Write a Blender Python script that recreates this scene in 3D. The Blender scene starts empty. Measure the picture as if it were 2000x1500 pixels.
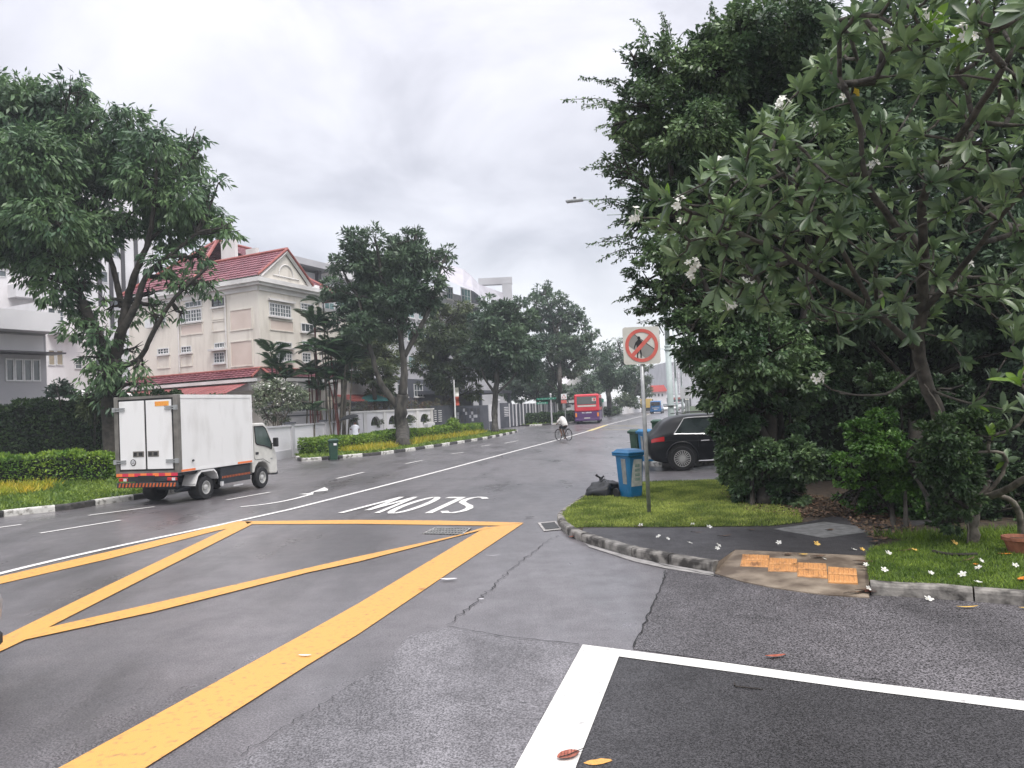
import bpy, math, random
import numpy as np
from mathutils import Vector, Matrix

RNG = np.random.default_rng(7)
random.seed(7)
sc = bpy.context.scene
COL = sc.collection

# ------------------------------------------------------------------ camera
F = 1500.0          # focal length in pixels of the 2000 px wide photograph
CAM_Z = 2.15
PITCH = math.atan(43 / 1500.0)
ROLL = math.atan(0.045)
Fv = np.array([0, math.cos(PITCH), math.sin(PITCH)])
U0 = np.array([0, -math.sin(PITCH), math.cos(PITCH)])
R0 = np.array([1.0, 0, 0])
Rv = math.cos(ROLL) * R0 - math.sin(ROLL) * U0
Uv = math.cos(ROLL) * U0 + math.sin(ROLL) * R0
CP = np.array([0, 0, CAM_Z])
cam_data = bpy.data.cameras.new("camera")
cam_data.sensor_width = 36.0
cam_data.lens = 36.0 * F / 2000.0
cam_data.clip_end = 2500
cam_data.clip_start = 0.05
cam = bpy.data.objects.new("camera", cam_data)
COL.objects.link(cam)
cam.matrix_world = Matrix(((Rv[0], Uv[0], -Fv[0], CP[0]), (Rv[1], Uv[1], -Fv[1], CP[1]),
                           (Rv[2], Uv[2], -Fv[2], CP[2]), (0, 0, 0, 1)))
sc.camera = cam

# ------------------------------------------------------------------ world and sun
SUN_EL, SUN_AZ = 58.0, 150.0      # azimuth clockwise from the view direction (+Y)
SKY_GAIN = 0.80
world = bpy.data.worlds.new("World")
sc.world = world
world.use_nodes = True
wn, wl = world.node_tree.nodes, world.node_tree.links
wn.clear()
w_out = wn.new("ShaderNodeOutputWorld")
w_bg = wn.new("ShaderNodeBackground")
w_sky = wn.new("ShaderNodeTexSky")
w_sky.sky_type = 'NISHITA'
w_sky.sun_disc = False
w_sky.sun_elevation = math.radians(SUN_EL)
w_sky.sun_rotation = math.radians(SUN_AZ)
w_bg0 = wn.new("ShaderNodeBackground")
w_bg0.inputs[1].default_value = 0.02
wl.new(w_sky.outputs[0], w_bg0.inputs[0])
w_tc = wn.new("ShaderNodeTexCoord")
w_sep = wn.new("ShaderNodeSeparateXYZ")
wl.new(w_tc.outputs["Generated"], w_sep.inputs[0])


def wmath(op, a, b=None, clamp=False):
    n = wn.new("ShaderNodeMath")
    n.operation = op
    n.use_clamp = clamp
    for i, v in enumerate((a, b)):
        if v is None:
            continue
        if isinstance(v, (int, float)):
            n.inputs[i].default_value = v
        else:
            wl.new(v, n.inputs[i])
    return n.outputs[0]


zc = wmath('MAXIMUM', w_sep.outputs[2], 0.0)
den = wmath('ADD', zc, 0.34)
w_comb = wn.new("ShaderNodeCombineXYZ")
wl.new(wmath('DIVIDE', w_sep.outputs[0], den), w_comb.inputs[0])
wl.new(wmath('DIVIDE', w_sep.outputs[1], den), w_comb.inputs[1])
w_n1 = wn.new("ShaderNodeTexNoise")
w_n1.inputs["Scale"].default_value = 2.3
w_n1.inputs["Detail"].default_value = 7
w_n1.inputs["Roughness"].default_value = 0.52
w_n1.inputs["Distortion"].default_value = 0.35
wl.new(w_comb.outputs[0], w_n1.inputs["Vector"])
w_ramp = wn.new("ShaderNodeValToRGB")
cr = w_ramp.color_ramp
cr.interpolation = 'B_SPLINE'
cr.elements[0].position = 0.35
cr.elements[0].color = (0.41, 0.405, 0.44, 1)
cr.elements[1].position = 0.66
cr.elements[1].color = (0.73, 0.72, 0.75, 1)
e = cr.elements.new(0.5)
e.color = (0.585, 0.575, 0.615, 1)
wl.new(w_n1.outputs[0], w_ramp.inputs[0])
# overcast sky brightens smoothly towards the zenith and whitens in the low band above the horizon
low = wmath('SUBTRACT', 1.0, wmath('MULTIPLY', zc, 4.5), True)
low = wmath('MULTIPLY', wmath('POWER', low, 1.3), 0.9)
w_mix = wn.new("ShaderNodeMixRGB")
w_mix.inputs[2].default_value = (0.97, 0.955, 0.95, 1)
wl.new(low, w_mix.inputs[0])
wl.new(w_ramp.outputs[0], w_mix.inputs[1])
w_bg.inputs[0].default_value = (1, 1, 1, 1)
wl.new(w_mix.outputs[0], w_bg.inputs[0])
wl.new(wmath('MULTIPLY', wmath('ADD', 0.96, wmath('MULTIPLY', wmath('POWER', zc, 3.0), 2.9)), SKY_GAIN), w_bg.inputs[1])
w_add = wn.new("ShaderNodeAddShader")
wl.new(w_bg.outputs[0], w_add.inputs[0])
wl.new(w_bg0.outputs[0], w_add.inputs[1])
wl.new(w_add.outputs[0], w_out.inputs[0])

sun_data = bpy.data.lights.new("sun", 'SUN')
sun_data.energy = 1.5
sun_data.angle = math.radians(24)
sun_data.color = (1.0, 0.96, 0.9)
sun = bpy.data.objects.new("sun", sun_data)
COL.objects.link(sun)
_az, _el = math.radians(SUN_AZ), math.radians(SUN_EL)
_sd = Vector((math.sin(_az) * math.cos(_el), math.cos(_az) * math.cos(_el), math.sin(_el)))
sun.rotation_euler = _sd.to_track_quat('Z', 'Y').to_euler()
sun.location = (0, 0, 60)

sc.view_settings.view_transform = 'Standard'
sc.view_settings.look = 'None'
sc.view_settings.exposure = 0.66
sc.view_settings.gamma = 1.0
sc.view_settings.use_curve_mapping = False
sc.render.engine = 'CYCLES'
sc.cycles.max_bounces = 5
sc.cycles.transparent_max_bounces = 8
sc.cycles.diffuse_bounces = 2
sc.cycles.glossy_bounces = 2

# ------------------------------------------------------------------ where things stand: survey of the photograph


def ray(x, y):
    return Fv * F + Rv * (x - 1000) + Uv * (750 - y)


def G(x, y, z=0.0):
    d = ray(x, y)
    t = (z - CAM_Z) / d[2]
    p = CP + d * t
    return Vector((p[0], p[1], z))


def D(x, y, Y):
    d = ray(x, y)
    p = CP + d * (Y / d[1])
    return Vector(p)


class Fac:
    """a vertical plane through P0 running along a heading (degrees clockwise from +Y)"""

    def __init__(s, P0, head):
        s.P = np.array([P0[0], P0[1], 0.0])
        h = math.radians(head)
        s.d = np.array([math.sin(h), math.cos(h), 0.0])
        s.n = np.array([s.d[1], -s.d[0], 0])
        if s.n @ (CP - s.P) < 0:
            s.n = -s.n

    def uz(s, x, y, off=0):
        d = ray(x, y)
        t = ((s.P + s.n * off - CP) @ s.n) / (d @ s.n)
        p = CP + d * t
        return float((p - s.P) @ s.d), float(p[2])

    def rect(s, x0, y0, x1, y1, off=0):
        ym, xm = (y0 + y1) / 2, (x0 + x1) / 2
        u = sorted([s.uz(x0, ym, off)[0], s.uz(x1, ym, off)[0]])
        z = sorted([s.uz(xm, y0, off)[1], s.uz(xm, y1, off)[1]])
        return u[0], u[1], z[0], z[1]

    def p(s, u, z, off=0):
        q = s.P + s.d * u + s.n * off
        return Vector((q[0], q[1], z))


# ------------------------------------------------------------------ materials
MATS = {}


def mat(name, c1, c2=None, scale=6.0, rough=0.6, bump=0.0, bscale=None, metal=0.0, spec=0.5, detail=4.0,
        lo=0.35, hi=0.65, rvar=0.0, coat=0.0, island=0.0, transl=0.0, coords='Object', stretch=None, dist=0.0):
    if name in MATS:
        return MATS[name]
    m = bpy.data.materials.new(name)
    m.use_nodes = True
    nt = m.node_tree
    n, l = nt.nodes, nt.links
    bs = n["Principled BSDF"]
    bs.inputs["Roughness"].default_value = rough
    bs.inputs["Metallic"].default_value = metal
    bs.inputs["Specular IOR Level"].default_value = spec
    if coat:
        bs.inputs["Coat Weight"].default_value = coat
        bs.inputs["Coat Roughness"].default_value = 0.08
    c1 = tuple(c1) + (1,)
    tc = n.new("ShaderNodeTexCoord")
    src = tc.outputs[coords]
    if stretch:
        mp = n.new("ShaderNodeMapping")
        mp.inputs["Scale"].default_value = stretch
        l.new(src, mp.inputs[0])
        src = mp.outputs[0]
    col = None
    if c2 is not None:
        c2 = tuple(c2) + (1,)
        no = n.new("ShaderNodeTexNoise")
        no.inputs["Scale"].default_value = scale
        no.inputs["Detail"].default_value = detail
        no.inputs["Distortion"].default_value = dist
        l.new(src, no.inputs["Vector"])
        rp = n.new("ShaderNodeValToRGB")
        rp.color_ramp.elements[0].position = lo
        rp.color_ramp.elements[1].position = hi
        rp.color_ramp.elements[0].color = c1
        rp.color_ramp.elements[1].color = c2
        l.new(no.outputs[0], rp.inputs[0])
        col = rp.outputs[0]
        if rvar:
            mr = n.new("ShaderNodeMapRange")
            mr.inputs[3].default_value = rough - rvar
            mr.inputs[4].default_value = rough + rvar
            mr.inputs[1].default_value = lo
            mr.inputs[2].default_value = hi
            l.new(no.outputs[0], mr.inputs[0])
            l.new(mr.outputs[0], bs.inputs["Roughness"])
    else:
        # faint overall variation so that no surface is perfectly uniform
        no = n.new("ShaderNodeTexNoise")
        no.inputs["Scale"].default_value = scale
        no.inputs["Detail"].default_value = 5
        l.new(src, no.inputs["Vector"])
        rp = n.new("ShaderNodeValToRGB")
        rp.color_ramp.elements[0].position = 0.3
        rp.color_ramp.elements[1].position = 0.7
        rp.color_ramp.elements[0].color = tuple(v * 0.88 for v in c1[:3]) + (1,)
        rp.color_ramp.elements[1].color = tuple(min(1, v * 1.06) for v in c1[:3]) + (1,)
        l.new(no.outputs[0], rp.inputs[0])
        col = rp.outputs[0]
    if island:
        ge = n.new("ShaderNodeNewGeometry")
        hs = n.new("ShaderNodeHueSaturation")
        mr = n.new("ShaderNodeMapRange")
        mr.inputs[3].default_value = 1 - island
        mr.inputs[4].default_value = 1 + island
        oi = n.new("ShaderNodeObjectInfo")
        ad = n.new("ShaderNodeMath")
        ad.operation = 'ADD'
        l.new(ge.outputs["Random Per Island"], ad.inputs[0])
        l.new(oi.outputs["Random"], ad.inputs[1])
        fr_ = n.new("ShaderNodeMath")
        fr_.operation = 'FRACT'
        l.new(ad.outputs[0], fr_.inputs[0])
        l.new(fr_.outputs[0], mr.inputs[0])
        l.new(mr.outputs[0], hs.inputs["Value"])
        mr2 = n.new("ShaderNodeMapRange")
        mr2.inputs[3].default_value = 0.5 + 0.035 * island
        mr2.inputs[4].default_value = 0.5 - 0.035 * island
        l.new(fr_.outputs[0], mr2.inputs[0])
        l.new(mr2.outputs[0], hs.inputs["Hue"])
        l.new(col, hs.inputs["Color"])
        col = hs.outputs[0]
    l.new(col, bs.inputs["Base Color"])
    if bump:
        nb = n.new("ShaderNodeTexNoise")
        nb.inputs["Scale"].default_value = bscale or scale * 6
        nb.inputs["Detail"].default_value = 4
        l.new(src, nb.inputs["Vector"])
        b = n.new("ShaderNodeBump")
        b.inputs["Strength"].default_value = bump
        b.inputs["Distance"].default_value = 0.01
        l.new(nb.outputs[0], b.inputs["Height"])
        l.new(b.outputs[0], bs.inputs["Normal"])
    if transl:
        tr = n.new("ShaderNodeBsdfTranslucent")
        mx = n.new("ShaderNodeMixShader")
        mx.inputs[0].default_value = transl
        l.new(col, tr.inputs[0])
        l.new(bs.outputs[0], mx.inputs[1])
        l.new(tr.outputs[0], mx.inputs[2])
        l.new(mx.outputs[0], n["Material Output"].inputs[0])
    MATS[name] = m
    return m


# ------------------------------------------------------------------ mesh helpers
ORG = {}


class MB:
    """collects shapes and links them as one mesh object"""

    def __init__(s):
        s.v, s.f, s.m = [], [], []

    def add(s, vs, fs, mi=0):
        o = len(s.v)
        s.v += [tuple(v) for v in vs]
        s.f += [tuple(i + o for i in f) for f in fs]
        s.m += [mi] * len(fs)
        return s

    def box(s, x0, x1, y0, y1, z0, z1, mi=0, M=None, bev=0.0):
        if bev > 0:
            b = bev
            vs = []
            for z, e_ in ((z0, b), (z0 + b, 0), (z1 - b, 0), (z1, b)):
                for (x, y) in ((x0 + e_, y0 + b), (x0 + b, y0 + e_), (x1 - b, y0 + e_), (x1 - e_, y0 + b),
                               (x1 - e_, y1 - b), (x1 - b, y1 - e_), (x0 + b, y1 - e_), (x0 + e_, y1 - b)):
                    vs.append((x, y, z))
            fs = [tuple(range(7, -1, -1)), tuple(range(24, 32))]
            for k in range(3):
                for i in range(8):
                    j = (i + 1) % 8
                    fs.append((k * 8 + i, k * 8 + j, k * 8 + 8 + j, k * 8 + 8 + i))
        else:
            vs = [(x0, y0, z0), (x1, y0, z0), (x1, y1, z0), (x0, y1, z0), (x0, y0, z1), (x1, y0, z1), (x1, y1, z1), (x0, y1, z1)]
            fs = [(3, 2, 1, 0), (4, 5, 6, 7), (0, 1, 5, 4), (1, 2, 6, 5), (2, 3, 7, 6), (3, 0, 4, 7)]
        if M is not None:
            vs = [M @ Vector(v) for v in vs]
        return s.add(vs, fs, mi)

    def fbox(s, fac, u0, u1, z0, z1, o0, o1, mi=0):
        """box on a facade plane, from offset o0 to o1 outwards"""
        vs = [fac.p(u, z, o) for o in (o0, o1) for (u, z) in ((u0, z0), (u1, z0), (u1, z1), (u0, z1))]
        return s.add(vs, [(0, 1, 2, 3), (7, 6, 5, 4), (0, 4, 5, 1), (1, 5, 6, 2), (2, 6, 7, 3), (3, 7, 4, 0)], mi)

    def prism(s, pts, h0, h1, axis='z', mi=0, M=None):
        n = len(pts)
        def mk(p, h):
            v = (p[0], p[1], h) if axis == 'z' else ((p[0], h, p[1]) if axis == 'y' else (h, p[0], p[1]))
            return M @ Vector(v) if M is not None else Vector(v)
        vs = [mk(p, h0) for p in pts] + [mk(p, h1) for p in pts]
        fs = [tuple(range(n - 1, -1, -1)), tuple(range(n, 2 * n))]
        fs += [(i, (i + 1) % n, n + (i + 1) % n, n + i) for i in range(n)]
        return s.add(vs, fs, mi)

    def tube(s, pts, rad, seg=6, mi=0, cap=True):
        pts = [Vector(p) for p in pts]
        n = len(pts)
        if not isinstance(rad, (list, tuple)):
            rad = [rad] * n
        o = len(s.v)
        up = Vector((0, 0, 1))
        prev = None
        for i, p in enumerate(pts):
            t = (pts[min(i + 1, n - 1)] - pts[max(i - 1, 0)])
            if t.length < 1e-9:
                t = Vector((0, 0, 1))
            t.normalize()
            if prev is None:
                a = t.cross(up)
                if a.length < 0.05:
                    a = t.cross(Vector((1, 0, 0)))
            else:
                a = prev - t * prev.dot(t)
            a.normalize()
            prev = a
            b = t.cross(a)
            for k in range(seg):
                an = 2 * math.pi * k / seg
                s.v.append(tuple(p + (a * math.cos(an) + b * math.sin(an)) * rad[i]))
        for i in range(n - 1):
            for k in range(seg):
                k2 = (k + 1) % seg
                s.f.append((o + i * seg + k, o + i * seg + k2, o + (i + 1) * seg + k2, o + (i + 1) * seg + k))
                s.m.append(mi)
        if cap:
            s.f.append(tuple(o + k for k in range(seg - 1, -1, -1)))
            s.f.append(tuple(o + (n - 1) * seg + k for k in range(seg)))
            s.m += [mi, mi]
        return s

    def lathe(s, prof, seg=16, mi=0, M=None, axis='z', cap=True):
        """prof: list of (radius, height)"""
        o = len(s.v)
        for r, h in prof:
            for k in range(seg):
                a = 2 * math.pi * k / seg
                v = (r * math.cos(a), r * math.sin(a), h) if axis == 'z' else (r * math.cos(a), h, r * math.sin(a))
                v = Vector(v)
                s.v.append(tuple(M @ v if M is not None else v))
        for i in range(len(prof) - 1):
            for k in range(seg):
                k2 = (k + 1) % seg
                s.f.append((o + i * seg + k, o + i * seg + k2, o + (i + 1) * seg + k2, o + (i + 1) * seg + k))
                s.m.append(mi)
        if not cap:
            return s
        s.f.append(tuple(o + k for k in range(seg)))
        s.f.append(tuple(o + (len(prof) - 1) * seg + k for k in range(seg)))
        s.m += [mi, mi]
        return s

    def sheet(s, pts, z=None, mi=0):
        vs = [(p[0], p[1], (p[2] if z is None else z)) for p in pts]
        ar = sum(vs[i][0] * vs[(i + 1) % len(vs)][1] - vs[(i + 1) % len(vs)][0] * vs[i][1] for i in range(len(vs)))
        if ar < 0:
            vs = vs[::-1]
        return s.add(vs, [tuple(range(len(vs)))], mi)

    def build(s, name, mats, parent=None, loc=None, smooth=False, local=False):
        """link as one object. Vertices are world coordinates unless local; the origin goes to loc / the parent's origin"""
        if not isinstance(mats, (list, tuple)):
            mats = [mats]
        org = Vector((0, 0, 0))
        if not local:
            if parent is not None:
                org = ORG.get(parent.name, Vector((0, 0, 0)))
            elif loc is not None:
                org = Vector(loc)
        me = bpy.data.meshes.new(name)
        me.from_pydata([(v[0] - org[0], v[1] - org[1], v[2] - org[2]) for v in s.v], [], s.f)
        for m in mats:
            me.materials.append(m)
        me.polygons.foreach_set("material_index", s.m)
        if smooth:
            me.polygons.foreach_set("use_smooth", [True] * len(me.polygons))
        me.update()
        ob = bpy.data.objects.new(name, me)
        COL.objects.link(ob)
        if parent is not None:
            ob.parent = parent
            ORG[ob.name] = org.copy()
        else:
            ob.location = org if not local else (loc or (0, 0, 0))
            ORG[ob.name] = org.copy()
        return ob


def fixnormals(ob):
    import bmesh
    bm = bmesh.new()
    bm.from_mesh(ob.data)
    bmesh.ops.recalc_face_normals(bm, faces=bm.faces)
    bm.to_mesh(ob.data)
    bm.free()
    return ob


def tag(o, label=None, cat=None, group=None, kind=None):
    if label:
        o['label'] = label
    if cat:
        o['category'] = cat
    if group:
        o['group'] = group
    if kind:
        o['kind'] = kind
    return o


def thing(name, label, cat, loc=(0, 0, 0), rotz=0.0, group=None, kind=None):
    o = bpy.data.objects.new(name, None)
    o.empty_display_size = 0.2
    COL.objects.link(o)
    o.location = loc
    o.rotation_euler = (0, 0, rotz)
    ORG[o.name] = Vector(loc)
    return tag(o, label, cat, group, kind)


def dup(root, loc, rotz=0.0, label=None, scale=None):
    r = root.copy()
    COL.objects.link(r)
    r.location = loc
    r.rotation_euler = (0, 0, rotz)
    if scale:
        r.scale = (scale, scale, scale)
    if label:
        r['label'] = label
    for ch in list(root.children):
        c = ch.copy()
        COL.objects.link(c)
        c.parent = r
        for g in list(ch.children):
            d = g.copy()
            COL.objects.link(d)
            d.parent = c
    return r


def bevel(ob, w=0.02, seg=2, angle=30):
    m = ob.modifiers.new("bevel", 'BEVEL')
    m.width = w
    m.segments = seg
    m.limit_method = 'ANGLE'
    m.angle_limit = math.radians(angle)
    return ob


def npmesh(name, V, nper, mat_, parent=None, loc=None, quads=True):
    """V: (N*nper,3) vertices; each run of nper vertices is one polygon"""
    V = np.asarray(V, dtype=np.float32)
    org = Vector((0, 0, 0))
    if parent is not None:
        org = ORG.get(parent.name, Vector((0, 0, 0)))
    elif loc is not None:
        org = Vector(loc)
    V = V - np.array(org, dtype=np.float32)
    nv = len(V)
    npoly = nv // nper
    me = bpy.data.meshes.new(name)
    me.vertices.add(nv)
    me.vertices.foreach_set("co", V.ravel())
    me.loops.add(nv)
    me.loops.foreach_set("vertex_index", np.arange(nv, dtype=np.int32))
    me.polygons.add(npoly)
    me.polygons.foreach_set("loop_start", np.arange(0, nv, nper, dtype=np.int32))
    me.materials.append(mat_)
    me.update(calc_edges=True)
    ob = bpy.data.objects.new(name, me)
    COL.objects.link(ob)
    if parent is not None:
        ob.parent = parent
    else:
        ob.location = org
    ORG[ob.name] = org.copy()
    return ob


def unit(a):
    return a / (np.linalg.norm(a, axis=-1, keepdims=True) + 1e-9)


def leaf_quads(pos, dirs, nrm, L, W, fold=0.12):
    """pos,dirs,nrm (N,3); L,W arrays or scalars -> (4N,3)"""
    N = len(pos)
    L = np.broadcast_to(np.asarray(L, float), (N,))[:, None]
    W = np.broadcast_to(np.asarray(W, float), (N,))[:, None]
    d = unit(dirs)
    s_ = unit(np.cross(d, nrm))
    n_ = np.cross(s_, d)
    v0 = pos
    v1 = pos + d * L * 0.45 + s_ * W * 0.5 + n_ * W * fold
    v2 = pos + d * L
    v3 = pos + d * L * 0.45 - s_ * W * 0.5 + n_ * W * fold
    return np.stack([v0, v1, v2, v3], 1).reshape(-1, 3)


def rand_unit(n):
    return unit(RNG.normal(size=(n, 3)))


def crown_leaves(blobs, nleaf, L, W, droop=0.3, shell=0.45, sub=22, subr=0.30, flat=0.6, up=0.6, nl_spread=1.0):
    """blobs: list of (centre, radius[, squash]) ; returns vertices of leaf quads in clumps on the blobs"""
    C_ = np.array([np.array(b[0]) for b in blobs])
    Rr = np.array([b[1] for b in blobs])
    sq = np.array([b[2] if len(b) > 2 else 0.85 for b in blobs])
    w = Rr ** 2
    w = w / w.sum()
    ns = max(4, int(sub * len(blobs)))
    bi = RNG.choice(len(blobs), ns, p=w)
    rr = shell + (1 - shell) * RNG.random(ns) ** 0.6
    du = rand_unit(ns)
    sc_ = C_[bi] + du * np.stack([np.ones(ns), np.ones(ns), sq[bi]], 1) * (Rr[bi] * rr)[:, None]
    sr = Rr[bi] * subr * (0.6 + 0.8 * RNG.random(ns))
    pw = sr ** 2
    pi = RNG.choice(ns, nleaf, p=pw / pw.sum())
    lo = rand_unit(nleaf) * (RNG.random(nleaf) ** 0.45)[:, None]
    lo[:, 2] *= flat
    pos = sc_[pi] + lo * sr[pi][:, None]
    out = unit(pos - C_[bi[pi]]) * 0.55 + lo * 0.5 + rand_unit(nleaf) * 0.55
    out[:, 2] -= droop
    nrm = rand_unit(nleaf) * 0.55
    nrm[:, 2] += up
    nrm += unit(pos - C_[bi[pi]]) * 0.35
    Ls = L * (0.6 + 0.7 * RNG.random(nleaf) ** nl_spread)
    return leaf_quads(pos, out, nrm, Ls, Ls * W / L)


def in_poly(P, poly):
    x, y = P[:, 0], P[:, 1]
    inside = np.zeros(len(P), bool)
    n = len(poly)
    for i in range(n):
        x1, y1 = poly[i][0], poly[i][1]
        x2, y2 = poly[(i + 1) % n][0], poly[(i + 1) % n][1]
        c = ((y1 > y) != (y2 > y)) & (x < (x2 - x1) * (y - y1) / (y2 - y1 + 1e-12) + x1)
        inside ^= c
    return inside


def scatter_poly(poly, n):
    a = np.array([(p[0], p[1]) for p in poly])
    lo, hi = a.min(0), a.max(0)
    out = []
    tot = 0
    while tot < n:
        P = lo + RNG.random((n * 2, 2)) * (hi - lo)
        P = P[in_poly(P, poly)]
        out.append(P)
        tot += len(P)
        if len(P) == 0:
            break
    return np.concatenate(out)[:n]

# ================================================================== MATERIALS IN USE


def asphalt(name, base, fine=90.0, contrast=0.5, rough=0.42, rv=0.18, wet=0.5, bump=0.35, warm=1.0):
    m = bpy.data.materials.new(name)
    m.use_nodes = True
    n, l = m.node_tree.nodes, m.node_tree.links
    bs = n["Principled BSDF"]
    tc = n.new("ShaderNodeTexCoord")

    def noise(scale, detail, mp=None, rgh=0.55):
        no = n.new("ShaderNodeTexNoise")
        no.inputs["Scale"].default_value = scale
        no.inputs["Detail"].default_value = detail
        no.inputs["Roughness"].default_value = rgh
        if mp is not None:
            l.new(mp, no.inputs["Vector"])
        else:
            l.new(tc.outputs["Object"], no.inputs["Vector"])
        return no.outputs[0]
    mp = n.new("ShaderNodeMapping")
    mp.inputs["Rotation"].default_value = (0, 0, math.radians(16))
    mp.inputs["Scale"].default_value = (1.0, 0.16, 1.0)
    l.new(tc.outputs["Object"], mp.inputs[0])
    big = noise(0.8, 5, mp.outputs[0], 0.6)
    mid = noise(2.2, 6, None, 0.65)
    fin = noise(fine, 3, None, 0.7)
    vor = n.new("ShaderNodeTexVoronoi")
    vor.inputs["Scale"].default_value = fine * 0.9
    l.new(tc.outputs["Object"], vor.inputs["Vector"])

    def mth(op, a, b, cl=False):
        k = n.new("ShaderNodeMath")
        k.operation = op
        k.use_clamp = cl
        for i, v in enumerate((a, b)):
            if isinstance(v, (int, float)):
                k.inputs[i].default_value = v
            else:
                l.new(v, k.inputs[i])
        return k.outputs[0]

    def mr(src, a, b, c, d):
        k = n.new("ShaderNodeMapRange")
        l.new(src, k.inputs[0])
        for i, v in enumerate((a, b, c, d)):
            k.inputs[i + 1].default_value = v
        return k.outputs[0]
    mp2 = n.new("ShaderNodeMapping")
    mp2.inputs["Rotation"].default_value = (0, 0, math.radians(20))
    mp2.inputs["Scale"].default_value = (1.0, 0.35, 1.0)
    l.new(tc.outputs["Object"], mp2.inputs[0])
    damp = mr(noise(0.55, 6, mp2.outputs[0], 0.62), 0.47, 0.60, 0.0, 1.0)
    pits = mr(noise(fine * 0.28, 5, None, 0.75), 0.36, 0.42, 0.45, 1.0)
    stain = mth('MULTIPLY', mr(big, 0.36, 0.64, 0.76, 1.16), mr(mid, 0.3, 0.7, 0.74, 1.22))
    stain = mth('MULTIPLY', mth('MULTIPLY', stain, pits), mr(damp, 0.0, 1.0, 1.0, 0.74))
    speck = mr(fin, 0.40, 0.60, max(0.05, 1 - contrast), 1 + contrast)
    chips = mr(vor.outputs["Distance"], 0.0, 0.35, 1 + contrast * 0.9, 1.0)
    val = mth('MULTIPLY', mth('MULTIPLY', stain, speck), chips)
    cb = n.new("ShaderNodeCombineXYZ")
    l.new(mth('MULTIPLY', val, base * 1.02 * warm), cb.inputs[0])
    l.new(mth('MULTIPLY', val, base * 0.975), cb.inputs[1])
    l.new(mth('MULTIPLY', val, base * 1.02), cb.inputs[2])
    l.new(cb.outputs[0], bs.inputs["Base Color"])
    rr0 = mr(mth('ADD', mth('MULTIPLY', big, 0.6), mth('MULTIPLY', mid, 0.4)), 0.42, 0.6, rough + rv, rough - rv * 0.6)
    l.new(mth('SUBTRACT', rr0, mth('MULTIPLY', damp, rv * 0.8), True), bs.inputs["Roughness"])
    bs.inputs["Specular IOR Level"].default_value = wet
    b = n.new("ShaderNodeBump")
    b.inputs["Strength"].default_value = bump
    b.inputs["Distance"].default_value = 0.006
    l.new(mth('ADD', fin, mth('MULTIPLY', vor.outputs["Distance"], 0.6)), b.inputs["Height"])
    l.new(b.outputs[0], bs.inputs["Normal"])
    MATS[name] = m
    return m


M_ROAD = asphalt("asphalt_wet", 0.115, 65, 0.7, 0.42, 0.15, 0.9, 0.12, 1.05)
M_ROAD.node_tree.nodes["Principled BSDF"].inputs["Coat Weight"].default_value = 0.55
M_ROAD.node_tree.nodes["Principled BSDF"].inputs["Coat Roughness"].default_value = 0.30
M_ROUGH = asphalt("asphalt_coarse", 0.105, 62, 0.85, 0.5, 0.1, 0.45, 0.9, 1.02)
M_DARK = asphalt("asphalt_new", 0.045, 75, 0.7, 0.5, 0.1, 0.4, 0.3)
M_LIGHT = asphalt("asphalt_worn", 0.155, 65, 0.6, 0.42, 0.12, 0.5, 0.25)
M_FOOT = asphalt("asphalt_footpath", 0.062, 70, 0.6, 0.55, 0.12, 0.4, 0.4)
M_WHITE_PAINT = mat("road_paint_white", (0.38, 0.37, 0.36), (0.70, 0.69, 0.65), 12, 0.5, bump=0.3, bscale=160, lo=0.24, hi=0.40, detail=14)
M_YELLOW_PAINT = mat("road_paint_yellow", (0.30, 0.19, 0.09), (0.68, 0.35, 0.085), 16, 0.42, bump=0.4, bscale=120, lo=0.24, hi=0.46, detail=14)
M_FAR_YELLOW = mat("road_paint_faded_yellow", (0.5, 0.42, 0.18), (0.66, 0.56, 0.28), 3, 0.5)
M_CRACK = mat("crack_filler", (0.012, 0.012, 0.012), rough=0.6)
M_KERB_W = mat("kerb_white", (0.16, 0.15, 0.13), (0.58, 0.57, 0.53), 7, 0.7, bump=0.4, lo=0.34, hi=0.5, detail=8)
M_KERB_B = mat("kerb_black", (0.025, 0.025, 0.025), (0.07, 0.065, 0.06), 7, 0.6, bump=0.4)
M_KERB_G = mat("kerb_grey", (0.10, 0.095, 0.085), (0.34, 0.32, 0.29), 5, 0.75, bump=0.5, detail=8)
M_KERB_OLD = mat("kerb_mossy", (0.05, 0.045, 0.04), (0.30, 0.28, 0.25), 6, 0.75, bump=0.6, lo=0.4, hi=0.62, detail=9)
M_CONC = mat("concrete", (0.26, 0.25, 0.235), (0.42, 0.40, 0.38), 4, 0.75, bump=0.3, detail=8)
M_CONC_APRON = mat("concrete_apron", (0.12, 0.09, 0.065), (0.32, 0.26, 0.195), 2.6, 0.6, bump=0.35, detail=9, lo=0.38, hi=0.62)
M_SLAB = mat("cover_slab_grey", (0.13, 0.13, 0.125), (0.22, 0.22, 0.215), 9, 0.55, bump=0.4)
M_TILE = mat("tactile_ochre", (0.30, 0.15, 0.07), (0.66, 0.33, 0.125), 6, 0.5, bump=0.3, lo=0.3, hi=0.5, detail=8)
M_SOIL = mat("soil_litter", (0.018, 0.013, 0.008), (0.075, 0.052, 0.032), 9, 0.9, bump=0.8, detail=9)
M_TURF = mat("turf_base", (0.020, 0.033, 0.008), (0.055, 0.085, 0.02), 7, 0.9, bump=0.8, detail=8)
M_GROUND = mat("ground_far", (0.05, 0.055, 0.03), (0.09, 0.09, 0.06), 0.3, 0.9)
M_GRASS = mat("grass_blades", (0.15, 0.215, 0.04), (0.38, 0.45, 0.10), 1.6, 0.55, island=0.45, transl=0.35, lo=0.36, hi=0.6)
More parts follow.
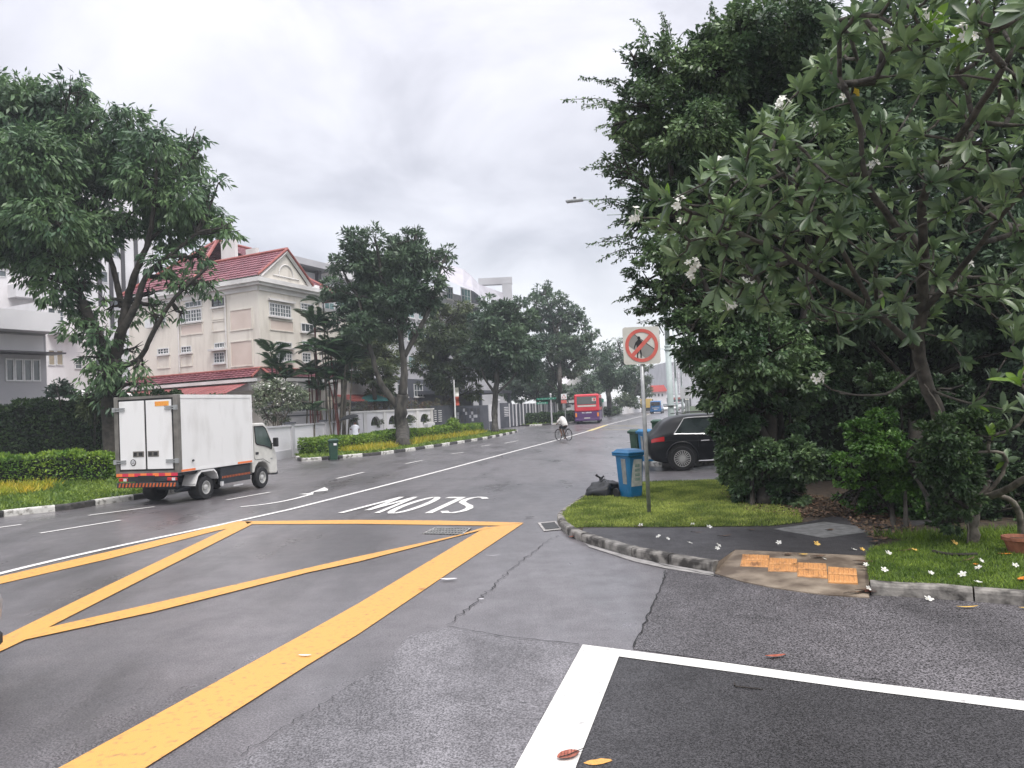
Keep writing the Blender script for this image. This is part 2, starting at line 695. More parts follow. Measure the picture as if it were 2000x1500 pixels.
M_GRASS2 = mat("grass_blades_painted_shade", (0.10, 0.18, 0.02), (0.22, 0.33, 0.045), 2.2, 0.55, island=0.45, transl=0.35)  # darker blade colour for the near right lawn, shade mixed into it
M_COVER_Y = mat("ground_cover_yellow", (0.55, 0.42, 0.03), (0.30, 0.36, 0.03), 2.0, 0.5, island=0.35, transl=0.3)
M_COVER_G = mat("ground_cover_green", (0.09, 0.17, 0.02), (0.23, 0.32, 0.045), 1.2, 0.5, island=0.4, transl=0.3)
M_STEEL_DK = mat("cast_iron", (0.03, 0.03, 0.03), (0.07, 0.07, 0.068), 20, 0.5, bump=0.3, metal=0.4)
M_BRICKRED = mat("kerb_reddish", (0.12, 0.035, 0.03), rough=0.7)

# ================================================================== GROUND, ROAD, MARKINGS
gb = MB()
gb.sheet([(-420, -60), (420, -60), (420, 640), (-420, 640)], -0.05)
tag(gb.build("ground", M_GROUND), kind='structure')
rb = MB()
rb.sheet([(-70, -25), (70, -25), (75, 60), (90, 320), (20, 320), (-10, 120), (-70, 60)], 0.0)
tag(rb.build("road", M_ROAD), kind='structure')


def gp(pts, z=0.0):
    return [G(x, y, z) for x, y in pts]


def ext(a, b, t):
    return Vector(a) + (Vector(b) - Vector(a)) * t


pa = gp([(1306, 1108), (1394, 1122), (1510, 1140), (1615, 1155), (1700, 1160), (1850, 1170), (2000, 1180), (2600, 1230), (3200, 1300), (3200, 1560),
         (2000, 1376), (1670, 1330), (1237, 1268)])
tag(MB().sheet(pa, 0.004).build("road_patch_coarse", M_ROUGH), kind='structure')
leg_a, leg_b = G(1209, 1284), G(1125, 1500)
pb = [leg_a] + gp([(1450, 1317), (1670, 1348), (2000, 1389), (3200, 1570)]) + [Vector((14, -12, 0)), ext(leg_a, leg_b, 9)]
tag(MB().sheet(pb, 0.004).build("road_patch_new", M_DARK), kind='structure')
la, lb = G(1136, 1262), G(1005, 1500)
pcs = [la, ext(la, lb, 8), ext(G(640, 1380), G(455, 1500), 6)] + gp([(455, 1500), (560, 1426), (640, 1380), (690, 1335), (760, 1290), (800, 1240), (873, 1226), (985, 1246), (1060, 1252)])
tag(MB().sheet(pcs, 0.004).build("road_patch_worn", M_LIGHT), kind='structure')

PZ = 0.009


def marking(name, polys, m, z=PZ):
    b = MB()
    for i, p in enumerate(polys):
        b.sheet(p, z + 0.0 * i)
    return tag(b.build(name, m), kind='structure')


def strip(pts, w):
    """world points -> polygons for a painted line of constant width w"""
    out = []
    pts = [Vector((p[0], p[1], 0)) for p in pts]
    L_, R_ = [], []
    for i, p in enumerate(pts):
        t = (pts[min(i + 1, len(pts) - 1)] - pts[max(i - 1, 0)]).normalized()
        nn = Vector((-t.y, t.x, 0)) * w / 2
        L_.append(p + nn)
        R_.append(p - nn)
    for i in range(len(pts) - 1):
        out.append([L_[i], L_[i + 1], R_[i + 1], R_[i]])
    return out


def smooth(pts, n=6):
    """Catmull-Rom through world points"""
    P = [Vector(p) for p in pts]
    P = [P[0] * 2 - P[1]] + P + [P[-1] * 2 - P[-2]]
    out = []
    for i in range(1, len(P) - 2):
        for k in range(n):
            t = k / n
            out.append(0.5 * ((2 * P[i]) + (-P[i - 1] + P[i + 1]) * t + (2 * P[i - 1] - 5 * P[i] + 4 * P[i + 1] - P[i + 2]) * t * t
                              + (-P[i - 1] + 3 * P[i] - 3 * P[i + 1] + P[i + 2]) * t ** 3))
    out.append(P[-2])
    return out


centre = gp([(-250, 1190), (0, 1121), (200, 1074), (400, 1032), (539, 1001.5), (600, 987), (800, 936), (936, 900), (1007, 881), (1090, 859), (1150, 842)])
marking("centre_line", strip(smooth(centre, 4), 0.15), M_WHITE_PAINT)
marking("centre_line_far", strip(gp([(1184, 830), (1245, 815), (1262, 811)]) + [Vector((24, 130, 0))], 0.16), M_WHITE_PAINT)
marking("yellow_hatching_far", strip(gp([(1150, 842), (1184, 830.5)]), 0.42) + strip(gp([(1190, 831.5), (1252, 831)]), 0.2)
        + strip(gp([(1176, 839.5), (1242, 839)]), 0.2) + strip(gp([(1180, 837), (1222, 832.5), (1250, 834.5)]), 0.15), M_FAR_YELLOW, 0.011)
dashes = [((-40, 1036), (42, 1025)), ((173, 1007), (302, 990)), ((442, 977), (528, 961.5)), ((658, 935), (711, 922.5)),
          ((792, 906), (825, 899.5)), ((881, 887), (906, 883.5)), ((940, 872), (958, 869)), ((78, 1042), (236, 1016.5)),
          ((985, 866), (1012, 861))]
marking("lane_dashes", [q for a, b in dashes for q in strip(gp([a, b]), 0.11)], M_WHITE_PAINT)
marking("merge_arrow", strip(smooth(gp([(470, 990.5), (520, 985), (565, 977), (606, 966.5)]), 4), 0.13)
        + [gp([(583, 965.5), (604, 963.8), (611, 967)]), gp([(604, 963.8), (634, 952), (641, 956), (640, 958.6), (613, 961.5), (611, 967)])], M_WHITE_PAINT)
# yellow box junction
marking("yellow_box_marking", [
    gp([(-120, 1160), (0, 1127), (235, 1073), (465, 1018.5), (493, 1020), (475, 1027), (420, 1038), (210, 1093), (0, 1141.5), (-120, 1173)]),
    gp([(478, 1018.6), (700, 1016.2), (860, 1017.5), (1023, 1021.5), (980, 1027.5), (860, 1026), (700, 1023.8), (484, 1024.5)]),
    gp([(948, 1031), (985, 1027), (1023, 1022), (880, 1118), (700, 1240), (600, 1301), (287, 1500)]) + [ext(G(600, 1301), G(287, 1500), 6), ext(G(600, 1236), G(119, 1500), 6)] + gp([(119, 1500), (345, 1376), (600, 1236), (700, 1180)])],
    M_YELLOW_PAINT)
marking("yellow_box_diagonals", [
    gp([(458, 1026.5), (494, 1024), (300, 1122), (94, 1227.5), (49, 1251.5), (7, 1271.5), (-150, 1335), (-150, 1305), (14, 1241.5), (200, 1150)]),
    gp([(94, 1227.5), (400, 1157), (696, 1089), (894, 1046.5), (950, 1029.5), (958, 1032), (915, 1043), (700, 1098.5), (600, 1120), (300, 1197), (49, 1251.5)])],
    M_YELLOW_PAINT, 0.0125)
# white give-way box at the mouth of the side road
marking("white_corner_marking", [
    [G(1138, 1260.5), G(1209, 1284), ext(leg_a, leg_b, 9), ext(la, lb, 9)],
    gp([(1138, 1260.5), (1400, 1294), (1670, 1332), (2000, 1371.5), (3200, 1535), (3200, 1570), (2000, 1390), (1690, 1350.5), (1450, 1317), (1209, 1284)])],
    M_WHITE_PAINT)

# the word SLOW, read by the traffic that comes towards us
sl = dict(a=G(957, 971.5), b=G(770, 971.5), c=G(664, 1003), d=G(904, 1003))   # reader's bottom-left, bottom-right, top-right, top-left


def slow_pt(u, v):
    p0 = sl['a'].lerp(sl['b'], u)
    p1 = sl['d'].lerp(sl['c'], u)
    return p0.lerp(p1, v)


def stroke_uv(path, w):
    P = [slow_pt(u, v) for u, v in path]
    return strip(P, w)


_S = [(0.015, 0.12), (0.06, 0.02), (0.12, 0.0), (0.17, 0.06), (0.195, 0.2), (0.18, 0.34), (0.12, 0.46), (0.05, 0.58), (0.015, 0.72), (0.03, 0.88), (0.085, 0.98), (0.14, 0.97), (0.18, 0.88)]
_L = [(0.27, 1.0), (0.27, 0.5), (0.27, 0.03)]
_L2 = [(0.25, 0.045), (0.42, 0.045)]
_O = [(0.47 + 0.085 * (1 - math.cos(a)), 0.5 + 0.5 * math.sin(a)) for a in [k * math.pi / 9 for k in range(19)]]
_W = [[(0.69, 1.0), (0.765, 0.0)], [(0.765, 0.0), (0.84, 0.85)], [(0.84, 0.85), (0.915, 0.0)], [(0.915, 0.0), (0.995, 1.0)]]
slow = stroke_uv(_S, 0.165) + stroke_uv(_L, 0.17) + stroke_uv(_O, 0.16)
marking("slow_lettering", slow, M_WHITE_PAINT, PZ)
marking("slow_lettering_strokes", stroke_uv(_L2, 0.26) + stroke_uv(_W[0], 0.13) + stroke_uv(_W[2], 0.13), M_WHITE_PAINT, 0.012)
marking("slow_lettering_crossings", stroke_uv(_W[1], 0.15) + stroke_uv(_W[3], 0.15), M_WHITE_PAINT, 0.015)

# cracks and seams, as thin dark sheets with ragged edges


def ragged(pts, w, n=10, jit=0.02):
    P = []
    for i in range(len(pts) - 1):
        for k in range(n):
            q = pts[i].lerp(pts[i + 1], k / n)
            P.append(q + Vector((random.gauss(0, jit), random.gauss(0, jit), 0)))
    P.append(pts[-1])
    out = []
    ws = [w * random.uniform(0.4, 1.4) for _ in P]
    for i in range(len(P) - 1):
        t = (P[i + 1] - P[i]).normalized()
        nn = Vector((-t.y, t.x, 0))
        out.append([P[i] + nn * ws[i] / 2, P[i + 1] + nn * ws[i + 1] / 2, P[i + 1] - nn * ws[i + 1] / 2, P[i] - nn * ws[i] / 2])
    return out


marking("road_cracks", ragged(gp([(1092, 1047), (1070, 1056), (1040, 1082), (1000, 1110), (960, 1150), (930, 1178), (871, 1222)]), 0.011)
        + ragged(gp([(1300, 1116), (1296, 1135), (1268, 1195), (1237, 1266)]), 0.015, 10, 0.010)
        + ragged(gp([(1480, 1300), (1600, 1315), (1760, 1336)]), 0.008, 10, 0.01)
        + ragged(gp([(873, 1225), (985, 1245), (1132, 1261)]), 0.012, 10, 0.01)
        + ragged(gp([(1106, 1048), (1180, 1070), (1240, 1085), (1300, 1106), (1420, 1130)]), 0.014, 8, 0.01)
        + ragged(gp([(700, 1330), (640, 1372), (560, 1420), (470, 1480)]), 0.005, 12, 0.012), M_CRACK, 0.0125)

# ================================================================== VERGES AND KERBS


def kerb(name, pts, side, pattern, h=0.14, w=0.15, block=1.1, jitter=0.0, z0=-0.03, maxparts=80, label=None):
    """blocks along world points; side=+1 puts the verge on the left of the direction of travel"""
    root = thing(name, None, None, pts[0], kind='structure')
    cum = [0.0]
    for i in range(len(pts) - 1):
        cum.append(cum[-1] + (Vector(pts[i + 1]) - Vector(pts[i])).length)

    def at(s_):
        s_ = min(max(s_, 0), cum[-1] - 1e-6)
        for i in range(len(cum) - 1):
            if cum[i + 1] >= s_:
                t = (s_ - cum[i]) / (cum[i + 1] - cum[i] + 1e-9)
                return Vector(pts[i]).lerp(Vector(pts[i + 1]), t)
        return Vector(pts[-1])
    n = max(1, round(cum[-1] / block))
    block = cum[-1] / n
    for k in range(n):
        s0, s1 = k * block + 0.008, (k + 1) * block - 0.008
        sub = 3
        ring = []
        for j in range(sub + 1):
            p = at(s0 + (s1 - s0) * j / sub)
            t = (at(s0 + (s1 - s0) * j / sub + 0.05) - at(s0 + (s1 - s0) * j / sub - 0.05)).normalized()
            nn = Vector((-t.y, t.x, 0)) * side
            hh = h + random.uniform(-jitter, jitter)
            prof = [(0.0, z0), (0.0, hh * 0.72), (0.012, hh * 0.92), (0.04, hh), (w - 0.01, hh), (w, hh - 0.01), (w, z0)]
            ring.append([Vector((p.x, p.y, 0)) + nn * a + Vector((0, 0, b)) for a, b in prof])
        b = MB()
        m_ = len(ring[0])
        vs = [v for r in ring for v in r]
        fs = []
        for j in range(sub):
            for i in range(m_ - 1):
                q = (j * m_ + i, j * m_ + i + 1, (j + 1) * m_ + i + 1, (j + 1) * m_ + i)
                fs.append(q if side > 0 else q[::-1])
        fs.append(tuple(range(m_)))
        fs.append(tuple(sub * m_ + i for i in range(m_ - 1, -1, -1)))
        b.add(vs, fs)
        mt = pattern[k % len(pattern)]
        o = b.build("kerb_stone", mt, root)
        if mt is M_KERB_B:
            o['label'] = 'black painted kerb stone'
        elif mt is M_KERB_W:
            o['label'] = 'white painted kerb stone'
    return root


def offset(pts, d):
    out = []
    for i, p in enumerate(pts):
        t = (Vector(pts[min(i + 1, len(pts) - 1)]) - Vector(pts[max(i - 1, 0)])).normalized()
        out.append(Vector((p[0] - t.y * d, p[1] + t.x * d, 0)))
    return out


def slab(name, poly, z, m, zb=-0.04):
    b = MB()
    pts = [(p[0], p[1]) for p in poly]
    ar = sum(pts[i][0] * pts[(i + 1) % len(pts)][1] - pts[(i + 1) % len(pts)][0] * pts[i][1] for i in range(len(pts)))
    if ar < 0:
        pts = pts[::-1]
    b.prism(pts, zb, z)
    return tag(b.build(name, m), kind='structure')


def blades(name, poly, n, L, W, z, m, up=1.3, parent=None, spread=1.0, kind='stuff', dense=None):
    P = scatter_poly(poly, n)
    n = len(P)
    pos = np.column_stack([P, np.full(n, z)])
    d = RNG.normal(size=(n, 3)) * spread
    d[:, 2] = np.abs(d[:, 2]) * 0.4 + up
    nr = RNG.normal(size=(n, 3))
    Ls = L * (0.5 + 0.9 * RNG.random(n))
    V = leaf_quads(pos, d, nr, Ls, W, 0.2)
    o = npmesh(name, V, 4, m, parent)
    return tag(o, kind=kind) if parent is None or kind == 'stuff' else o


# A: near left verge
KA = smooth([Vector((-26.5, 8.5, 0)), G(-300, 1052)] + gp([(0, 1011), (60, 1004), (143, 995), (200, 985.5), (256, 978), (300, 971), (350, 962)]) + [Vector((-10.6, 25.2, 0)), Vector((-12.2, 27.2, 0)), Vector((-15.5, 29.3, 0)), Vector((-19, 31.5, 0))], 5)
kerb("kerb_near_left", KA, 1, [M_KERB_W, M_KERB_B], 0.16)
polyA = offset(KA, 0.13) + [Vector((-30, 38, 0)), Vector((-45, 38, 0)), Vector((-45, 0, 0))]
slab("verge_near_left", polyA, 0.12, M_TURF)
# B: the island with the big kerb of black and white blocks
KB = gp([(577, 897), (590, 901.5), (640, 898), (700, 892.5), (740, 889), (800, 881), (870, 870.5), (940, 859.5), (985, 850.5)])
KB = KB + [Vector((0.3, 62.5, 0)), Vector((-0.2, 64.6, 0)), Vector((-1.8, 65.0, 0))]
KBs = smooth(KB, 5)
kerb("kerb_island", KBs, 1, [M_KERB_W, M_KERB_B], 0.16)
backB = [Vector((-4.4, 61, 0)), Vector((-6.8, 55.5, 0)), Vector((-8.5, 50.5, 0)), Vector((-10.1, 45, 0)), Vector((-11.1, 41.0, 0)), Vector((-11.3, 39.6, 0))]
polyB = offset(KBs, 0.13) + backB
slab("verge_island", polyB, 0.12, M_TURF)
# C: far left verge with the clipped hedge and the street name sign
KC = smooth(gp([(1003, 829), (1012, 832), (1040, 832), (1085, 829), (1120, 826)]) + [Vector((8.3, 91, 0)), Vector((12, 105, 0)), Vector((16, 121, 0)), Vector((20.5, 140, 0)), Vector((27, 175, 0))], 4)
kerb("kerb_far_left", KC, 1, [M_KERB_B, M_KERB_W], 0.16, block=1.5)
polyC = offset(KC, 0.13) + [Vector((15, 180, 0)), Vector((-2, 100, 0)), Vector((-1.5, 84, 0))]
slab("verge_far_left", polyC, 0.12, M_TURF)
# D: near right verge, footpath and ramp
KD = smooth([Vector((12.5, 21.4, 0))] + gp([(1440, 943), (1290, 949), (1205, 955), (1154, 969), (1120, 990), (1093, 1010), (1089, 1022), (1100, 1038), (1120, 1051), (1142, 1060), (1205, 1079), (1250, 1091), (1300, 1101), (1350, 1110), (1394, 1117)]), 5)
kerb("kerb_right_corner", KD, 1, [M_KERB_OLD, M_KERB_OLD, M_KERB_G], 0.125, w=0.13, block=0.72, jitter=0.006)
KD2 = smooth(gp([(1700, 1163), (1760, 1166), (1850, 1172), (2000, 1184), (2400, 1225), (3100, 1290)]), 4)
kerb("kerb_right_near", KD2, 1, [M_KERB_OLD], 0.13, w=0.14, block=1.0, jitter=0.008)
inL, inR = G(1436, 1074, 0.11), G(1694, 1086, 0.11)
kd_in = offset(KD, 0.12)
kd2_in = offset(KD2, 0.13)
polyD = kd_in + [inL, inR] + kd2_in + [Vector((26, 9.0, 0)), Vector((34, 30, 0)), Vector((12.5, 21.6, 0))]
slab("verge_right", polyD, 0.11, M_SOIL)
# apron: a sloping ramp of concrete with its tactile tiles
outer = gp([(1396, 1119), (1450, 1135), (1510, 1147), (1565, 1155), (1615, 1161), (1660, 1164), (1698, 1166)], 0.016)
nI = len(outer)
inner = [inL.lerp(inR, i / (nI - 1)) + Vector((0, 0, 0.004)) for i in range(nI)]
ab = MB()
ab.add(outer + inner, [(i, i + 1, nI + i + 1, nI + i) for i in range(nI - 1)])
lowr = [Vector((p.x, p.y, -0.03)) for p in outer]
ab.add(outer + lowr, [(i, nI + i, nI + i + 1, i + 1) for i in range(nI - 1)])
apron = tag(ab.build("ramp_apron", M_CONC_APRON), kind='structure')
# apron corners towards the kerb ends
tag(MB().add([outer[0], inner[0], Vector((kd_in[-1].x, kd_in[-1].y, 0.112))], [(0, 1, 2)]).build("ramp_flare", M_CONC_APRON), kind='structure')
tag(MB().add([outer[-1], Vector((kd2_in[0].x, kd2_in[0].y, 0.114)), inner[-1]], [(0, 1, 2)]).build("ramp_flare", M_CONC_APRON), kind='structure')
_a, _b, _c = outer[0].copy(), outer[-1].copy(), inner[3].copy()
APN = (_b - _a).cross(_c - _a).normalized()


def on_apron(x, y, lift=0.0):
    d = Vector(ray(x, y))
    o = Vector(CP)
    t = (_a + APN * lift - o).dot(APN) / d.dot(APN)
    return o + d * t


tiles_px = [[(1450, 1082), (1503, 1084), (1501, 1108), (1445, 1106)], [(1503, 1089), (1557, 1091), (1557, 1117), (1499, 1116)],
            [(1557, 1098), (1614, 1100), (1617, 1129), (1557, 1126)], [(1617, 1106), (1673, 1110), (1676, 1139), (1617, 1138)]]
for q in tiles_px:
    for row in (0, 1):
        c = [Vector(on_apron(*p, 0.012 + (0.004 if APN.z > 0 else -0.004))) for p in q]
        l0, l1 = c[0].lerp(c[3], row * 0.5 + 0.015), c[0].lerp(c[3], row * 0.5 + 0.485)
        r0, r1 = c[1].lerp(c[2], row * 0.5 + 0.015), c[1].lerp(c[2], row * 0.5 + 0.485)
        b = MB()
        N_ = APN if APN.z > 0 else -APN

        def tp(u, v, h=0.0):
            return l0.lerp(r0, u).lerp(l1.lerp(r1, u), v) + N_ * h
        b.add([tp(0.01, 0), tp(0.99, 0), tp(0.99, 1), tp(0.01, 1)] + [tp(0.01, 0, -0.03), tp(0.99, 0, -0.03), tp(0.99, 1, -0.03), tp(0.01, 1, -0.03)],
              [(0, 3, 2, 1), (0, 1, 5, 4), (1, 2, 6, 5), (2, 3, 7, 6), (3, 0, 4, 7)])
        for k in range(6):
            u0, u1 = (k + 0.22) / 6, (k + 0.78) / 6
            b.add([tp(u0, 0.1), tp(u1, 0.1), tp(u1, 0.9), tp(u0, 0.9), tp(u0 + 0.03, 0.16, 0.016), tp(u1 - 0.03, 0.16, 0.012), tp(u1 - 0.03, 0.84, 0.012), tp(u0 + 0.03, 0.84, 0.012)],
                  [(7, 6, 5, 4), (0, 1, 5, 4), (1, 2, 6, 5), (2, 3, 7, 6), (3, 0, 4, 7)])
        o = b.build("tactile_tile", M_TILE, apron)
        fixnormals(o)

# footpath sheet and the grass areas on the verge
foot = [p for p in kd_in if p.y < G(1150, 1031, 0.11).y and p.x > 1.0] + [inL, inR, G(1712, 1060, 0.11), G(1760, 1035, 0.11), G(1900, 1000, 0.11), G(1800, 985, 0.11), G(1640, 1006, 0.11), G(1566, 1022, 0.11), G(1503, 1029, 0.11), G(1300, 1031, 0.11), G(1140, 1031, 0.11)]
foot_o = tag(MB().sheet(foot, 0.1145).build("footpath", M_FOOT), kind='structure')
sl_b = MB().sheet([G(1510, 1033, 0.118), G(1611, 1019, 0.118), G(1722, 1035, 0.118), G(1608, 1051, 0.118)], 0.1185)
tag(sl_b.build("cover_slab", M_SLAB), kind='structure')
grass1 = [p for p in kd_in if G(1150, 1031, 0.11).y <= p.y and p.x < 6.5 and p.x > 0.5] + [G(1140, 1030, 0.11), G(1300, 1030, 0.11), G(1503, 1028, 0.11), G(1566, 1021, 0.11), G(1560, 1000, 0.11), G(1500, 985, 0.11), G(1450, 960, 0.11)]
tag(MB().sheet(grass1, 0.1155).build("lawn_right_corner", M_TURF), kind='structure')
blades("grass", grass1, 90000, 0.055, 0.011, 0.113, M_GRASS, 0.9)
grass2 = [G(1692, 1088, 0.11), G(1702, 1072, 0.11), G(1800, 1052, 0.11), G(1905, 1040, 0.11), G(2060, 1050, 0.11), G(2500, 1100, 0.11), G(2500, 1215, 0.11)] + [p for p in kd2_in if p.x < 9.3][::-1]
tag(MB().sheet(grass2, 0.1155).build("lawn_near_right", M_TURF), kind='structure')
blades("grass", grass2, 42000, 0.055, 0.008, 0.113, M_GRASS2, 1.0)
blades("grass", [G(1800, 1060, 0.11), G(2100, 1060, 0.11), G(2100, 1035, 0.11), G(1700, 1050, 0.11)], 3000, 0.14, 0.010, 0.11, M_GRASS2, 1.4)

# gutter strip and drain cover at the corner
tag(MB().sheet(gp([(1142, 1062), (1205, 1081), (1250, 1093), (1300, 1103), (1394, 1119), (1394, 1126), (1300, 1111), (1240, 1098), (1150, 1069)]), 0.0085).build("gutter_strip", M_CONC), kind='structure')
dq = gp([(1050, 1022), (1086, 1018.5), (1100, 1035), (1062, 1038.5)])
dr = thing("drain_cover", "square steel drain cover in a concrete frame at the kerb corner", "drain cover", dq[0])
MB().sheet(dq, 0.012).build("frame", M_CONC, dr)
cdq = sum(dq, Vector()) / 4
MB().sheet([cdq.lerp(p, 0.74) for p in dq], 0.017).build("plate", M_STEEL_DK, dr)
# grating in the carriageway
gq = gp([(824, 1043.5), (848, 1032), (921, 1033), (905, 1045.5)])
gt = thing("drain_grating", "iron drain grating set in the road beside the yellow box", "drain grating", gq[0])
MB().sheet(gq, 0.011).build("recess", M_CRACK, gt)
for i in range(13):
    u = (i + 0.5) / 13
    a_, b_ = gq[0].lerp(gq[3], u), gq[1].lerp(gq[2], u)
    bb = MB()
    d_ = (gq[3] - gq[0]) / 13 * 0.26
    bb.add([a_ - d_, a_ + d_, b_ + d_, b_ - d_, a_ - d_ + Vector((0, 0, 0.02)), a_ + d_ + Vector((0, 0, 0.02)), b_ + d_ + Vector((0, 0, 0.02)), b_ - d_ + Vector((0, 0, 0.02))],
           [(0, 1, 5, 4), (1, 2, 6, 5), (2, 3, 7, 6), (3, 0, 4, 7), (4, 5, 6, 7)])
    bb.build("bar", M_CONC if i in (0, 12) else M_SLAB, gt)
for v in (0.04, 0.35, 0.65, 0.96):
    a_, b_ = gq[0].lerp(gq[1], v), gq[3].lerp(gq[2], v)
    bb = MB()
    bb.tube([a_ + Vector((0, 0, 0.016)), b_ + Vector((0, 0, 0.016))], 0.014, 4)
    bb.build("cross_bar", M_SLAB, gt)

# E: verge beyond the driveway
KE = smooth([Vector((14.0, 27.2, 0))] + gp([(1420, 905), (1330, 912), (1290, 911.5), (1268, 909), (1258, 903), (1256, 892)]) + [Vector((5.6, 33.5, 0)), Vector((9.5, 50, 0)), Vector((15.0, 73, 0)), Vector((21, 97, 0)), Vector((30, 135, 0)), Vector((42, 190, 0))], 4)
kerb("kerb_far_right", KE, -1, [M_KERB_W, M_KERB_B], 0.14, block=1.0)
polyE = offset(KE, -0.13) + [Vector((60, 190, 0)), Vector((40, 60, 0)), Vector((18, 29, 0))]
slab("verge_far_right", polyE, 0.12, M_TURF)
ge = [p for p in offset(KE, -0.15) if p.y < 60] + [Vector((14, 60, 0)), Vector((9, 30, 0))]
blades("grass", ge, 16000, 0.11, 0.03, 0.12, M_GRASS, 0.9)

# grass and ground cover on the left verges
blades("grass", [p for p in offset(KA, 0.15) if p.x > -20] + [Vector((-17, 31, 0)), Vector((-22, 28, 0)), Vector((-24, 20, 0))], 42000, 0.13, 0.035, 0.12, M_COVER_G, 0.7)
bandB = offset(KBs, 0.16)
blades("grass", bandB + backB, 34000, 0.14, 0.05, 0.12, M_COVER_G, 0.7)
blades("grass", polyC, 9000, 0.2, 0.1, 0.12, M_COVER_G, 0.9)

# ================================================================== VEGETATION
M_BARK = mat("bark_grey", (0.02, 0.018, 0.015), (0.085, 0.078, 0.066), 5, 0.9, bump=1.0, bscale=14, detail=8, stretch=(1, 1, 0.3))
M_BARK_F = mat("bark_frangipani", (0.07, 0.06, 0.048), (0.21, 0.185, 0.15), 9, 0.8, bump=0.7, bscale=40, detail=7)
M_BARK_FD = mat("bark_frangipani_painted_shade", (0.03, 0.026, 0.021), (0.085, 0.075, 0.06), 9, 0.85, bump=0.7, bscale=40, detail=7)  # darker copy of the frangipani bark; shade put into the colour
M_BARK_D = mat("bark_dark", (0.015, 0.013, 0.01), (0.05, 0.043, 0.034), 6, 0.9, bump=0.8, detail=7)
M_L_RAIN = mat("leaves_drooping", (0.055, 0.115, 0.055), (0.14, 0.235, 0.095), 0.55, 0.42, island=0.4, transl=0.22, lo=0.4, hi=0.62)
M_L_FIG = mat("leaves_fig", (0.048, 0.095, 0.042), (0.17, 0.26, 0.11), 0.9, 0.33, island=0.4, transl=0.22, lo=0.42, hi=0.66)
M_L_DARK = mat("leaves_dark", (0.042, 0.085, 0.050), (0.105, 0.165, 0.085), 0.3, 0.45, island=0.4, transl=0.18)
M_L_OLIVE = mat("leaves_olive", (0.05, 0.085, 0.035), (0.11, 0.14, 0.055), 0.3, 0.5, island=0.4, transl=0.22)
M_L_HEDGE = mat("leaves_clipped_hedge", (0.09, 0.20, 0.02), (0.24, 0.36, 0.04), 1.1, 0.45, island=0.4, transl=0.3)
M_L_HEDGE_D = mat("leaves_tall_hedge", (0.025, 0.055, 0.02), (0.065, 0.12, 0.035), 1.0, 0.5, island=0.45, transl=0.15)
M_L_MURR = mat("leaves_orange_jasmine", (0.035, 0.10, 0.02), (0.11, 0.23, 0.04), 1.2, 0.38, island=0.4, transl=0.25)
M_L_FRANG = mat("leaves_frangipani", (0.075, 0.13, 0.058), (0.165, 0.24, 0.10), 1.5, 0.33, island=0.38, transl=0.3, spec=0.6)
M_L_FRANG_Y = mat("leaves_frangipani_yellow", (0.55, 0.36, 0.03), (0.65, 0.48, 0.06), 4, 0.45, transl=0.3)
M_L_FRANG_NEW = mat("leaves_frangipani_fresh", (0.14, 0.27, 0.035), (0.22, 0.36, 0.05), 2, 0.35, transl=0.4, spec=0.6)
M_L_PALM = mat("leaves_palm", (0.022, 0.06, 0.028), (0.07, 0.13, 0.05), 0.8, 0.4, island=0.3, transl=0.15)
M_L_SILVER = mat("leaves_pale", (0.10, 0.14, 0.08), (0.21, 0.25, 0.15), 1.2, 0.5, island=0.4, transl=0.2)
M_STEM_RED = mat("palm_stem_red", (0.16, 0.03, 0.025), (0.09, 0.04, 0.03), 3, 0.5)
M_STEM = mat("palm_stem", (0.07, 0.065, 0.05), (0.15, 0.13, 0.10), 4, 0.7)
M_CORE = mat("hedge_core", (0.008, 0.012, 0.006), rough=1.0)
M_FLOWER = mat("frangipani_petals", (0.86, 0.85, 0.78), rough=0.5, transl=0.2)
M_FLOWER_C = mat("frangipani_flower_throat", (0.85, 0.62, 0.12), rough=0.5)
M_TERRA = mat("terracotta", (0.20, 0.07, 0.04), (0.34, 0.13, 0.07), 8, 0.7, bump=0.3)


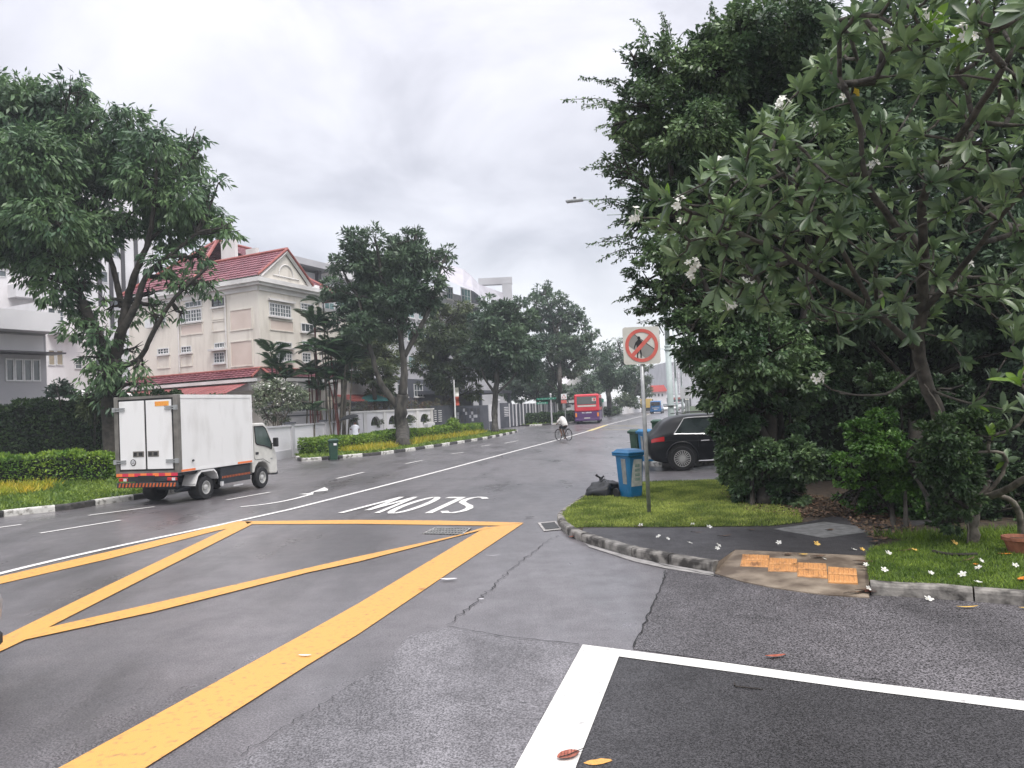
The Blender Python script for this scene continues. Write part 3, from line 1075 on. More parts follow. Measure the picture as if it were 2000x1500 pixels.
def hedge(name, label, path, width, h, n, L, m, z0=0.12, rag=0.06, group=None, W=0.6):
    root = thing(name, label, 'hedge', Vector((path[0][0], path[0][1], z0)), group=group)
    P = [Vector((p[0], p[1], 0)) for p in path]
    b = MB()
    for i in range(len(P) - 1):
        t = (P[i + 1] - P[i]).normalized()
        nn = Vector((-t.y, t.x, 0)) * (width / 2 - 0.10)
        a0, a1 = P[i] + t * 0.06, P[i + 1] - t * 0.06 * (i == len(P) - 2)
        hh = z0 + h - 0.10
        vs = [a0 - nn, a1 - nn, a1 + nn, a0 + nn]
        vs = [Vector((v.x, v.y, z0)) for v in vs] + [Vector((v.x, v.y, hh)) for v in vs]
        b.add(vs, [(3, 2, 1, 0), (4, 5, 6, 7), (0, 1, 5, 4), (1, 2, 6, 5), (2, 3, 7, 6), (3, 0, 4, 7)])
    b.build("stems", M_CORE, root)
    seg = [(P[i + 1] - P[i]).length for i in range(len(P) - 1)]
    tot = sum(seg)
    si = RNG.choice(len(seg), n, p=np.array(seg) / tot)
    t = RNG.random(n)
    A = np.array([list(p) for p in P])
    d = unit(A[1:] - A[:-1])
    base = A[si] + (A[si + 1] - A[si]) * t[:, None]
    nr = np.stack([-d[si][:, 1], d[si][:, 0], np.zeros(n)], 1)
    face = RNG.random(n)
    top = face < width / (width + 2 * h) * 1.15
    lat = np.where(top, RNG.uniform(-width / 2, width / 2, n), np.where(RNG.random(n) < 0.5, -1, 1) * (width / 2 - np.abs(RNG.normal(0, 0.06, n))))
    zz = np.where(top, h - np.abs(RNG.normal(0, 0.06, n)), RNG.random(n) ** 0.8 * h)
    wob = rag * (np.sin(base[:, 0] * 2.3) + np.sin(base[:, 1] * 3.1 + 1) + np.sin(base[:, 0] * 7.1 + base[:, 1] * 5.3))
    zz = zz + np.where(top, wob, wob * zz / h)
    pos = base + nr * lat[:, None]
    pos[:, 2] = z0 + zz
    outn = np.where(top[:, None], np.array([0, 0, 1.0]), nr * np.sign(lat)[:, None])
    dirs = rand_unit(n) * 0.8 + outn * 0.7 + np.array([0, 0, 0.35])
    V = leaf_quads(pos, dirs, rand_unit(n) * 0.6 + outn * 0.4 + np.array([0, 0, 0.6]), L * (0.6 + 0.8 * RNG.random(n)), L * W)
    # the two ends
    ne = int(n * width * h / (tot * (width + 2 * h)) * 2) + 40
    for e_ in (0, -1):
        p = A[e_]
        dd = -d[0] if e_ == 0 else d[-1]
        nn_ = np.array([-dd[1], dd[0], 0])
        q = p + nn_ * RNG.uniform(-width / 2, width / 2, ne)[:, None] + dd * RNG.normal(0, 0.05, ne)[:, None]
        q[:, 2] = z0 + RNG.random(ne) * h
        V = np.concatenate([V, leaf_quads(q, rand_unit(ne) * 0.8 + dd * 0.7, rand_unit(ne) * 0.6 + np.array([0, 0, 0.6]), L, L * W)])
    o = npmesh("foliage", V, 4, m, root)
    o['kind'] = 'stuff'
    return root


def tree(name, label, Y, base, limbs, blobs, nleaf, L, W, m, bark=M_BARK, group=None, z0=0.12, cat='tree', droop=0.3,
         sub=22, subr=0.30, dY=0.35, twigs=True, shell=0.45, flat=0.6, back=True, up=0.6):
    """base (px,py) foot of trunk; limbs: list of ([(px,py,dy)...], r0, r1); blobs (px,py,rpx[,dy])"""
    foot = G(base[0], base[1], z0)
    s_ = Y / 1500.0
    root = thing(name, label, cat, foot, group=group)
    tb = MB()
    for k, (pp, r0, r1) in enumerate(limbs):
        pts = []
        for q in pp:
            pts.append(D(q[0], q[1], Y + (q[2] if len(q) > 2 else 0)))
        if k == 0:
            pts[0] = foot - Vector((0, 0, 0.1))
        P = smooth(pts, 5)
        n = len(P)
        P = [p + Vector((random.gauss(0, 1), random.gauss(0, 1), 0)) * r0 * 0.06 for p in P]
        rr = [(r0 + (r1 - r0) * (i / (n - 1)) ** 0.8) * random.uniform(0.93, 1.07) for i in range(n)]
        if k == 0:
            rr[0] *= 1.5
            rr[1] *= 1.2
        tb.tube(P, rr, 10)
    lab = 'trunk'
    tb.build(lab, bark, root, smooth=True)
    B = []
    for q in blobs:
        dy = q[3] if len(q) > 3 else random.uniform(-1, 1) * q[2] * s_ * 1.2
        c = D(q[0], q[1], Y + dy)
        B.append((c, q[2] * s_))
        if back:
            c2 = c + Vector((random.uniform(-0.3, 0.3) * q[2] * s_, q[2] * s_ * random.uniform(0.7, 1.3), random.uniform(-0.3, 0.2) * q[2] * s_))
            B.append((c2, q[2] * s_ * 0.9))
    if twigs:
        wb = MB()
        ends = [D(q[0], q[1], Y + (q[2] if len(q) > 2 else 0)) for pp, _, _ in limbs for q in pp[1:]]
        for c, r in B:
            e_ = min(ends, key=lambda p: (p - c).length + (0.6 * max(0, p.z - c.z)))
            midp = e_.lerp(c, 0.5) + Vector((random.uniform(-1, 1), random.uniform(-1, 1), random.uniform(-0.3, 0.8))) * r * 0.3
            wb.tube(smooth([e_, midp, c], 3), [0.035 * L / 0.2 + 0.02] * 3 + [0.025 * L / 0.2 + 0.01] * 3 + [0.015], 5, cap=False)
            for _ in range(5):
                u = Vector(rand_unit(1)[0])
                wb.tube([c.lerp(midp, random.random() * 0.5), c + u * r * 0.9], [0.03, 0.008], 4, cap=False)
        tag(wb.build("branches", bark, root), kind='stuff')
    V = crown_leaves(B, nleaf, L, W, droop, shell, sub, subr, flat, up)
    npmesh("crown", V, 4, m, root)
    return root


# ---- left tree with drooping leaves, behind the lorry
tree("rain_tree", "large spreading tree with drooping leaves standing behind the white lorry", 30.0, (222, 932),
     [([(222, 932), (219, 850), (216, 770), (222, 700)], 0.40, 0.33),
      ([(216, 760), (205, 690), (175, 620), (148, 560), (132, 500), (122, 420), (100, 330, 1)], 0.26, 0.09),
      ([(222, 710), (238, 640), (248, 590), (262, 540, -0.5), (290, 470, -0.5), (300, 400, -1)], 0.24, 0.08),
      ([(238, 600), (225, 540), (215, 505), (196, 480), (170, 430, 0.5)], 0.13, 0.06),
      ([(232, 660, -0.4), (268, 590, -0.6), (285, 540, -0.6), (330, 500, -0.6), (385, 455, -0.6)], 0.17, 0.06),
      ([(228, 720, 0.2), (272, 700, -0.5), (300, 648, -0.8), (335, 590, -1), (372, 552, -1), (408, 520, -1)], 0.12, 0.05)],
     [(30, 215, 80), (120, 205, 62), (60, 320, 85), (165, 290, 75), (20, 430, 80), (105, 430, 70), (205, 225, 35), (255, 245, 50), (300, 285, 50),
      (345, 310, 48), (270, 350, 60), (345, 385, 62), (225, 330, 55), (400, 425, 45), (438, 445, 28), (330, 450, 50), (250, 430, 45), (180, 400, 50),
      (380, 500, 34), (395, 545, 34), (350, 560, 30), (110, 520, 42), (70, 490, 50), (165, 545, 28), (300, 610, 22, -1), (150, 640, 34), (185, 700, 34),
      (250, 680, 22), (-60, 300, 110), (-90, 430, 100), (-40, 200, 80), (140, 165, 34), (30, 172, 36), (265, 745, 28, -0.5), (220, 775, 34, -0.5), (180, 745, 26), (200, 590, 25), (305, 515, 32, -0.8), (330, 535, 26), (290, 570, 22), (345, 610, 18), (60, 540, 34), (150, 600, 34), (110, 570, 38), (195, 650, 34, -0.8), (250, 610, 26, 0.5), (205, 725, 34, -0.8), (300, 595, 24), (262, 720, 22, -0.8), (160, 770, 24),
      (380, 270, 26), (410, 350, 26)],
     120000, 0.32, 0.095, M_L_RAIN, bark=M_BARK_D, droop=0.75, sub=46, subr=0.21, dY=1, shell=0.35, up=0.3)

# ---- hedges of the left verge
hedge("clipped_hedge", "low clipped bright green hedge in front of the tall dark hedge at left", [(-33, 26.4), (-24, 26.3), (-14.0, 26.9)], 1.0, 1.02, 20000, 0.11, M_L_HEDGE)
hedge("tall_hedge", "tall dark hedge screening the grey house at left", [(-40, 33.2), (-28, 33.0), (-16.5, 34.6), (-13.5, 35.5)], 1.6, 3.1, 42000, 0.17, M_L_HEDGE_D, rag=0.12)
tree("garden_shrub", "small dark leafy shrub rising above the tall hedge at left", 33.6, (120, 905), [([(120, 905), (118, 800), (112, 762)], 0.05, 0.03)],
     [(118, 757, 18), (100, 765, 13), (130, 765, 12)], 1500, 0.16, 0.07, M_L_DARK, cat='shrub')
tree("garden_shrub", "bright young shrub beside the big tree trunk above the hedge", 31.0, (185, 910), [([(185, 910), (185, 830), (186, 790)], 0.05, 0.03)],
     [(188, 785, 26), (175, 800, 24), (205, 805, 20)], 2600, 0.2, 0.07, M_L_OLIVE, cat='shrub')
cov = gp([(-60, 985), (0, 972), (60, 966), (110, 955), (122, 941), (110, 934), (60, 936), (0, 940), (-80, 945)], 0.12)
blades("ground_cover", cov, 5200, 0.32, 0.035, 0.12, M_COVER_Y, 1.1)
blades("ground_cover", gp([(110, 958), (150, 950), (190, 946), (230, 945), (225, 935), (150, 935), (120, 938)], 0.12), 3000, 0.22, 0.06, 0.12, M_COVER_G, 0.8)

# ---- island
hedge("clipped_hedge", "long low clipped hedge on the kerbed island in front of the white wall", [(-10.5, 38.9), (-8.8, 44.3), (-7.3, 50.0), (-4.9, 56.2), (-2.9, 61.3)], 1.0, 0.72, 26000, 0.11, M_L_HEDGE)
ip = gp([(668, 884), (720, 884), (772, 877), (772, 871), (700, 876), (668, 879)], 0.12)
blades("ground_cover", ip, 2600, 0.34, 0.04, 0.12, M_COVER_Y, 1.1)
ip = gp([(800, 873), (860, 861), (930, 851), (950, 846), (930, 843), (880, 848), (810, 864)], 0.12)
blades("ground_cover", ip, 4200, 0.36, 0.05, 0.12, M_COVER_Y, 1.1)
tree("street_tree", "street tree with forked rough trunk on the kerbed island", 47.0, (788, 872),
     [([(788, 872), (786, 840), (782, 800), (786, 770)], 0.42, 0.37),
      ([(780, 800), (762, 775), (742, 745), (728, 700), (712, 640), (700, 580)], 0.25, 0.10),
      ([(786, 775), (789, 720), (782, 660), (770, 600), (745, 540)], 0.28, 0.10),
      ([(788, 700), (812, 655), (838, 605), (852, 555), (862, 515)], 0.17, 0.08),
      ([(784, 650), (800, 590), (808, 530), (812, 470)], 0.15, 0.06)],
     [(690, 468, 26), (733, 462, 24), (700, 510, 36), (662, 515, 24), (645, 560, 22), (740, 530, 42), (800, 470, 30), (812, 450, 14), (790, 510, 40), (838, 500, 26),
      (876, 492, 17), (872, 525, 15), (848, 552, 24), (780, 575, 44), (722, 588, 42), (680, 585, 30), (828, 590, 30), (762, 630, 34), (706, 640, 30), (800, 640, 20),
      (660, 620, 20), (765, 480, 22)],
     40000, 0.31, 0.115, M_L_DARK, droop=0.15, sub=34, subr=0.24, shell=0.4)
tree("street_tree", "olive coloured tree behind the white wall left of the island tree", 56.0, (735, 846), [([(735, 846), (733, 790), (725, 720)], 0.2, 0.14), ([(728, 740), (700, 690), (690, 650)], 0.1, 0.05)],
     [(690, 660, 30), (720, 690, 32), (745, 730, 30), (700, 720, 28), (760, 690, 26), (730, 650, 24), (740, 765, 24)], 15000, 0.30, 0.11, M_L_OLIVE)
tree("street_tree", "olive coloured tree behind the white wall right of the island tree", 66.0, (870, 838), [([(870, 838), (868, 780), (866, 700), (862, 640)], 0.26, 0.12), ([(868, 760), (840, 720), (830, 690)], 0.12, 0.06)],
     [(860, 615, 26), (895, 635, 32), (840, 655, 34), (905, 680, 34), (860, 690, 36), (830, 710, 28), (880, 735, 34), (930, 720, 26), (842, 750, 24), (900, 600, 20), (925, 765, 22)], 24000, 0.34, 0.13, M_L_OLIVE)
tree("street_tree", "dark street tree with straight trunk at the far tip of the island", 62.0, (967, 845), [([(967, 845), (966, 800), (970, 745), (972, 690)], 0.27, 0.20), ([(968, 770), (1000, 740), (1020, 700)], 0.12, 0.06), ([(968, 770), (945, 735), (935, 690)], 0.12, 0.06)],
     [(945, 625, 28), (982, 615, 30), (1018, 632, 30), (962, 668, 38), (1008, 680, 38), (930, 690, 28), (975, 720, 30), (1040, 672, 24), (1015, 590, 14), (1030, 720, 24), (950, 590, 18)], 30000, 0.36, 0.15, M_L_DARK, droop=0.2)
tree("street_tree", "tall airy tree behind the green street name sign", 88.0, (1095, 812), [([(1095, 812), (1094, 770), (1092, 700), (1088, 640)], 0.34, 0.16), ([(1093, 740), (1125, 700), (1145, 670)], 0.16, 0.08), ([(1093, 745), (1065, 690), (1055, 640)], 0.16, 0.08), ([(1090, 680), (1075, 610), (1065, 575)], 0.1, 0.05)],
     [(1062, 566, 20), (1045, 590, 20), (1085, 585, 22), (1112, 612, 24), (1060, 620, 26), (1095, 635, 28), (1138, 632, 18), (1158, 652, 16), (1130, 672, 26), (1092, 680, 32), (1058, 672, 26), (1120, 712, 28), (1075, 722, 30), (1045, 735, 26), (1150, 690, 16)],
     26000, 0.38, 0.16, M_L_DARK, droop=0.15, sub=30, subr=0.24)
tree("street_tree", "dense dark tree above the slatted fence behind the hedge", 96.0, (1050, 808), [([(1050, 808), (1050, 780), (1048, 750)], 0.25, 0.15)],
     [(1020, 745, 28), (1050, 760, 28), (1080, 770, 24), (1010, 770, 20), (1110, 765, 20), (990, 760, 22), (1035, 715, 24)], 9000, 0.4, 0.18, M_L_DARK)
tree("street_tree", "street tree with thick trunk just beyond the red bus", 106.0, (1190, 808), [([(1190, 808), (1190, 785), (1186, 755), (1180, 720)], 0.42, 0.25), ([(1188, 770), (1205, 740), (1215, 710)], 0.2, 0.1)],
     [(1180, 680, 18), (1165, 705, 24), (1200, 690, 20), (1212, 715, 26), (1190, 735, 28), (1232, 700, 16), (1220, 745, 22), (1172, 745, 22), (1205, 665, 12), (1240, 725, 14)], 11000, 0.42, 0.18, M_L_DARK)
tree("street_tree", "small round tree by the white house left of the bus roof", 98.0, (1150, 800), [([(1150, 800), (1150, 770)], 0.15, 0.1)],
     [(1150, 742, 17), (1140, 758, 15), (1160, 762, 15), (1150, 775, 14)], 3500, 0.3, 0.12, M_L_DARK)
tree("street_tree", "far tree at the end of the road left of the sign post", 135.0, (1240, 800), [([(1240, 800), (1240, 770)], 0.3, 0.2)],
     [(1240, 755, 18), (1258, 740, 14), (1262, 765, 14), (1228, 775, 14), (1250, 720, 10), (1262, 715, 10)], 5200, 0.5, 0.2, M_L_OLIVE)
tree("garden_shrub", "light green shrub beside the far left pavement beyond the bus", 118.0, (1220, 801), [([(1220, 801), (1220, 785)], 0.08, 0.05)],
     [(1215, 780, 12), (1232, 785, 11), (1203, 785, 9), (1245, 789, 8)], 2200, 0.35, 0.15, M_L_OLIVE, cat='shrub')
hedge("clipped_hedge", "low clipped hedge on the far pavement under the street name sign", [(1.2, 83.2), (5.5, 84.5), (7.0, 88.5)], 1.6, 1.0, 5200, 0.2, M_L_HEDGE_D)
hedge("clipped_hedge", "far low hedge along the left pavement beyond the bus", [(13.5, 112), (18, 130), (22, 150)], 1.6, 1.1, 2500, 0.3, M_L_HEDGE_D)
tree("garden_shrub", "small palm-like plant at the foot of the banner pole in the island hedge", 56.5, (884, 850), [([(884, 850), (884, 838)], 0.16, 0.12)],
     [(884, 824, 7), (878, 828, 5), (890, 828, 5)], 500, 0.3, 0.07, M_L_HEDGE, cat='shrub', twigs=False)

# ---- garden plants behind the grey wall
fl_t = tree("frangipani_shrub", "pale leafed frangipani shrub with white flowers behind the grey wall", 42.5, (545, 880),
            [([(545, 880), (545, 840), (540, 810)], 0.07, 0.05), ([(542, 840), (520, 810), (510, 780)], 0.05, 0.03), ([(543, 835), (565, 800), (575, 775)], 0.05, 0.03), ([(541, 820), (550, 785), (550, 760)], 0.04, 0.02)],
            [(515, 765, 20), (545, 758, 22), (575, 765, 20), (505, 790, 16), (530, 790, 18), (562, 790, 18), (588, 785, 14), (550, 815, 14), (520, 812, 14)], 4200, 0.2, 0.06, M_L_SILVER, bark=M_BARK_F, cat='shrub', sub=14)
fc = crown_leaves([(D(x, y, 42.2), 0.5) for x, y in ((515, 760), (540, 752), (570, 758), (505, 790), (560, 780))], 160, 0.12, 0.10, 0, 0.7)
tag(npmesh("flowers", fc, 4, M_FLOWER, fl_t), kind='stuff')


def frond_mesh(Lr, nl, ll, lw, droop, name):
    """a feather frond along +X in local coordinates, arching down"""
    pts = []
    for i in range(nl + 1):
        t = i / nl
        pts.append(np.array([Lr * (t - 0.12 * t * t), 0, Lr * (0.42 * t - droop * t * t)]))
    pos, dr, nr, LL = [], [], [], []
    for i in range(2, nl):
        t = i / nl
        tg = pts[i + 1] - pts[i - 1]
        tg = tg / np.linalg.norm(tg)
        for sd in (-1, 1):
            pos.append(pts[i])
            dr.append(tg * 0.75 + np.array([0, sd * 0.9, 0]) + np.array([0, 0, -0.25]))
            nr.append(np.array([-tg[2], 0, tg[0]]) + np.array([0, sd * 0.3, 0]))
            LL.append(ll * (math.sin(math.pi * (0.12 + 0.80 * t)) ** 0.6))
    V = leaf_quads(np.array(pos), np.array(dr), np.array(nr), np.array(LL), lw, 0.1)
    b = MB()
    vs = [tuple(v) for v in V]
    b.add(vs, [(4 * i, 4 * i + 1, 4 * i + 2, 4 * i + 3) for i in range(len(vs) // 4)])
    b.tube([Vector(p) for p in pts[::3]], [0.02 * (1 - 0.7 * i / len(pts[::3])) for i in range(len(pts[::3]))], 4, cap=False)
    me = bpy.data.meshes.new(name)
    me.from_pydata(b.v, [], b.f)
    me.materials.append(M_L_PALM)
    me.update()
    return me


FROND = frond_mesh(1.5, 16, 0.62, 0.085, 0.5, "frond")


def palm_clump(label, Y, stems, nf=7, cat='palm', scale=1.0, name='palm_clump'):
    root = thing(name, label, cat, D(stems[0][0], stems[0][1] + 5, Y) * 1.0)
    for (bx, by, tx, ty, red, dy, sc_) in stems:
        a, b_ = D(bx, by, Y + dy), D(tx, ty, Y + dy)
        a.z = 0.3
        mb = MB()
        mb.tube(smooth([a, a.lerp(b_, 0.5) + Vector((random.gauss(0, 0.05), 0, 0)), b_], 3), [0.05] * 3 + [0.045] * 3 + [0.035], 6)
        mb.build("stem", M_STEM_RED if red else M_STEM, root)
        for k in range(nf):
            o = bpy.data.objects.new("frond", FROND)
            COL.objects.link(o)
            o.parent = root
            o.location = b_ - ORG[root.name]
            o.rotation_euler = (random.gauss(0, 0.25), -random.uniform(0.1, 0.95), k * 2 * math.pi / nf + random.uniform(-0.4, 0.4))
            q = sc_ * scale * random.uniform(0.8, 1.15)
            o.scale = (q, q, q)
    return root


st = [(636, 806, 632, 592, 0, 0.4, 0.9), (628, 806, 614, 640, 1, 0, 1.1), (622, 806, 616, 632, 1, 0.2, 1.0), (646, 806, 640, 650, 0, 0.5, 0.9)]
for _ in range(15):
    bx = random.uniform(632, 682)
    st.append((bx, 806, bx + random.uniform(-22, 24), random.uniform(668, 750), random.random() < 0.45, random.uniform(-0.8, 0.8), 1.0))
for _ in range(5):
    bx = random.uniform(606, 622)
    st.append((bx, 806, bx + random.uniform(-6, 6), random.uniform(705, 765), random.random() < 0.5, random.uniform(-0.5, 0.5), 0.8))
palm_clump("tall clump of red-stemmed palms in front of the cream building", 47.5, st, 8)
palm_clump("slender palm in front of the corner of the cream building", 45.5, [(532, 830, 530, 690, 0, 0, 0.85), (542, 830, 540, 722, 0, 0.2, 0.95), (555, 830, 558, 740, 0, 0.3, 0.9), (540, 830, 536, 745, 0, -0.2, 0.8)], 9)
palm_clump("small palm-like plant behind the far end of the grey wall", 44.0, [(600, 840, 600, 800, 0, 0, 0.7), (612, 840, 614, 803, 0, 0, 0.6)], 8)

# ================================================================== RIGHT-HAND MASS OF TREES
FIGY = 15.0
fig_blobs = [(1300, 110, 55), (1265, 205, 66), (1400, 140, 85), (1400, 75, 45), (1460, 60, 70), (1550, 40, 80), (1500, 150, 95), (1262, 300, 66), (1350, 250, 90), (1450, 250, 105),
             (1600, 150, 95), (1278, 400, 56), (1350, 380, 85), (1450, 380, 105), (1560, 280, 105), (1300, 490, 60), (1380, 500, 75), (1480, 500, 95), (1600, 420, 105),
             (1290, 570, 42), (1350, 600, 60), (1440, 620, 78), (1376, 690, 52), (1410, 760, 55), (1460, 740, 65), (1235, 110, 28), (1210, 240, 30), (1200, 320, 30), (1240, 430, 30), (1250, 550, 24),
             (1560, 620, 80), (1540, 740, 70), (1345, 160, 40), (1600, 720, 70, 1.0), (1640, 600, 90, 1.0), (1420, 690, 60, -0.8), (1500, 690, 70, -0.8), (1350, 640, 45, -0.5), (1540, 800, 60, 0.3), (1460, 800, 50, -0.2), (1330, 560, 45, -0.6)]
fig = tree("fig_tree", "tall dense weeping fig tree overhanging the right pavement", FIGY, (1500, 985),
           [([(1500, 985, 0), (1496, 900), (1500, 800), (1480, 680), (1450, 520), (1420, 300), (1400, 120)], 0.22, 0.05), ([(1500, 800), (1560, 680), (1580, 500), (1560, 250)], 0.14, 0.05),
            ([(1492, 860, -0.2), (1440, 740), (1390, 600), (1330, 420), (1290, 220)], 0.12, 0.04), ([(1530, 985, 0.5), (1525, 850, 0.4), (1515, 740)], 0.09, 0.06), ([(1480, 985, 0.3), (1478, 880, 0.2), (1490, 800)], 0.06, 0.04)],
           fig_blobs, 330000, 0.105, 0.054, M_L_FIG, bark=M_BARK_D, droop=0.35, sub=34, subr=0.25, shell=0.35)
# long sprays that stick out of the crown
sp = [((1240, 215), (1100, 192)), ((1240, 180), (1135, 147)), ((1240, 250), (1162, 246)), ((1262, 100), (1236, 34)), ((1302, 85), (1290, 18)), ((1240, 330), (1135, 326)),
      ((1250, 350), (1160, 322)), ((1240, 395), (1152, 390)), ((1260, 480), (1148, 474)), ((1260, 500), (1165, 508)), ((1270, 575), (1196, 588)), ((1290, 610), (1218, 604)),
      ((1250, 440), (1185, 440)), ((1330, 90), (1350, 62)), ((1390, 60), (1386, 5)), ((1260, 140), (1200, 95)), ((1290, 640), (1250, 625)), ((1250, 280), (1185, 262)), ((1250, 380), (1190, 352))]
sb = MB()
sV = []
for (a, b_) in sp:
    for rep in range(3):
        A_, B_ = D(a[0] + random.uniform(-10, 20), a[1] + random.uniform(-15, 15), FIGY + random.uniform(-0.5, 0.5)), D(b_[0] + rep * 9 * random.random(), b_[1] + random.uniform(-16, 16) * (rep > 0), FIGY + random.uniform(-0.6, 0.6))
        if rep:
            B_ = A_.lerp(B_, random.uniform(0.6, 0.95))
        mid = A_.lerp(B_, 0.5) + Vector((0, 0, 0.08))
        P = smooth([A_, mid, B_ - Vector((0, 0, 0.03))], 5)
        sb.tube(P, [0.012 - 0.009 * i / len(P) for i in range(len(P))], 4, cap=False)
        ln = (B_ - A_).length
        n = int(ln * 62)
        t = RNG.random(n)
        PP = np.array([list(p) for p in P])
        idx = np.minimum((t * (len(PP) - 1)).astype(int), len(PP) - 2)
        fr = t * (len(PP) - 1) - idx
        pos = PP[idx] + (PP[idx + 1] - PP[idx]) * fr[:, None] + RNG.normal(size=(n, 3)) * 0.03 * (1.5 - t)[:, None]
        dd = unit(PP[-1] - PP[0])
        sV.append(leaf_quads(pos, rand_unit(n) * 0.7 + dd * 0.4 + np.array([0, 0, -0.6]), rand_unit(n), 0.08 * (0.7 + 0.5 * RNG.random(n)), 0.036))
tag(sb.build("twigs", M_BARK_D, fig), kind='stuff')
npmesh("sprays", np.concatenate(sV), 4, M_L_FIG, fig)

tree("shade_tree", "dark leafy tree filling the upper right behind the frangipani", 16.5, (1790, 960),
     [([(1790, 960, 0), (1790, 760), (1800, 500), (1790, 250)], 0.2, 0.08), ([(1795, 600), (1900, 400), (1950, 200)], 0.1, 0.05)],
     [(1700, 80, 100), (1850, 70, 100), (2010, 110, 130), (1700, 250, 115), (1860, 230, 120), (2010, 330, 130), (1720, 400, 110), (1860, 420, 120), (2020, 520, 120), (1720, 560, 110), (1880, 600, 110), (2060, 680, 110),
      (1640, 340, 90), (1650, 520, 90), (1620, 60, 60)],
     120000, 0.15, 0.075, M_L_DARK, bark=M_BARK_D, droop=0.3, sub=26, subr=0.28, shell=0.35)
hedge("tall_hedge", "tall dark hedge added to block the sky behind the right-hand shrubs", [(6.1, 18.6), (12, 17.8), (19, 17.0)], 1.6, 5.6, 42000, 0.15, M_L_DARK, z0=0.11, rag=0.15)  # added behind the shrubs to block the sky and keep the gaps dark
tree("garden_shrub", "rounded dark shrub with leaves down to the lawn at the rear of the black car", 14.6, (1470, 990), [([(1470, 990), (1468, 930), (1465, 870)], 0.05, 0.03)],
     [(1412, 842, 26), (1430, 862, 34), (1412, 815, 18), (1450, 900, 42), (1475, 940, 45), (1510, 965, 38), (1450, 840, 40), (1500, 900, 45), (1545, 960, 38), (1440, 830, 30), (1560, 900, 45), (1455, 965, 26)],
     70000, 0.085, 0.048, M_L_FIG, bark=M_BARK_D, cat='shrub', shell=0.45, sub=28, subr=0.25)
tree("garden_shrub", "fresh green orange-jasmine bush behind the footpath under the frangipani", 12.4, (1745, 1040), [([(1745, 1040), (1742, 980), (1740, 900)], 0.04, 0.03), ([(1745, 1000), (1700, 940), (1690, 880)], 0.03, 0.02)],
     [(1690, 850, 34), (1722, 880, 45), (1660, 905, 26), (1655, 935, 20), (1770, 885, 42), (1700, 945, 40), (1755, 950, 50), (1670, 975, 18), (1700, 1000, 24), (1815, 930, 44), (1730, 820, 28), (1790, 990, 34), (1640, 972, 12)],
     60000, 0.065, 0.037, M_L_MURR, bark=M_BARK_D, cat='shrub', sub=28, subr=0.24, shell=0.4)
tree("garden_shrub", "dark low shrub behind the pale frangipani trunk near the right lawn", 12.0, (1850, 1050), [([(1850, 1050), (1850, 1000), (1860, 940)], 0.04, 0.03)],
     [(1840, 1000, 40), (1890, 980, 50), (1950, 1000, 50), (1850, 940, 50), (1930, 920, 55), (2010, 960, 60), (1800, 1030, 24), (1880, 1030, 26), (2050, 1020, 50)],
     60000, 0.075, 0.042, M_L_HEDGE_D, bark=M_BARK_D, cat='shrub', sub=20, subr=0.26, shell=0.55)
tree("garden_shrub", "fine leafed shrub high between fig and frangipani at mid right", 12.8, (1770, 1035), [([(1770, 1035), (1765, 900), (1760, 790)], 0.03, 0.02)],
     [(1745, 760, 34), (1700, 735, 26), (1790, 770, 36), (1830, 800, 34), (1720, 785, 20), (1860, 760, 36), (1830, 850, 30, -3.4), (1865, 880, 34, -3.4), (1870, 930, 34, -3.3), (1910, 840, 36, -3.2), (1840, 910, 26, -3.3), (1880, 985, 26, -3.0), (1850, 1020, 20, -2.9)],
     42000, 0.07, 0.036, M_L_HEDGE_D, bark=M_BARK_D, cat='shrub', sub=22, subr=0.22)

# ---- frangipani trees: forking branches that end in rosettes of large leaves


def leaf_big(name, L=1.0, W=0.30, m=None, curl=0.1):
    n = 6
    vs, fs = [], []
    for i in range(n + 1):
        t = i / n
        w = W * 0.5 * (math.sin(math.pi * min(1, t * 0.93 + 0.035)) ** 0.75) * (0.62 + 0.55 * t)
        if i == n:
            w = 0.003
        z = -curl * t * t
        vs += [(L * t, -w, z + w * 0.35), (L * t, 0, z), (L * t, w, z + w * 0.35)]
    for i in range(n):
        a = i * 3
        fs += [(a, a + 3, a + 4, a + 1), (a + 1, a + 4, a + 5, a + 2)]
    me = bpy.data.meshes.new(name)
    me.from_pydata(vs, [], fs)
    me.materials.append(m)
    me.polygons.foreach_set("use_smooth", [True] * len(fs))
    me.update()
    return me


LEAFS = [leaf_big("leaf", curl=c, m=M_L_FRANG) for c in (0.05, 0.14, 0.25)]
LEAF_NEW = leaf_big("leaf", curl=0.08, m=M_L_FRANG_NEW)
LEAF_Y = leaf_big("leaf", curl=0.2, m=M_L_FRANG_Y)


def flower_parts(b, c, ax, r=0.042):
    """five rounded petals round a yellow throat, added to the mesh builder"""
    ax = Vector(ax).normalized()
    a = ax.cross(Vector((0, 0, 1)))
    if a.length < 0.1:
        a = Vector((1, 0, 0))
    a.normalize()
    bb = ax.cross(a)
    for k in range(5):
        an = k * 2 * math.pi / 5 + random.random() * 0.2
        d = a * math.cos(an) + bb * math.sin(an)
        s_ = -a * math.sin(an) + bb * math.cos(an)
        b.add([c, c + d * r * 0.55 + s_ * r * 0.42 + ax * r * 0.25, c + d * r * 1.05 + s_ * r * 0.3 + ax * r * 0.3, c + d * r * 1.12 - s_ * r * 0.16 + ax * r * 0.22, c + d * r * 0.6 - s_ * r * 0.3 + ax * r * 0.12],
              [(0, 1, 2), (0, 2, 3), (0, 3, 4)], 0)
    b.add([c + a * r * 0.14 + ax * r * 0.1, c - (a - bb) * r * 0.1 + ax * r * 0.1, c - (a + bb) * r * 0.1 + ax * r * 0.1], [(0, 1, 2)], 1)


LEAFPOOL = []


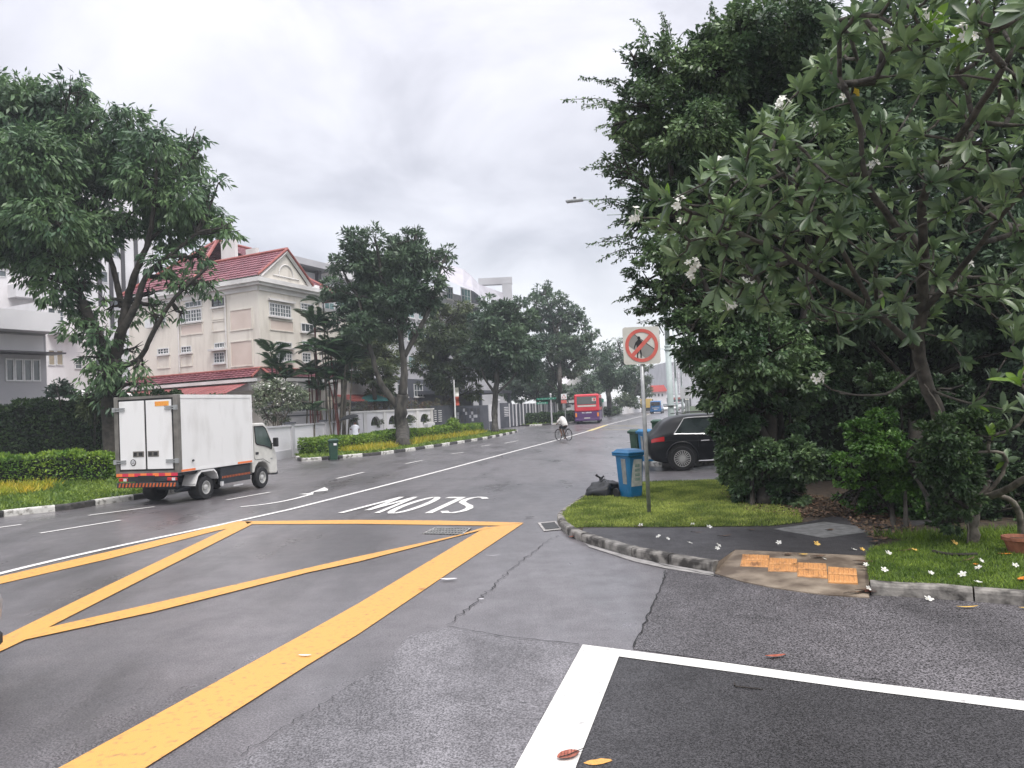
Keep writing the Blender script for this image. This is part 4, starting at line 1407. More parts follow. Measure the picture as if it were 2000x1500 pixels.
def frangipani(label, skeleton, tips, flowers, leafL=(0.2, 0.34), nlv=(9, 14), name="frangipani_tree", rtip=0.010, bark=None, fresh=(), yellow=0.01, maxobj=240, z0=0.11, wilt=()):
    """skeleton: list of polylines of world points (with radii) that exist; tips: world points (Vector) that carry rosettes"""
    root = thing(name, label, 'tree', skeleton[0][0][0])
    tb = MB()
    nodes = []
    for pts, r0, r1 in skeleton:
        P = smooth(pts, 4)
        n = len(P)
        tb.tube([p + Vector((random.gauss(0, 0.008), random.gauss(0, 0.008), 0)) for p in P], [(r0 + (r1 - r0) * i / (n - 1)) * random.uniform(0.94, 1.08) for i in range(n)], 9)
        for i, p in enumerate(P):
            if i > n * 0.45:
                nodes.append([p, None, 0, (P[i] - P[i - 1]).normalized()])
    bark = bark or M_BARK_F
    tb.build("trunk", bark, root, smooth=True)
    nb = len(nodes)
    orig = nodes[0][0]
    order = sorted(range(len(tips)), key=lambda i: min((tips[i] - nd[0]).length for nd in nodes[:nb]))
    tipdir = {}
    tipnode = {}
    for i in order:
        t = tips[i]
        best, bc = None, 1e9
        for j, nd in enumerate(nodes):
            dv = t - nd[0]
            ln = dv.length
            if ln < 0.12:
                continue
            c = ln + 0.35 * max(0, -dv.normalized().dot(nd[3])) * ln
            if c < bc:
                best, bc = j, c
        nd = nodes[best]
        dv = t - nd[0]
        prev = best
        steps = 2 if dv.length < 0.7 else 3
        last = nd[0]
        for k in range(1, steps + 1):
            f_ = k / steps
            p = nd[0].lerp(t, f_)
            if k < steps:
                p = p + (nd[3] * dv.length * 0.10 + Vector((random.gauss(0, 0.06), random.gauss(0, 0.06), random.gauss(-0.03, 0.05)))) * dv.length
            nodes.append([p, prev, 0, (p - last).normalized()])
            prev = len(nodes) - 1
            last = p
        tipdir[i] = nodes[prev][3]
        tipnode[i] = prev
    for i in tipnode:
        j = tipnode[i]
        while j is not None:
            nodes[j][2] += 1
            j = nodes[j][1]
    bb = MB()
    for j in range(nb, len(nodes)):
        p, pr, c, d_ = nodes[j]
        if pr is None:
            continue
        q = nodes[pr]
        r1 = rtip * (max(1, c) ** 0.42)
        r0 = rtip * (max(1, (q[2] if pr >= nb else c + 1)) ** 0.42)
        bb.tube([q[0], q[0].lerp(p, 0.5), p], [min(r0, 0.09), (min(r0, 0.09) + r1) / 2, r1], 6)
    tag(bb.build("branches", bark, root, smooth=True), kind='stuff')
    entries = []
    for i, t in enumerate(tips):
        dax = (tipdir[i] * 0.7 + Vector((0, 0, 0.45)) + Vector((random.gauss(0, .15), random.gauss(0, .15), 0))).normalized()
        nl = random.randint(*nlv)
        a0 = random.random() * 6.28
        isn = i in fresh
        for k in range(nl):
            an = a0 + k * 2.399
            el = math.radians(random.uniform(8, 82) * (0.35 + 0.65 * k / nl))
            ref = dax.cross(Vector((0.3, 0.2, 1)))
            ref.normalize()
            ref2 = dax.cross(ref)
            side = ref * math.cos(an) + ref2 * math.sin(an)
            dr = (dax * math.cos(math.pi / 2 - el) * 1.0 + side * math.sin(math.pi / 2 - el)).normalized() if False else (dax * math.sin(math.radians(80) - el) + side * math.cos(math.radians(80) - el)).normalized()
            dr = (dr + Vector((0, 0, -0.22 * random.random()))).normalized()
            nrm = dax - dr * dax.dot(dr)
            if nrm.length < 0.05:
                nrm = Vector((0, 0, 1))
            nrm.normalize()
            sx = random.uniform(*leafL) * (0.75 + 0.25 * k / nl)
            yy = nrm.cross(dr)
            sw = sx * random.uniform(0.85, 1.2)
            Mx = Matrix(((dr.x * sx, yy.x * sw, nrm.x * sx, 0), (dr.y * sx, yy.y * sw, nrm.y * sx, 0), (dr.z * sx, yy.z * sw, nrm.z * sx, 0), (0, 0, 0, 1)))
            pos = t - dax * 0.09 * (1 - k / nl) + dr * 0.01
            Mx.translation = pos - ORG[root.name]
            me = LEAF_NEW if isn else (LEAF_Y if random.random() < yellow else random.choice(LEAFS))
            vis = sx * 1500 / max(1.5, pos.y) * (1.0 if 950 < 1000 + 1500 * pos.x / pos.y < 2080 else 0.0) * (1 if pos.z < 2.15 + 0.55 * pos.y else 0)
            entries.append((vis, me, Mx, pos))
    entries.sort(key=lambda e: -e[0])
    for (vis, me, Mx, pos) in entries[:maxobj]:
        o = bpy.data.objects.new("leaf", me)
        COL.objects.link(o)
        o.parent = root
        o.matrix_basis = Mx
    rest = entries[maxobj:]
    if rest:
        for mats_, nm in ((LEAFS, "foliage"), ([LEAF_NEW, LEAF_Y], "fresh_foliage")):
            sel = [e_ for e_ in rest if e_[1] in mats_]
            if not sel:
                continue
            vs, fs = [], []
            for (_, me, Mx, pos) in sel:
                o0 = len(vs)
                vs += [tuple(Mx @ v.co) for v in me.vertices]
                fs += [tuple(i + o0 for i in p.vertices) for p in me.polygons]
            me2 = bpy.data.meshes.new(nm)
            me2.from_pydata(vs, [], fs)
            me2.materials.append(mats_[0].materials[0])
            me2.polygons.foreach_set("use_smooth", [True] * len(fs))
            me2.update()
            o = bpy.data.objects.new(nm, me2)
            COL.objects.link(o)
            o.parent = root
            o['kind'] = 'stuff'
    for (p, n_) in flowers:
        fb = MB()
        up = Vector((0, -0.5, 0.8))
        for k in range(n_):
            q = p + Vector(rand_unit(1)[0]) * (0.075 if n_ > 3 else 0.04) + Vector((0, -0.03, 0.02))
            fb.tube([p - Vector((0, 0, 0.06)), q], 0.004, 4, 0)
            flower_parts(fb, q, (q - p).normalized() + up * 0.6, 0.045)
        fb.build("flower_cluster", [M_FLOWER, M_FLOWER_C], root)
    return root


# big frangipani
rng2 = random.Random(11)


def fdepth(x, y):
    d = 9.2
    d -= max(0, (x - 1600) / 400) * max(0, (420 - y) / 420) * 3.4
    if y > 480:
        d += 0.8
    return d


poly_f = [(1245, 430), (1270, 380), (1355, 350), (1400, 310), (1440, 300), (1500, 205), (1560, 150), (1610, 60), (1660, 10), (1800, -60), (2080, -60), (2080, 640), (1960, 640), (1850, 610), (1740, 640), (1640, 640), (1520, 600), (1420, 590), (1340, 520), (1290, 480)]
tips = []
must = [(1398, 335), (1527, 215), (1352, 520), (1430, 600), (1247, 425), (1325, 400), (1555, 296), (1703, 326), (1850, 326), (1600, 742), (1815, 50), (1893, 72), (1455, 556), (1726, 80), (1640, 660), (1700, 25), (1960, 60),
        (1300, 450), (1380, 420), (1480, 370), (1420, 480), (1500, 520), (1570, 560), (1640, 420), (1880, 700), (1940, 740), (1985, 660), (1850, 660), (1900, 790), (1960, 800), (1780, 650), (1375, 350), (1610, 120), (1660, 190)]
for (x, y) in must:
    tips.append(D(x, y, fdepth(x, y) + rng2.uniform(-0.3, 0.3)))
nm_ = len(tips)
tries = 0
Pp = np.array(poly_f, float)
while len(tips) < 360 and tries < 20000:
    tries += 1
    x, y = rng2.uniform(1240, 2080), rng2.uniform(-60, 650)
    if not in_poly(np.array([[x, y]]), poly_f)[0]:
        continue
    t = D(x, y, fdepth(x, y) + rng2.uniform(-0.9, 1.5))
    if min((t - q).length for q in tips) < 0.19:
        continue
    tips.append(t)
Yf = 10.6
sk = [([G(1872, 1030, 0.0), D(1858, 900, Yf), D(1838, 820, Yf), D(1796, 700, Yf - 0.1), D(1800, 600, Yf - 0.4), D(1806, 500, Yf - 0.8)], 0.105, 0.07),
      ([D(1806, 500, Yf - 0.8), D(1800, 400, Yf - 1.3), D(1840, 320, Yf - 2.0), D(1900, 230, Yf - 3.0), D(1960, 130, Yf - 4.0)], 0.065, 0.025),
      ([D(1806, 520, Yf - 0.75), D(1740, 430, Yf - 1.2), D(1690, 350, Yf - 1.7), D(1680, 250, Yf - 2.0), D(1640, 150, Yf - 2.2)], 0.05, 0.02),
      ([D(1797, 690, Yf - 0.1), D(1700, 600, Yf - 0.4), D(1600, 540, Yf - 0.9), D(1500, 480, Yf - 1.3), D(1400, 440, Yf - 1.5)], 0.045, 0.018),
      ([D(1700, 600, Yf - 0.4), D(1640, 480, Yf - 0.9), D(1560, 380, Yf - 1.2), D(1500, 300, Yf - 1.4)], 0.035, 0.016),
      ([D(1800, 610, Yf - 0.4), D(1880, 520, Yf - 0.9), D(1950, 430, Yf - 1.8), D(2020, 350, Yf - 2.4)], 0.045, 0.02),
      ([D(1796, 720, Yf - 0.1), D(1740, 765, Yf - 0.3), D(1690, 772, Yf - 0.6), D(1640, 768, Yf - 0.9)], 0.022, 0.011)]
fl = [(1398, 325, 8), (1527, 205, 6), (1352, 520, 8), (1349, 541, 3), (1421, 597, 6), (1240, 423, 5), (1322, 400, 5), (1330, 432, 2), (1555, 292, 2), (1703, 320, 3), (1850, 322, 3), (1598, 736, 7), (1815, 38, 5), (1822, 52, 3), (1889, 66, 6), (1456, 552, 4), (1728, 74, 4), (1646, 190, 1), (1505, 548, 3), (1590, 250, 2), (1890, 517, 2), (1698, 622, 1)]
fll = [(D(x, y, fdepth(x, y) - 0.18), n) for x, y, n in fl]
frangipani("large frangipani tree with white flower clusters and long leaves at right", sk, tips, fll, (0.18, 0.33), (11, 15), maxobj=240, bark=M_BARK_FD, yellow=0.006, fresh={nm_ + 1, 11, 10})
# yellow leaf hanging and other yellowed leaves
# small frangipani in front
Ys = 10.0
b0 = G(1906, 1062, 0.11)
sk2 = [([b0 - Vector((0, 0, 0.05)), D(1900, 1020, b0.y), D(1910, 975, b0.y)], 0.07, 0.062),
       ([D(1910, 975, b0.y), D(1945, 965, b0.y - 0.3), D(2000, 938, b0.y - 0.8), D(2070, 900, b0.y - 1.4)], 0.05, 0.035),
       ([D(1908, 985, b0.y), D(1926, 950, b0.y), D(1932, 938, b0.y)], 0.035, 0.03),
       ([D(1915, 975, b0.y), D(1960, 925, b0.y - 0.2), D(1958, 885, b0.y - 0.3), D(1900, 884, b0.y - 0.4), D(1880, 884, b0.y - 0.5)], 0.025, 0.014),
       ([G(1890, 1065, 0.11), D(1888, 990, b0.y), D(1872, 890, b0.y + 0.1), D(1830, 790, b0.y + 0.2), D(1806, 750, b0.y + 0.3)], 0.012, 0.008),
       ([D(1950, 965, b0.y - 0.3), D(1985, 990, b0.y - 0.1), D(1998, 1060, b0.y)], 0.03, 0.045)]
tips2 = [D(1878, 882, b0.y - 0.5), D(1936, 850, b0.y - 0.4), D(1975, 840, b0.y - 0.7), D(2010, 800, b0.y - 0.9), D(1990, 745, b0.y - 1.0), D(2050, 850, b0.y - 1.3), D(1960, 900, b0.y - 0.2), D(2040, 730, b0.y - 1.2), D(2000, 700, b0.y - 0.6)]
frangipani("small frangipani with fresh green leaves and pale crooked trunk at the right lawn", sk2, tips2, [], (0.2, 0.33), (6, 9), maxobj=60, yellow=0.1, fresh={0, 1, 4})

# ================================================================== BUILDINGS
M_CREAM = mat("wall_cream", (0.58, 0.53, 0.46), (0.78, 0.73, 0.65), 1.6, 0.85, bump=0.15, bscale=30, detail=8, lo=0.25, hi=0.5, stretch=(1, 1, 0.22))
M_PINK = mat("wall_pink_panel", (0.66, 0.55, 0.48), (0.74, 0.63, 0.56), 0.7, 0.85)
M_TRIM = mat("trim_white", (0.62, 0.60, 0.58), (0.78, 0.76, 0.74), 0.8, 0.6, detail=8)
M_TILE_R = mat("roof_tile_maroon", (0.15, 0.042, 0.055), (0.25, 0.085, 0.105), 1.2, 0.5, detail=8)
M_TILE_E = mat("roof_ridge_red", (0.28, 0.07, 0.06), (0.36, 0.115, 0.095), 1.5, 0.5)
M_AWN = mat("awning_red", (0.26, 0.07, 0.07), (0.36, 0.12, 0.115), 1.4, 0.6)
M_GLASS = mat("window_glass", (0.045, 0.055, 0.06), (0.12, 0.14, 0.15), 0.6, 0.08, spec=0.8)
M_GLASS_T = mat("window_glass_teal", (0.05, 0.11, 0.11), (0.14, 0.24, 0.23), 0.5, 0.1, spec=0.8)
M_FRAME = mat("window_frame_white", (0.72, 0.72, 0.72), rough=0.5)
M_GREYW = mat("wall_grey", (0.40, 0.395, 0.41), (0.50, 0.495, 0.51), 0.35, 0.85, bump=0.1, bscale=20, detail=8)
M_GREYL = mat("wall_light_grey", (0.62, 0.61, 0.62), (0.76, 0.75, 0.76), 0.3, 0.85, detail=7)
M_GREYD = mat("wall_dark_grey", (0.05, 0.055, 0.068), (0.085, 0.09, 0.105), 0.8, 0.7, detail=7)
M_WHITEW = mat("wall_white", (0.66, 0.64, 0.64), (0.80, 0.78, 0.79), 1.0, 0.85, detail=8, stretch=(1, 1, 0.25))
M_ROOFG = mat("roof_metal_grey", (0.42, 0.40, 0.43), (0.52, 0.50, 0.53), 0.4, 0.4, metal=0.3)
M_DKFRAME = mat("frame_dark", (0.06, 0.055, 0.06), rough=0.5)
M_METAL = mat("galvanised", (0.30, 0.31, 0.31), (0.42, 0.43, 0.43), 9, 0.45, metal=0.6, bump=0.1)
M_POLE = mat("lamp_post_paint", (0.36, 0.42, 0.41), (0.44, 0.50, 0.49), 3, 0.5)
M_CURTAIN = mat("curtain_beige", (0.35, 0.30, 0.22), rough=0.9)
M_TEAL = mat("canvas_teal", (0.05, 0.20, 0.19), rough=0.8)


def window(root, fac, u0, u1, z0, z1, cols, rows, off=0.0, fw=0.06, glass=None, frame=None, casements=0, sill=True, surround=0.0):
    fr = frame or M_FRAME
    b = MB()
    o0, o1 = off + 0.004, off + 0.075
    b.fbox(fac, u0, u0 + fw, z0, z1, o0, o1)
    b.fbox(fac, u1 - fw, u1, z0, z1, o0, o1)
    b.fbox(fac, u0 + fw, u1 - fw, z0, z0 + fw, o0, o1)
    b.fbox(fac, u0 + fw, u1 - fw, z1 - fw, z1, o0, o1)
    for i in range(1, cols):
        u = u0 + (u1 - u0) * i / cols
        w = 0.035 if casements and i % casements == 0 else 0.016
        b.fbox(fac, u - w, u + w, z0 + fw, z1 - fw, o0, o1 - 0.02)
    for j in range(1, rows):
        z = z0 + (z1 - z0) * j / rows
        b.fbox(fac, u0 + fw, u1 - fw, z - 0.016, z + 0.016, o0, o1 - 0.028)
    w_ = b.build("window", fr, root)
    g = MB()
    g.fbox(fac, u0 + fw * 0.5, u1 - fw * 0.5, z0 + fw * 0.5, z1 - fw * 0.5, off + 0.002, off + 0.02)
    g.build("pane", glass or M_GLASS, w_)
    if sill:
        s_ = MB()
        s_.fbox(fac, u0 - 0.08, u1 + 0.08, z0 - 0.10, z0 - 0.002, off + 0.001, off + 0.16)
        s_.build("sill", M_TRIM, w_)
    return w_


def tiled(b, p00, p10, p11, p01, nu, nv, amp=0.05, mi=0):
    """rows of roof tiles as real steps: p00-p10 is the eave, p01-p11 the ridge"""
    p00, p10, p11, p01 = [Vector(p) for p in (p00, p10, p11, p01)]
    n_ = (p10 - p00).cross(p01 - p00)
    if n_.length < 1e-6:
        n_ = (p10 - p00).cross(p11 - p00)
    n_.normalize()
    if n_.z < 0:
        n_ = -n_
    vs, fs = [], []
    rows = []
    for j in range(nv):
        for (v, h) in ((j / nv, amp), ((j + 1) / nv, 0.0)):
            r = []
            for i in range(nu * 2 + 1):
                u = i / (nu * 2)
                p = p00.lerp(p10, u).lerp(p01.lerp(p11, u), v)
                r.append(len(vs))
                vs.append(p + n_ * (h + (0.03 if i % 2 else 0.0)))
            rows.append(r)
    for k in range(len(rows) - 1):
        a, c = rows[k], rows[k + 1]
        for i in range(len(a) - 1):
            fs.append((a[i], a[i + 1], c[i + 1], c[i]))
    b.add(vs, fs, mi)


# ---- cream corner building
C0 = D(504, 560, 48)
FL, FR = Fac(C0, -62), Fac(C0, 22)


def ab(a, b_, z):
    p = FL.P + FL.d * a + FR.d * b_
    return Vector((p[0], p[1], z))


cb = thing("corner_building", "cream three storey building with maroon tiled roof and white gable", "building", (C0.x, C0.y, 0))
m = MB()
m.prism([ab(0, 0, 0), ab(0, 6.6, 0), ab(12.6, 6.6, 0), ab(12.6, 0, 0)], 0, 10.45)
m.build("wall", M_CREAM, cb)
m = MB()
m.prism([ab(1.2, 6.6, 0), ab(1.2, 11.2, 0), ab(12, 11.2, 0), ab(12, 6.6, 0)], 0, 9.7)
m.build("rear_wall", M_CREAM, cb)
m = MB()
m.prism([ab(-0.35, -0.35, 0), ab(-0.35, 6.9, 0), ab(12.9, 6.9, 0), ab(12.9, -0.35, 0)], 10.452, 10.62)
m.prism([ab(-0.5, -0.5, 0), ab(-0.5, 7.05, 0), ab(13.1, 7.05, 0), ab(13.1, -0.5, 0)], 10.622, 10.9)
m.prism([ab(0.1, 0.1, 0), ab(0.1, 6.5, 0), ab(12.5, 6.5, 0), ab(12.5, 0.1, 0)], 10.902, 11.25)
m.build("cornice", M_TRIM, cb)
m = MB()
m.prism([ab(1.0, 6.75, 0), ab(1.0, 11.5, 0), ab(12.2, 11.5, 0), ab(12.2, 6.75, 0)], 9.702, 9.95)
m.build("cornice", M_TRIM, cb)
# string course and corner pilasters
m = MB()
for fac_, u0, u1 in ((FL, 0.02, 12.5), (FR, 0.02, 6.5)):
    m.fbox(fac_, u0, u1, 10.15, 10.44, 0.002, 0.09)
m.build("frieze", M_TRIM, cb)
# gable over the right facade
gz0, gz1, gb0, gb1, gbm = 10.95, 12.95, 0.15, 4.95, 2.62
m = MB()
m.add([ab(-0.12, gb0, gz0), ab(-0.12, gb1, gz0), ab(-0.12, gbm, gz1 - 0.1), ab(0.4, gb0, gz0), ab(0.4, gb1, gz0), ab(0.4, gbm, gz1 - 0.1)], [(0, 1, 2), (5, 4, 3), (0, 3, 4, 1), (1, 4, 5, 2), (2, 5, 3, 0)])
fixnormals(m.build("gable", M_CREAM, cb))
m = MB()
for (b0, b1) in ((gb0 - 0.15, gbm), (gb1 + 0.15, gbm)):
    m.tube([ab(-0.22, b0, gz0 + 0.05), ab(-0.22, b1, gz1 + 0.02)], 0.14, 4)
for k in range(9):
    a0_, a1_ = math.pi * k / 9, math.pi * (k + 1) / 9
    m.tube([ab(-0.15, gbm + 0.75 * math.cos(a0_), 11.3 + 0.8 * math.sin(a0_)), ab(-0.15, gbm + 0.75 * math.cos(a1_), 11.3 + 0.8 * math.sin(a1_))], 0.05, 4)
m.tube([ab(-0.15, gbm - 1.3, 11.28), ab(-0.15, gbm + 1.3, 11.28)], 0.05, 4)
m.build("rake_trim", M_TRIM, cb)
m = MB()
tiled(m, ab(-0.3, -0.35, gz0 + 0.02), ab(9, -0.35, gz0 + 0.02), ab(9, gbm, gz1 + 0.12), ab(-0.3, gbm, gz1 + 0.12), 30, 9)
tiled(m, ab(-0.3, 5.4, gz0 + 0.02), ab(9, 5.4, gz0 + 0.02), ab(9, gbm, gz1 + 0.12), ab(-0.3, gbm, gz1 + 0.12), 30, 9)
m.tube([ab(-0.35, gbm, gz1 + 0.2), ab(9, gbm, gz1 + 0.2)], 0.11, 6, 1)
m.tube([ab(-0.33, -0.3, gz0 + 0.12), ab(-0.33, gbm, gz1 + 0.2)], 0.08, 6, 1)
m.tube([ab(-0.33, 5.3, gz0 + 0.12), ab(-0.33, gbm, gz1 + 0.2)], 0.08, 6, 1)
m.build("roof", [M_TILE_R, M_TILE_E], cb)
m = MB()
e0, e1, f0, f1, ra, rz0, rz1 = 0.2, 13.0, -0.4, 10.4, 8.0, 11.0, 15.1
tiled(m, ab(e0 + 5.2, f0, rz0), ab(e1, f0, rz0), ab(ra + 0.1, 4.4, rz1), ab(ra, 4.4, rz1), 20, 18)
tiled(m, ab(e0, 4.6, rz0), ab(e0, f1, rz0 - 0.4), ab(ra, 8.0, rz1), ab(ra, 4.4, rz1), 22, 18)
tiled(m, ab(e1, f0, rz0), ab(e1, f1, rz0), ab(ra, 8.0, rz1), ab(ra, 4.4, rz1), 22, 18)
tiled(m, ab(e0, f1, rz0 - 0.4), ab(e1, f1, rz0), ab(ra, 8.0, rz1), ab(ra, 8.0, rz1), 22, 18)
for q in ((ab(e0, f1, rz0 - 0.3), ab(ra, 8.0, rz1 + 0.1)), (ab(ra, 8.0, rz1 + 0.1), ab(ra, 4.4, rz1 + 0.1)), (ab(ra, 4.4, rz1 + 0.1), ab(e1, f0, rz0 + 0.1)), (ab(ra, 4.4, rz1 + 0.1), ab(e0 + 5.4, f0, rz0 + 0.2))):
    m.tube(q, 0.12, 6, 1)
m.build("roof", [M_TILE_R, M_TILE_E], cb)
m = MB()
m.box(-0.12, 0.12, -0.7, 0.7, -0.9, 0.45, 0, Matrix.Translation(ab(5.6, 3.2, 14.2)) @ Matrix.Rotation(math.radians(62), 4, 'Z'))
m.build("parapet_fin", M_TRIM, cb)
m = MB()
m.box(-0.12, 0.12, -0.5, 0.5, -0.6, 0.35, 0, Matrix.Translation(ab(3.2, 3.0, 13.35)) @ Matrix.Rotation(math.radians(62), 4, 'Z'))
m.build("parapet_fin", M_TRIM, cb)
# pent roof, gutter, awning
for fac_, n_, L_ in ((FL, 30, 12.6), (FR, 16, 6.4)):
    m = MB()
    tiled(m, fac_.p(-0.4, 4.62, 1.15), fac_.p(L_, 4.62, 1.15), fac_.p(L_, 5.2, 0.02), fac_.p(0, 5.2, 0.02), n_, 4)
    m.tube([fac_.p(-0.05, 5.24, 0.05), fac_.p(L_, 5.24, 0.05)], 0.09, 6, 1)
    m.tube([fac_.p(-0.45, 4.66, 1.2), fac_.p(0, 5.26, 0.05)], 0.07, 6, 1)
    m.build("pent_roof", [M_TILE_R, M_TILE_E], cb)
    m = MB()
    m.fbox(fac_, -0.9 if fac_ is FL else 0.0, L_, 4.36, 4.56, 0.9, 1.22)
    m.fbox(fac_, 0, L_, 3.85, 4.3, 0.004, 0.95)
    m.build("gutter", M_TRIM, cb)
m = MB()
for k in range(46):
    u0 = 0.1 + k * 0.27
    h = 0.0 if k % 2 else 0.03
    m.add([FL.p(u0, 4.30, 1.0), FL.p(u0 + 0.27, 4.30, 1.0), FL.p(u0 + 0.27, 3.66 + h, 2.7), FL.p(u0, 3.66 + h, 2.7)], [(0, 1, 2, 3)])
m.fbox(FL, 0.1, 12.5, 3.46, 3.66, 2.68, 2.72)
m.build("awning", M_AWN, cb)
m = MB()
m.add([FL.p(8, 3.9, 2.2), FL.p(12, 4.5, 2.6), FL.p(12, 3.5, 5.2), FL.p(8.4, 3.3, 4.4)], [(0, 1, 2, 3), (3, 2, 1, 0)])
m.build("canvas_canopy", M_TRIM, cb)


def win_px(root, fac, x0, y0, x1, y1, cols, rows, **k):
    u0, u1, z0, z1 = fac.rect(x0, y0, x1, y1)
    return window(root, fac, u0, u1, z0, z1, cols, rows, **k)


def panel_px(root, fac, x0, y0, x1, y1, m_, name="wall_panel", d=0.05, frame=True):
    u0, u1, z0, z1 = fac.rect(x0, y0, x1, y1)
    b = MB()
    if frame:
        t = 0.07
        b.fbox(fac, u0 - t, u0, z0 - t, z1 + t, 0.002, d)
        b.fbox(fac, u1, u1 + t, z0 - t, z1 + t, 0.002, d)
        b.fbox(fac, u0, u1, z1, z1 + t, 0.002, d)
        b.fbox(fac, u0, u1, z0 - t, z0, 0.002, d)
    o = b.build(name + "_frame", M_CREAM, root) if frame else root
    c = MB()
    c.fbox(fac, u0, u1, z0, z1, 0.001, 0.012)
    c.build(name, m_, o)


win_px(cb, FL, 363, 588, 395, 600, 4, 1, sill=False)
win_px(cb, FL, 353, 605, 395, 629, 8, 3, casements=2)
win_px(cb, FL, 415, 583, 439, 599, 2, 2, frame=M_DKFRAME)
win_px(cb, FL, 420, 669, 440, 680, 4, 1, sill=False)
win_px(cb, FL, 419, 688, 440, 709, 4, 3, casements=2)
win_px(cb, FL, 355, 676, 375, 689, 4, 2, casements=2)
win_px(cb, FL, 309, 680, 331, 692, 4, 2, casements=2)
win_px(cb, FL, 300, 612, 325, 634, 4, 3, casements=2)
for q in ((451, 605, 492, 643), (452, 667, 493, 714), (416, 606, 439, 622), (416, 628, 439, 645), (355, 635, 395, 652), (309, 698, 331, 718), (355, 696, 375, 714)):
    panel_px(cb, FL, *q, M_PINK if q[0] > 450 or q[1] == 635 else M_CREAM)
u0, u1, z0, z1 = FL.rect(413, 681, 445, 685)
MB().fbox(FL, u0, u1, z0, z1, 0.003, 0.32).build("window_ledge", M_TRIM, cb)
u0, u1, z0, z1 = FL.rect(448, 601, 495, 604)
win_px(cb, FR, 525, 594, 567, 619, 8, 3, casements=2)
win_px(cb, FR, 586, 593, 612, 606, 4, 2)
win_px(cb, FR, 587, 632, 612, 649, 3, 1)
win_px(cb, FR, 539, 668, 569, 677, 6, 1, sill=False)
win_px(cb, FR, 539, 685, 569, 706, 6, 3, casements=2)
win_px(cb, FR, 589, 666, 611, 680, 3, 1)
win_px(cb, FR, 589, 689, 606, 708, 3, 3)
panel_px(cb, FR, 528, 627, 571, 645, M_PINK)
u0, u1, z0, z1 = FR.rect(523, 586, 573, 590)
MB().fbox(FR, u0, u1, z0, z1, 0.003, 0.2).build("window_ledge", M_TRIM, cb)
u0, u1, z0, z1 = FR.rect(536, 679, 573, 682)
MB().fbox(FR, u0, u1, z0, z1, 0.003, 0.25).build("window_ledge", M_TRIM, cb)
MB().fbox(FR, 0.3, 0.55, 6.0, 6.15, 0.002, 0.2).build("wall_lamp", M_METAL, cb)
for fac_, u in ((FL, 2.9), (FL, 7.4), (FR, 6.2)):
    MB().tube([fac_.p(u, 5.4, 0.07), fac_.p(u, 10.1, 0.07)], 0.05, 6).build("downpipe", M_TRIM, cb)
MB().fbox(FL, 9.5, 10.3, 8.6, 9.2, 0.1, 0.45).build("condenser", M_FRAME, cb)
for x in (515, 548, 580):
    win_px(cb, FR, x, 775, x + 22, 806, 3, 2)
# white porch roof block at the far right end, with its condenser
m = MB()
m.fbox(FR, 6.7, 12.5, 3.4, 4.35, 0.0, 0.6)
m.build("porch_parapet", M_TRIM, cb)
m = MB()
m.fbox(FR, 11.0, 11.9, 4.36, 5.0, 0.1, 0.5)
m.build("condenser", M_FRAME, cb)
m = MB()
tiled(m, FR.p(6.6, 2.9, 2.4), FR.p(13.5, 2.9, 2.4), FR.p(12.5, 3.5, 0.6), FR.p(6.6, 3.5, 0.6), 20, 5)
m.fbox(FR, 6.6, 13.5, 2.68, 2.88, 0.6, 2.42, 1)
m.build("porch_roof", [M_TILE_E, M_DKFRAME], cb)


def block(name, label, fac, u0, u1, z1, depth, m_, cat="building", loc=None, z0=0.0):
    r = thing(name, label, cat, fac.p((u0 + u1) / 2, 0, 0))
    b = MB()
    b.fbox(fac, u0, u1, z0, z1, -depth, 0.0)
    b.build("wall", m_, r)
    return r


# ---- houses at the far left
F1 = Fac(D(45, 700, 42), 28)
u0, u1, z0, z1 = F1.rect(-160, 608, 90, 770)
gh = block("grey_house", "grey rendered house with four tall dark window panes behind the tall hedge", F1, u0, u1, z1 - 0.6, 8, M_GREYW)
r = F1.rect(-160, 606, 91, 645)
MB().fbox(F1, r[0], r[1], r[2], r[3], -0.5, 1.3).build("parapet_band", M_GREYL, gh)
r = F1.rect(-160, 650, 82, 686)
MB().fbox(F1, r[0], r[1], r[2], r[3], 0.002, 0.15).build("upper_wall", M_GREYL, gh)
r = F1.rect(-160, 687, 100, 690)
MB().fbox(F1, r[0], r[1], r[2], r[3], 0.003, 1.4).build("canopy", M_DKFRAME, gh)
r = F1.rect(10, 701, 79, 745)
for k in range(4):
    w_ = (r[1] - r[0]) / 4
    window(gh, F1, r[0] + k * w_, r[0] + (k + 1) * w_ - 0.02, r[2], r[3], 1, 1, fw=0.07, sill=False)
F2 = Fac(D(130, 680, 52), 28)
r = F2.rect(88, 560, 215, 800)
wa = block("white_apartments", "white apartment block with stacked windows and an air conditioner ledge at left", F2, r[0], r[1], F2.uz(130, 592)[1], 10, M_WHITEW)
for q, c, gl in (((92, 601, 108, 631), 1, None), ((110, 604, 124, 632), 1, None), ((93, 683, 107, 714), 1, M_CURTAIN), ((109, 684, 123, 714), 1, M_CURTAIN), ((145, 703, 160, 721), 1, None), ((150, 610, 166, 630), 1, None), ((185, 640, 205, 665), 2, None), ((185, 700, 205, 725), 2, None)):
    win_px(wa, F2, *q, c, 2 if gl is None else 1, glass=gl, sill=False)
r = F2.rect(92, 633, 142, 656)
MB().fbox(F2, r[0], r[1], r[2], r[3], 0.003, 0.9).build("condenser_ledge", M_WHITEW, wa)
r = F2.rect(97, 640, 120, 652, 0.9)
g = MB()
for k in range(5):
    g.fbox(F2, r[0] + 0.1 + k * 0.09, r[0] + 0.14 + k * 0.09, r[2], r[3], 0.902, 0.92)
g.build("grille", M_DKFRAME, wa)
g = MB()
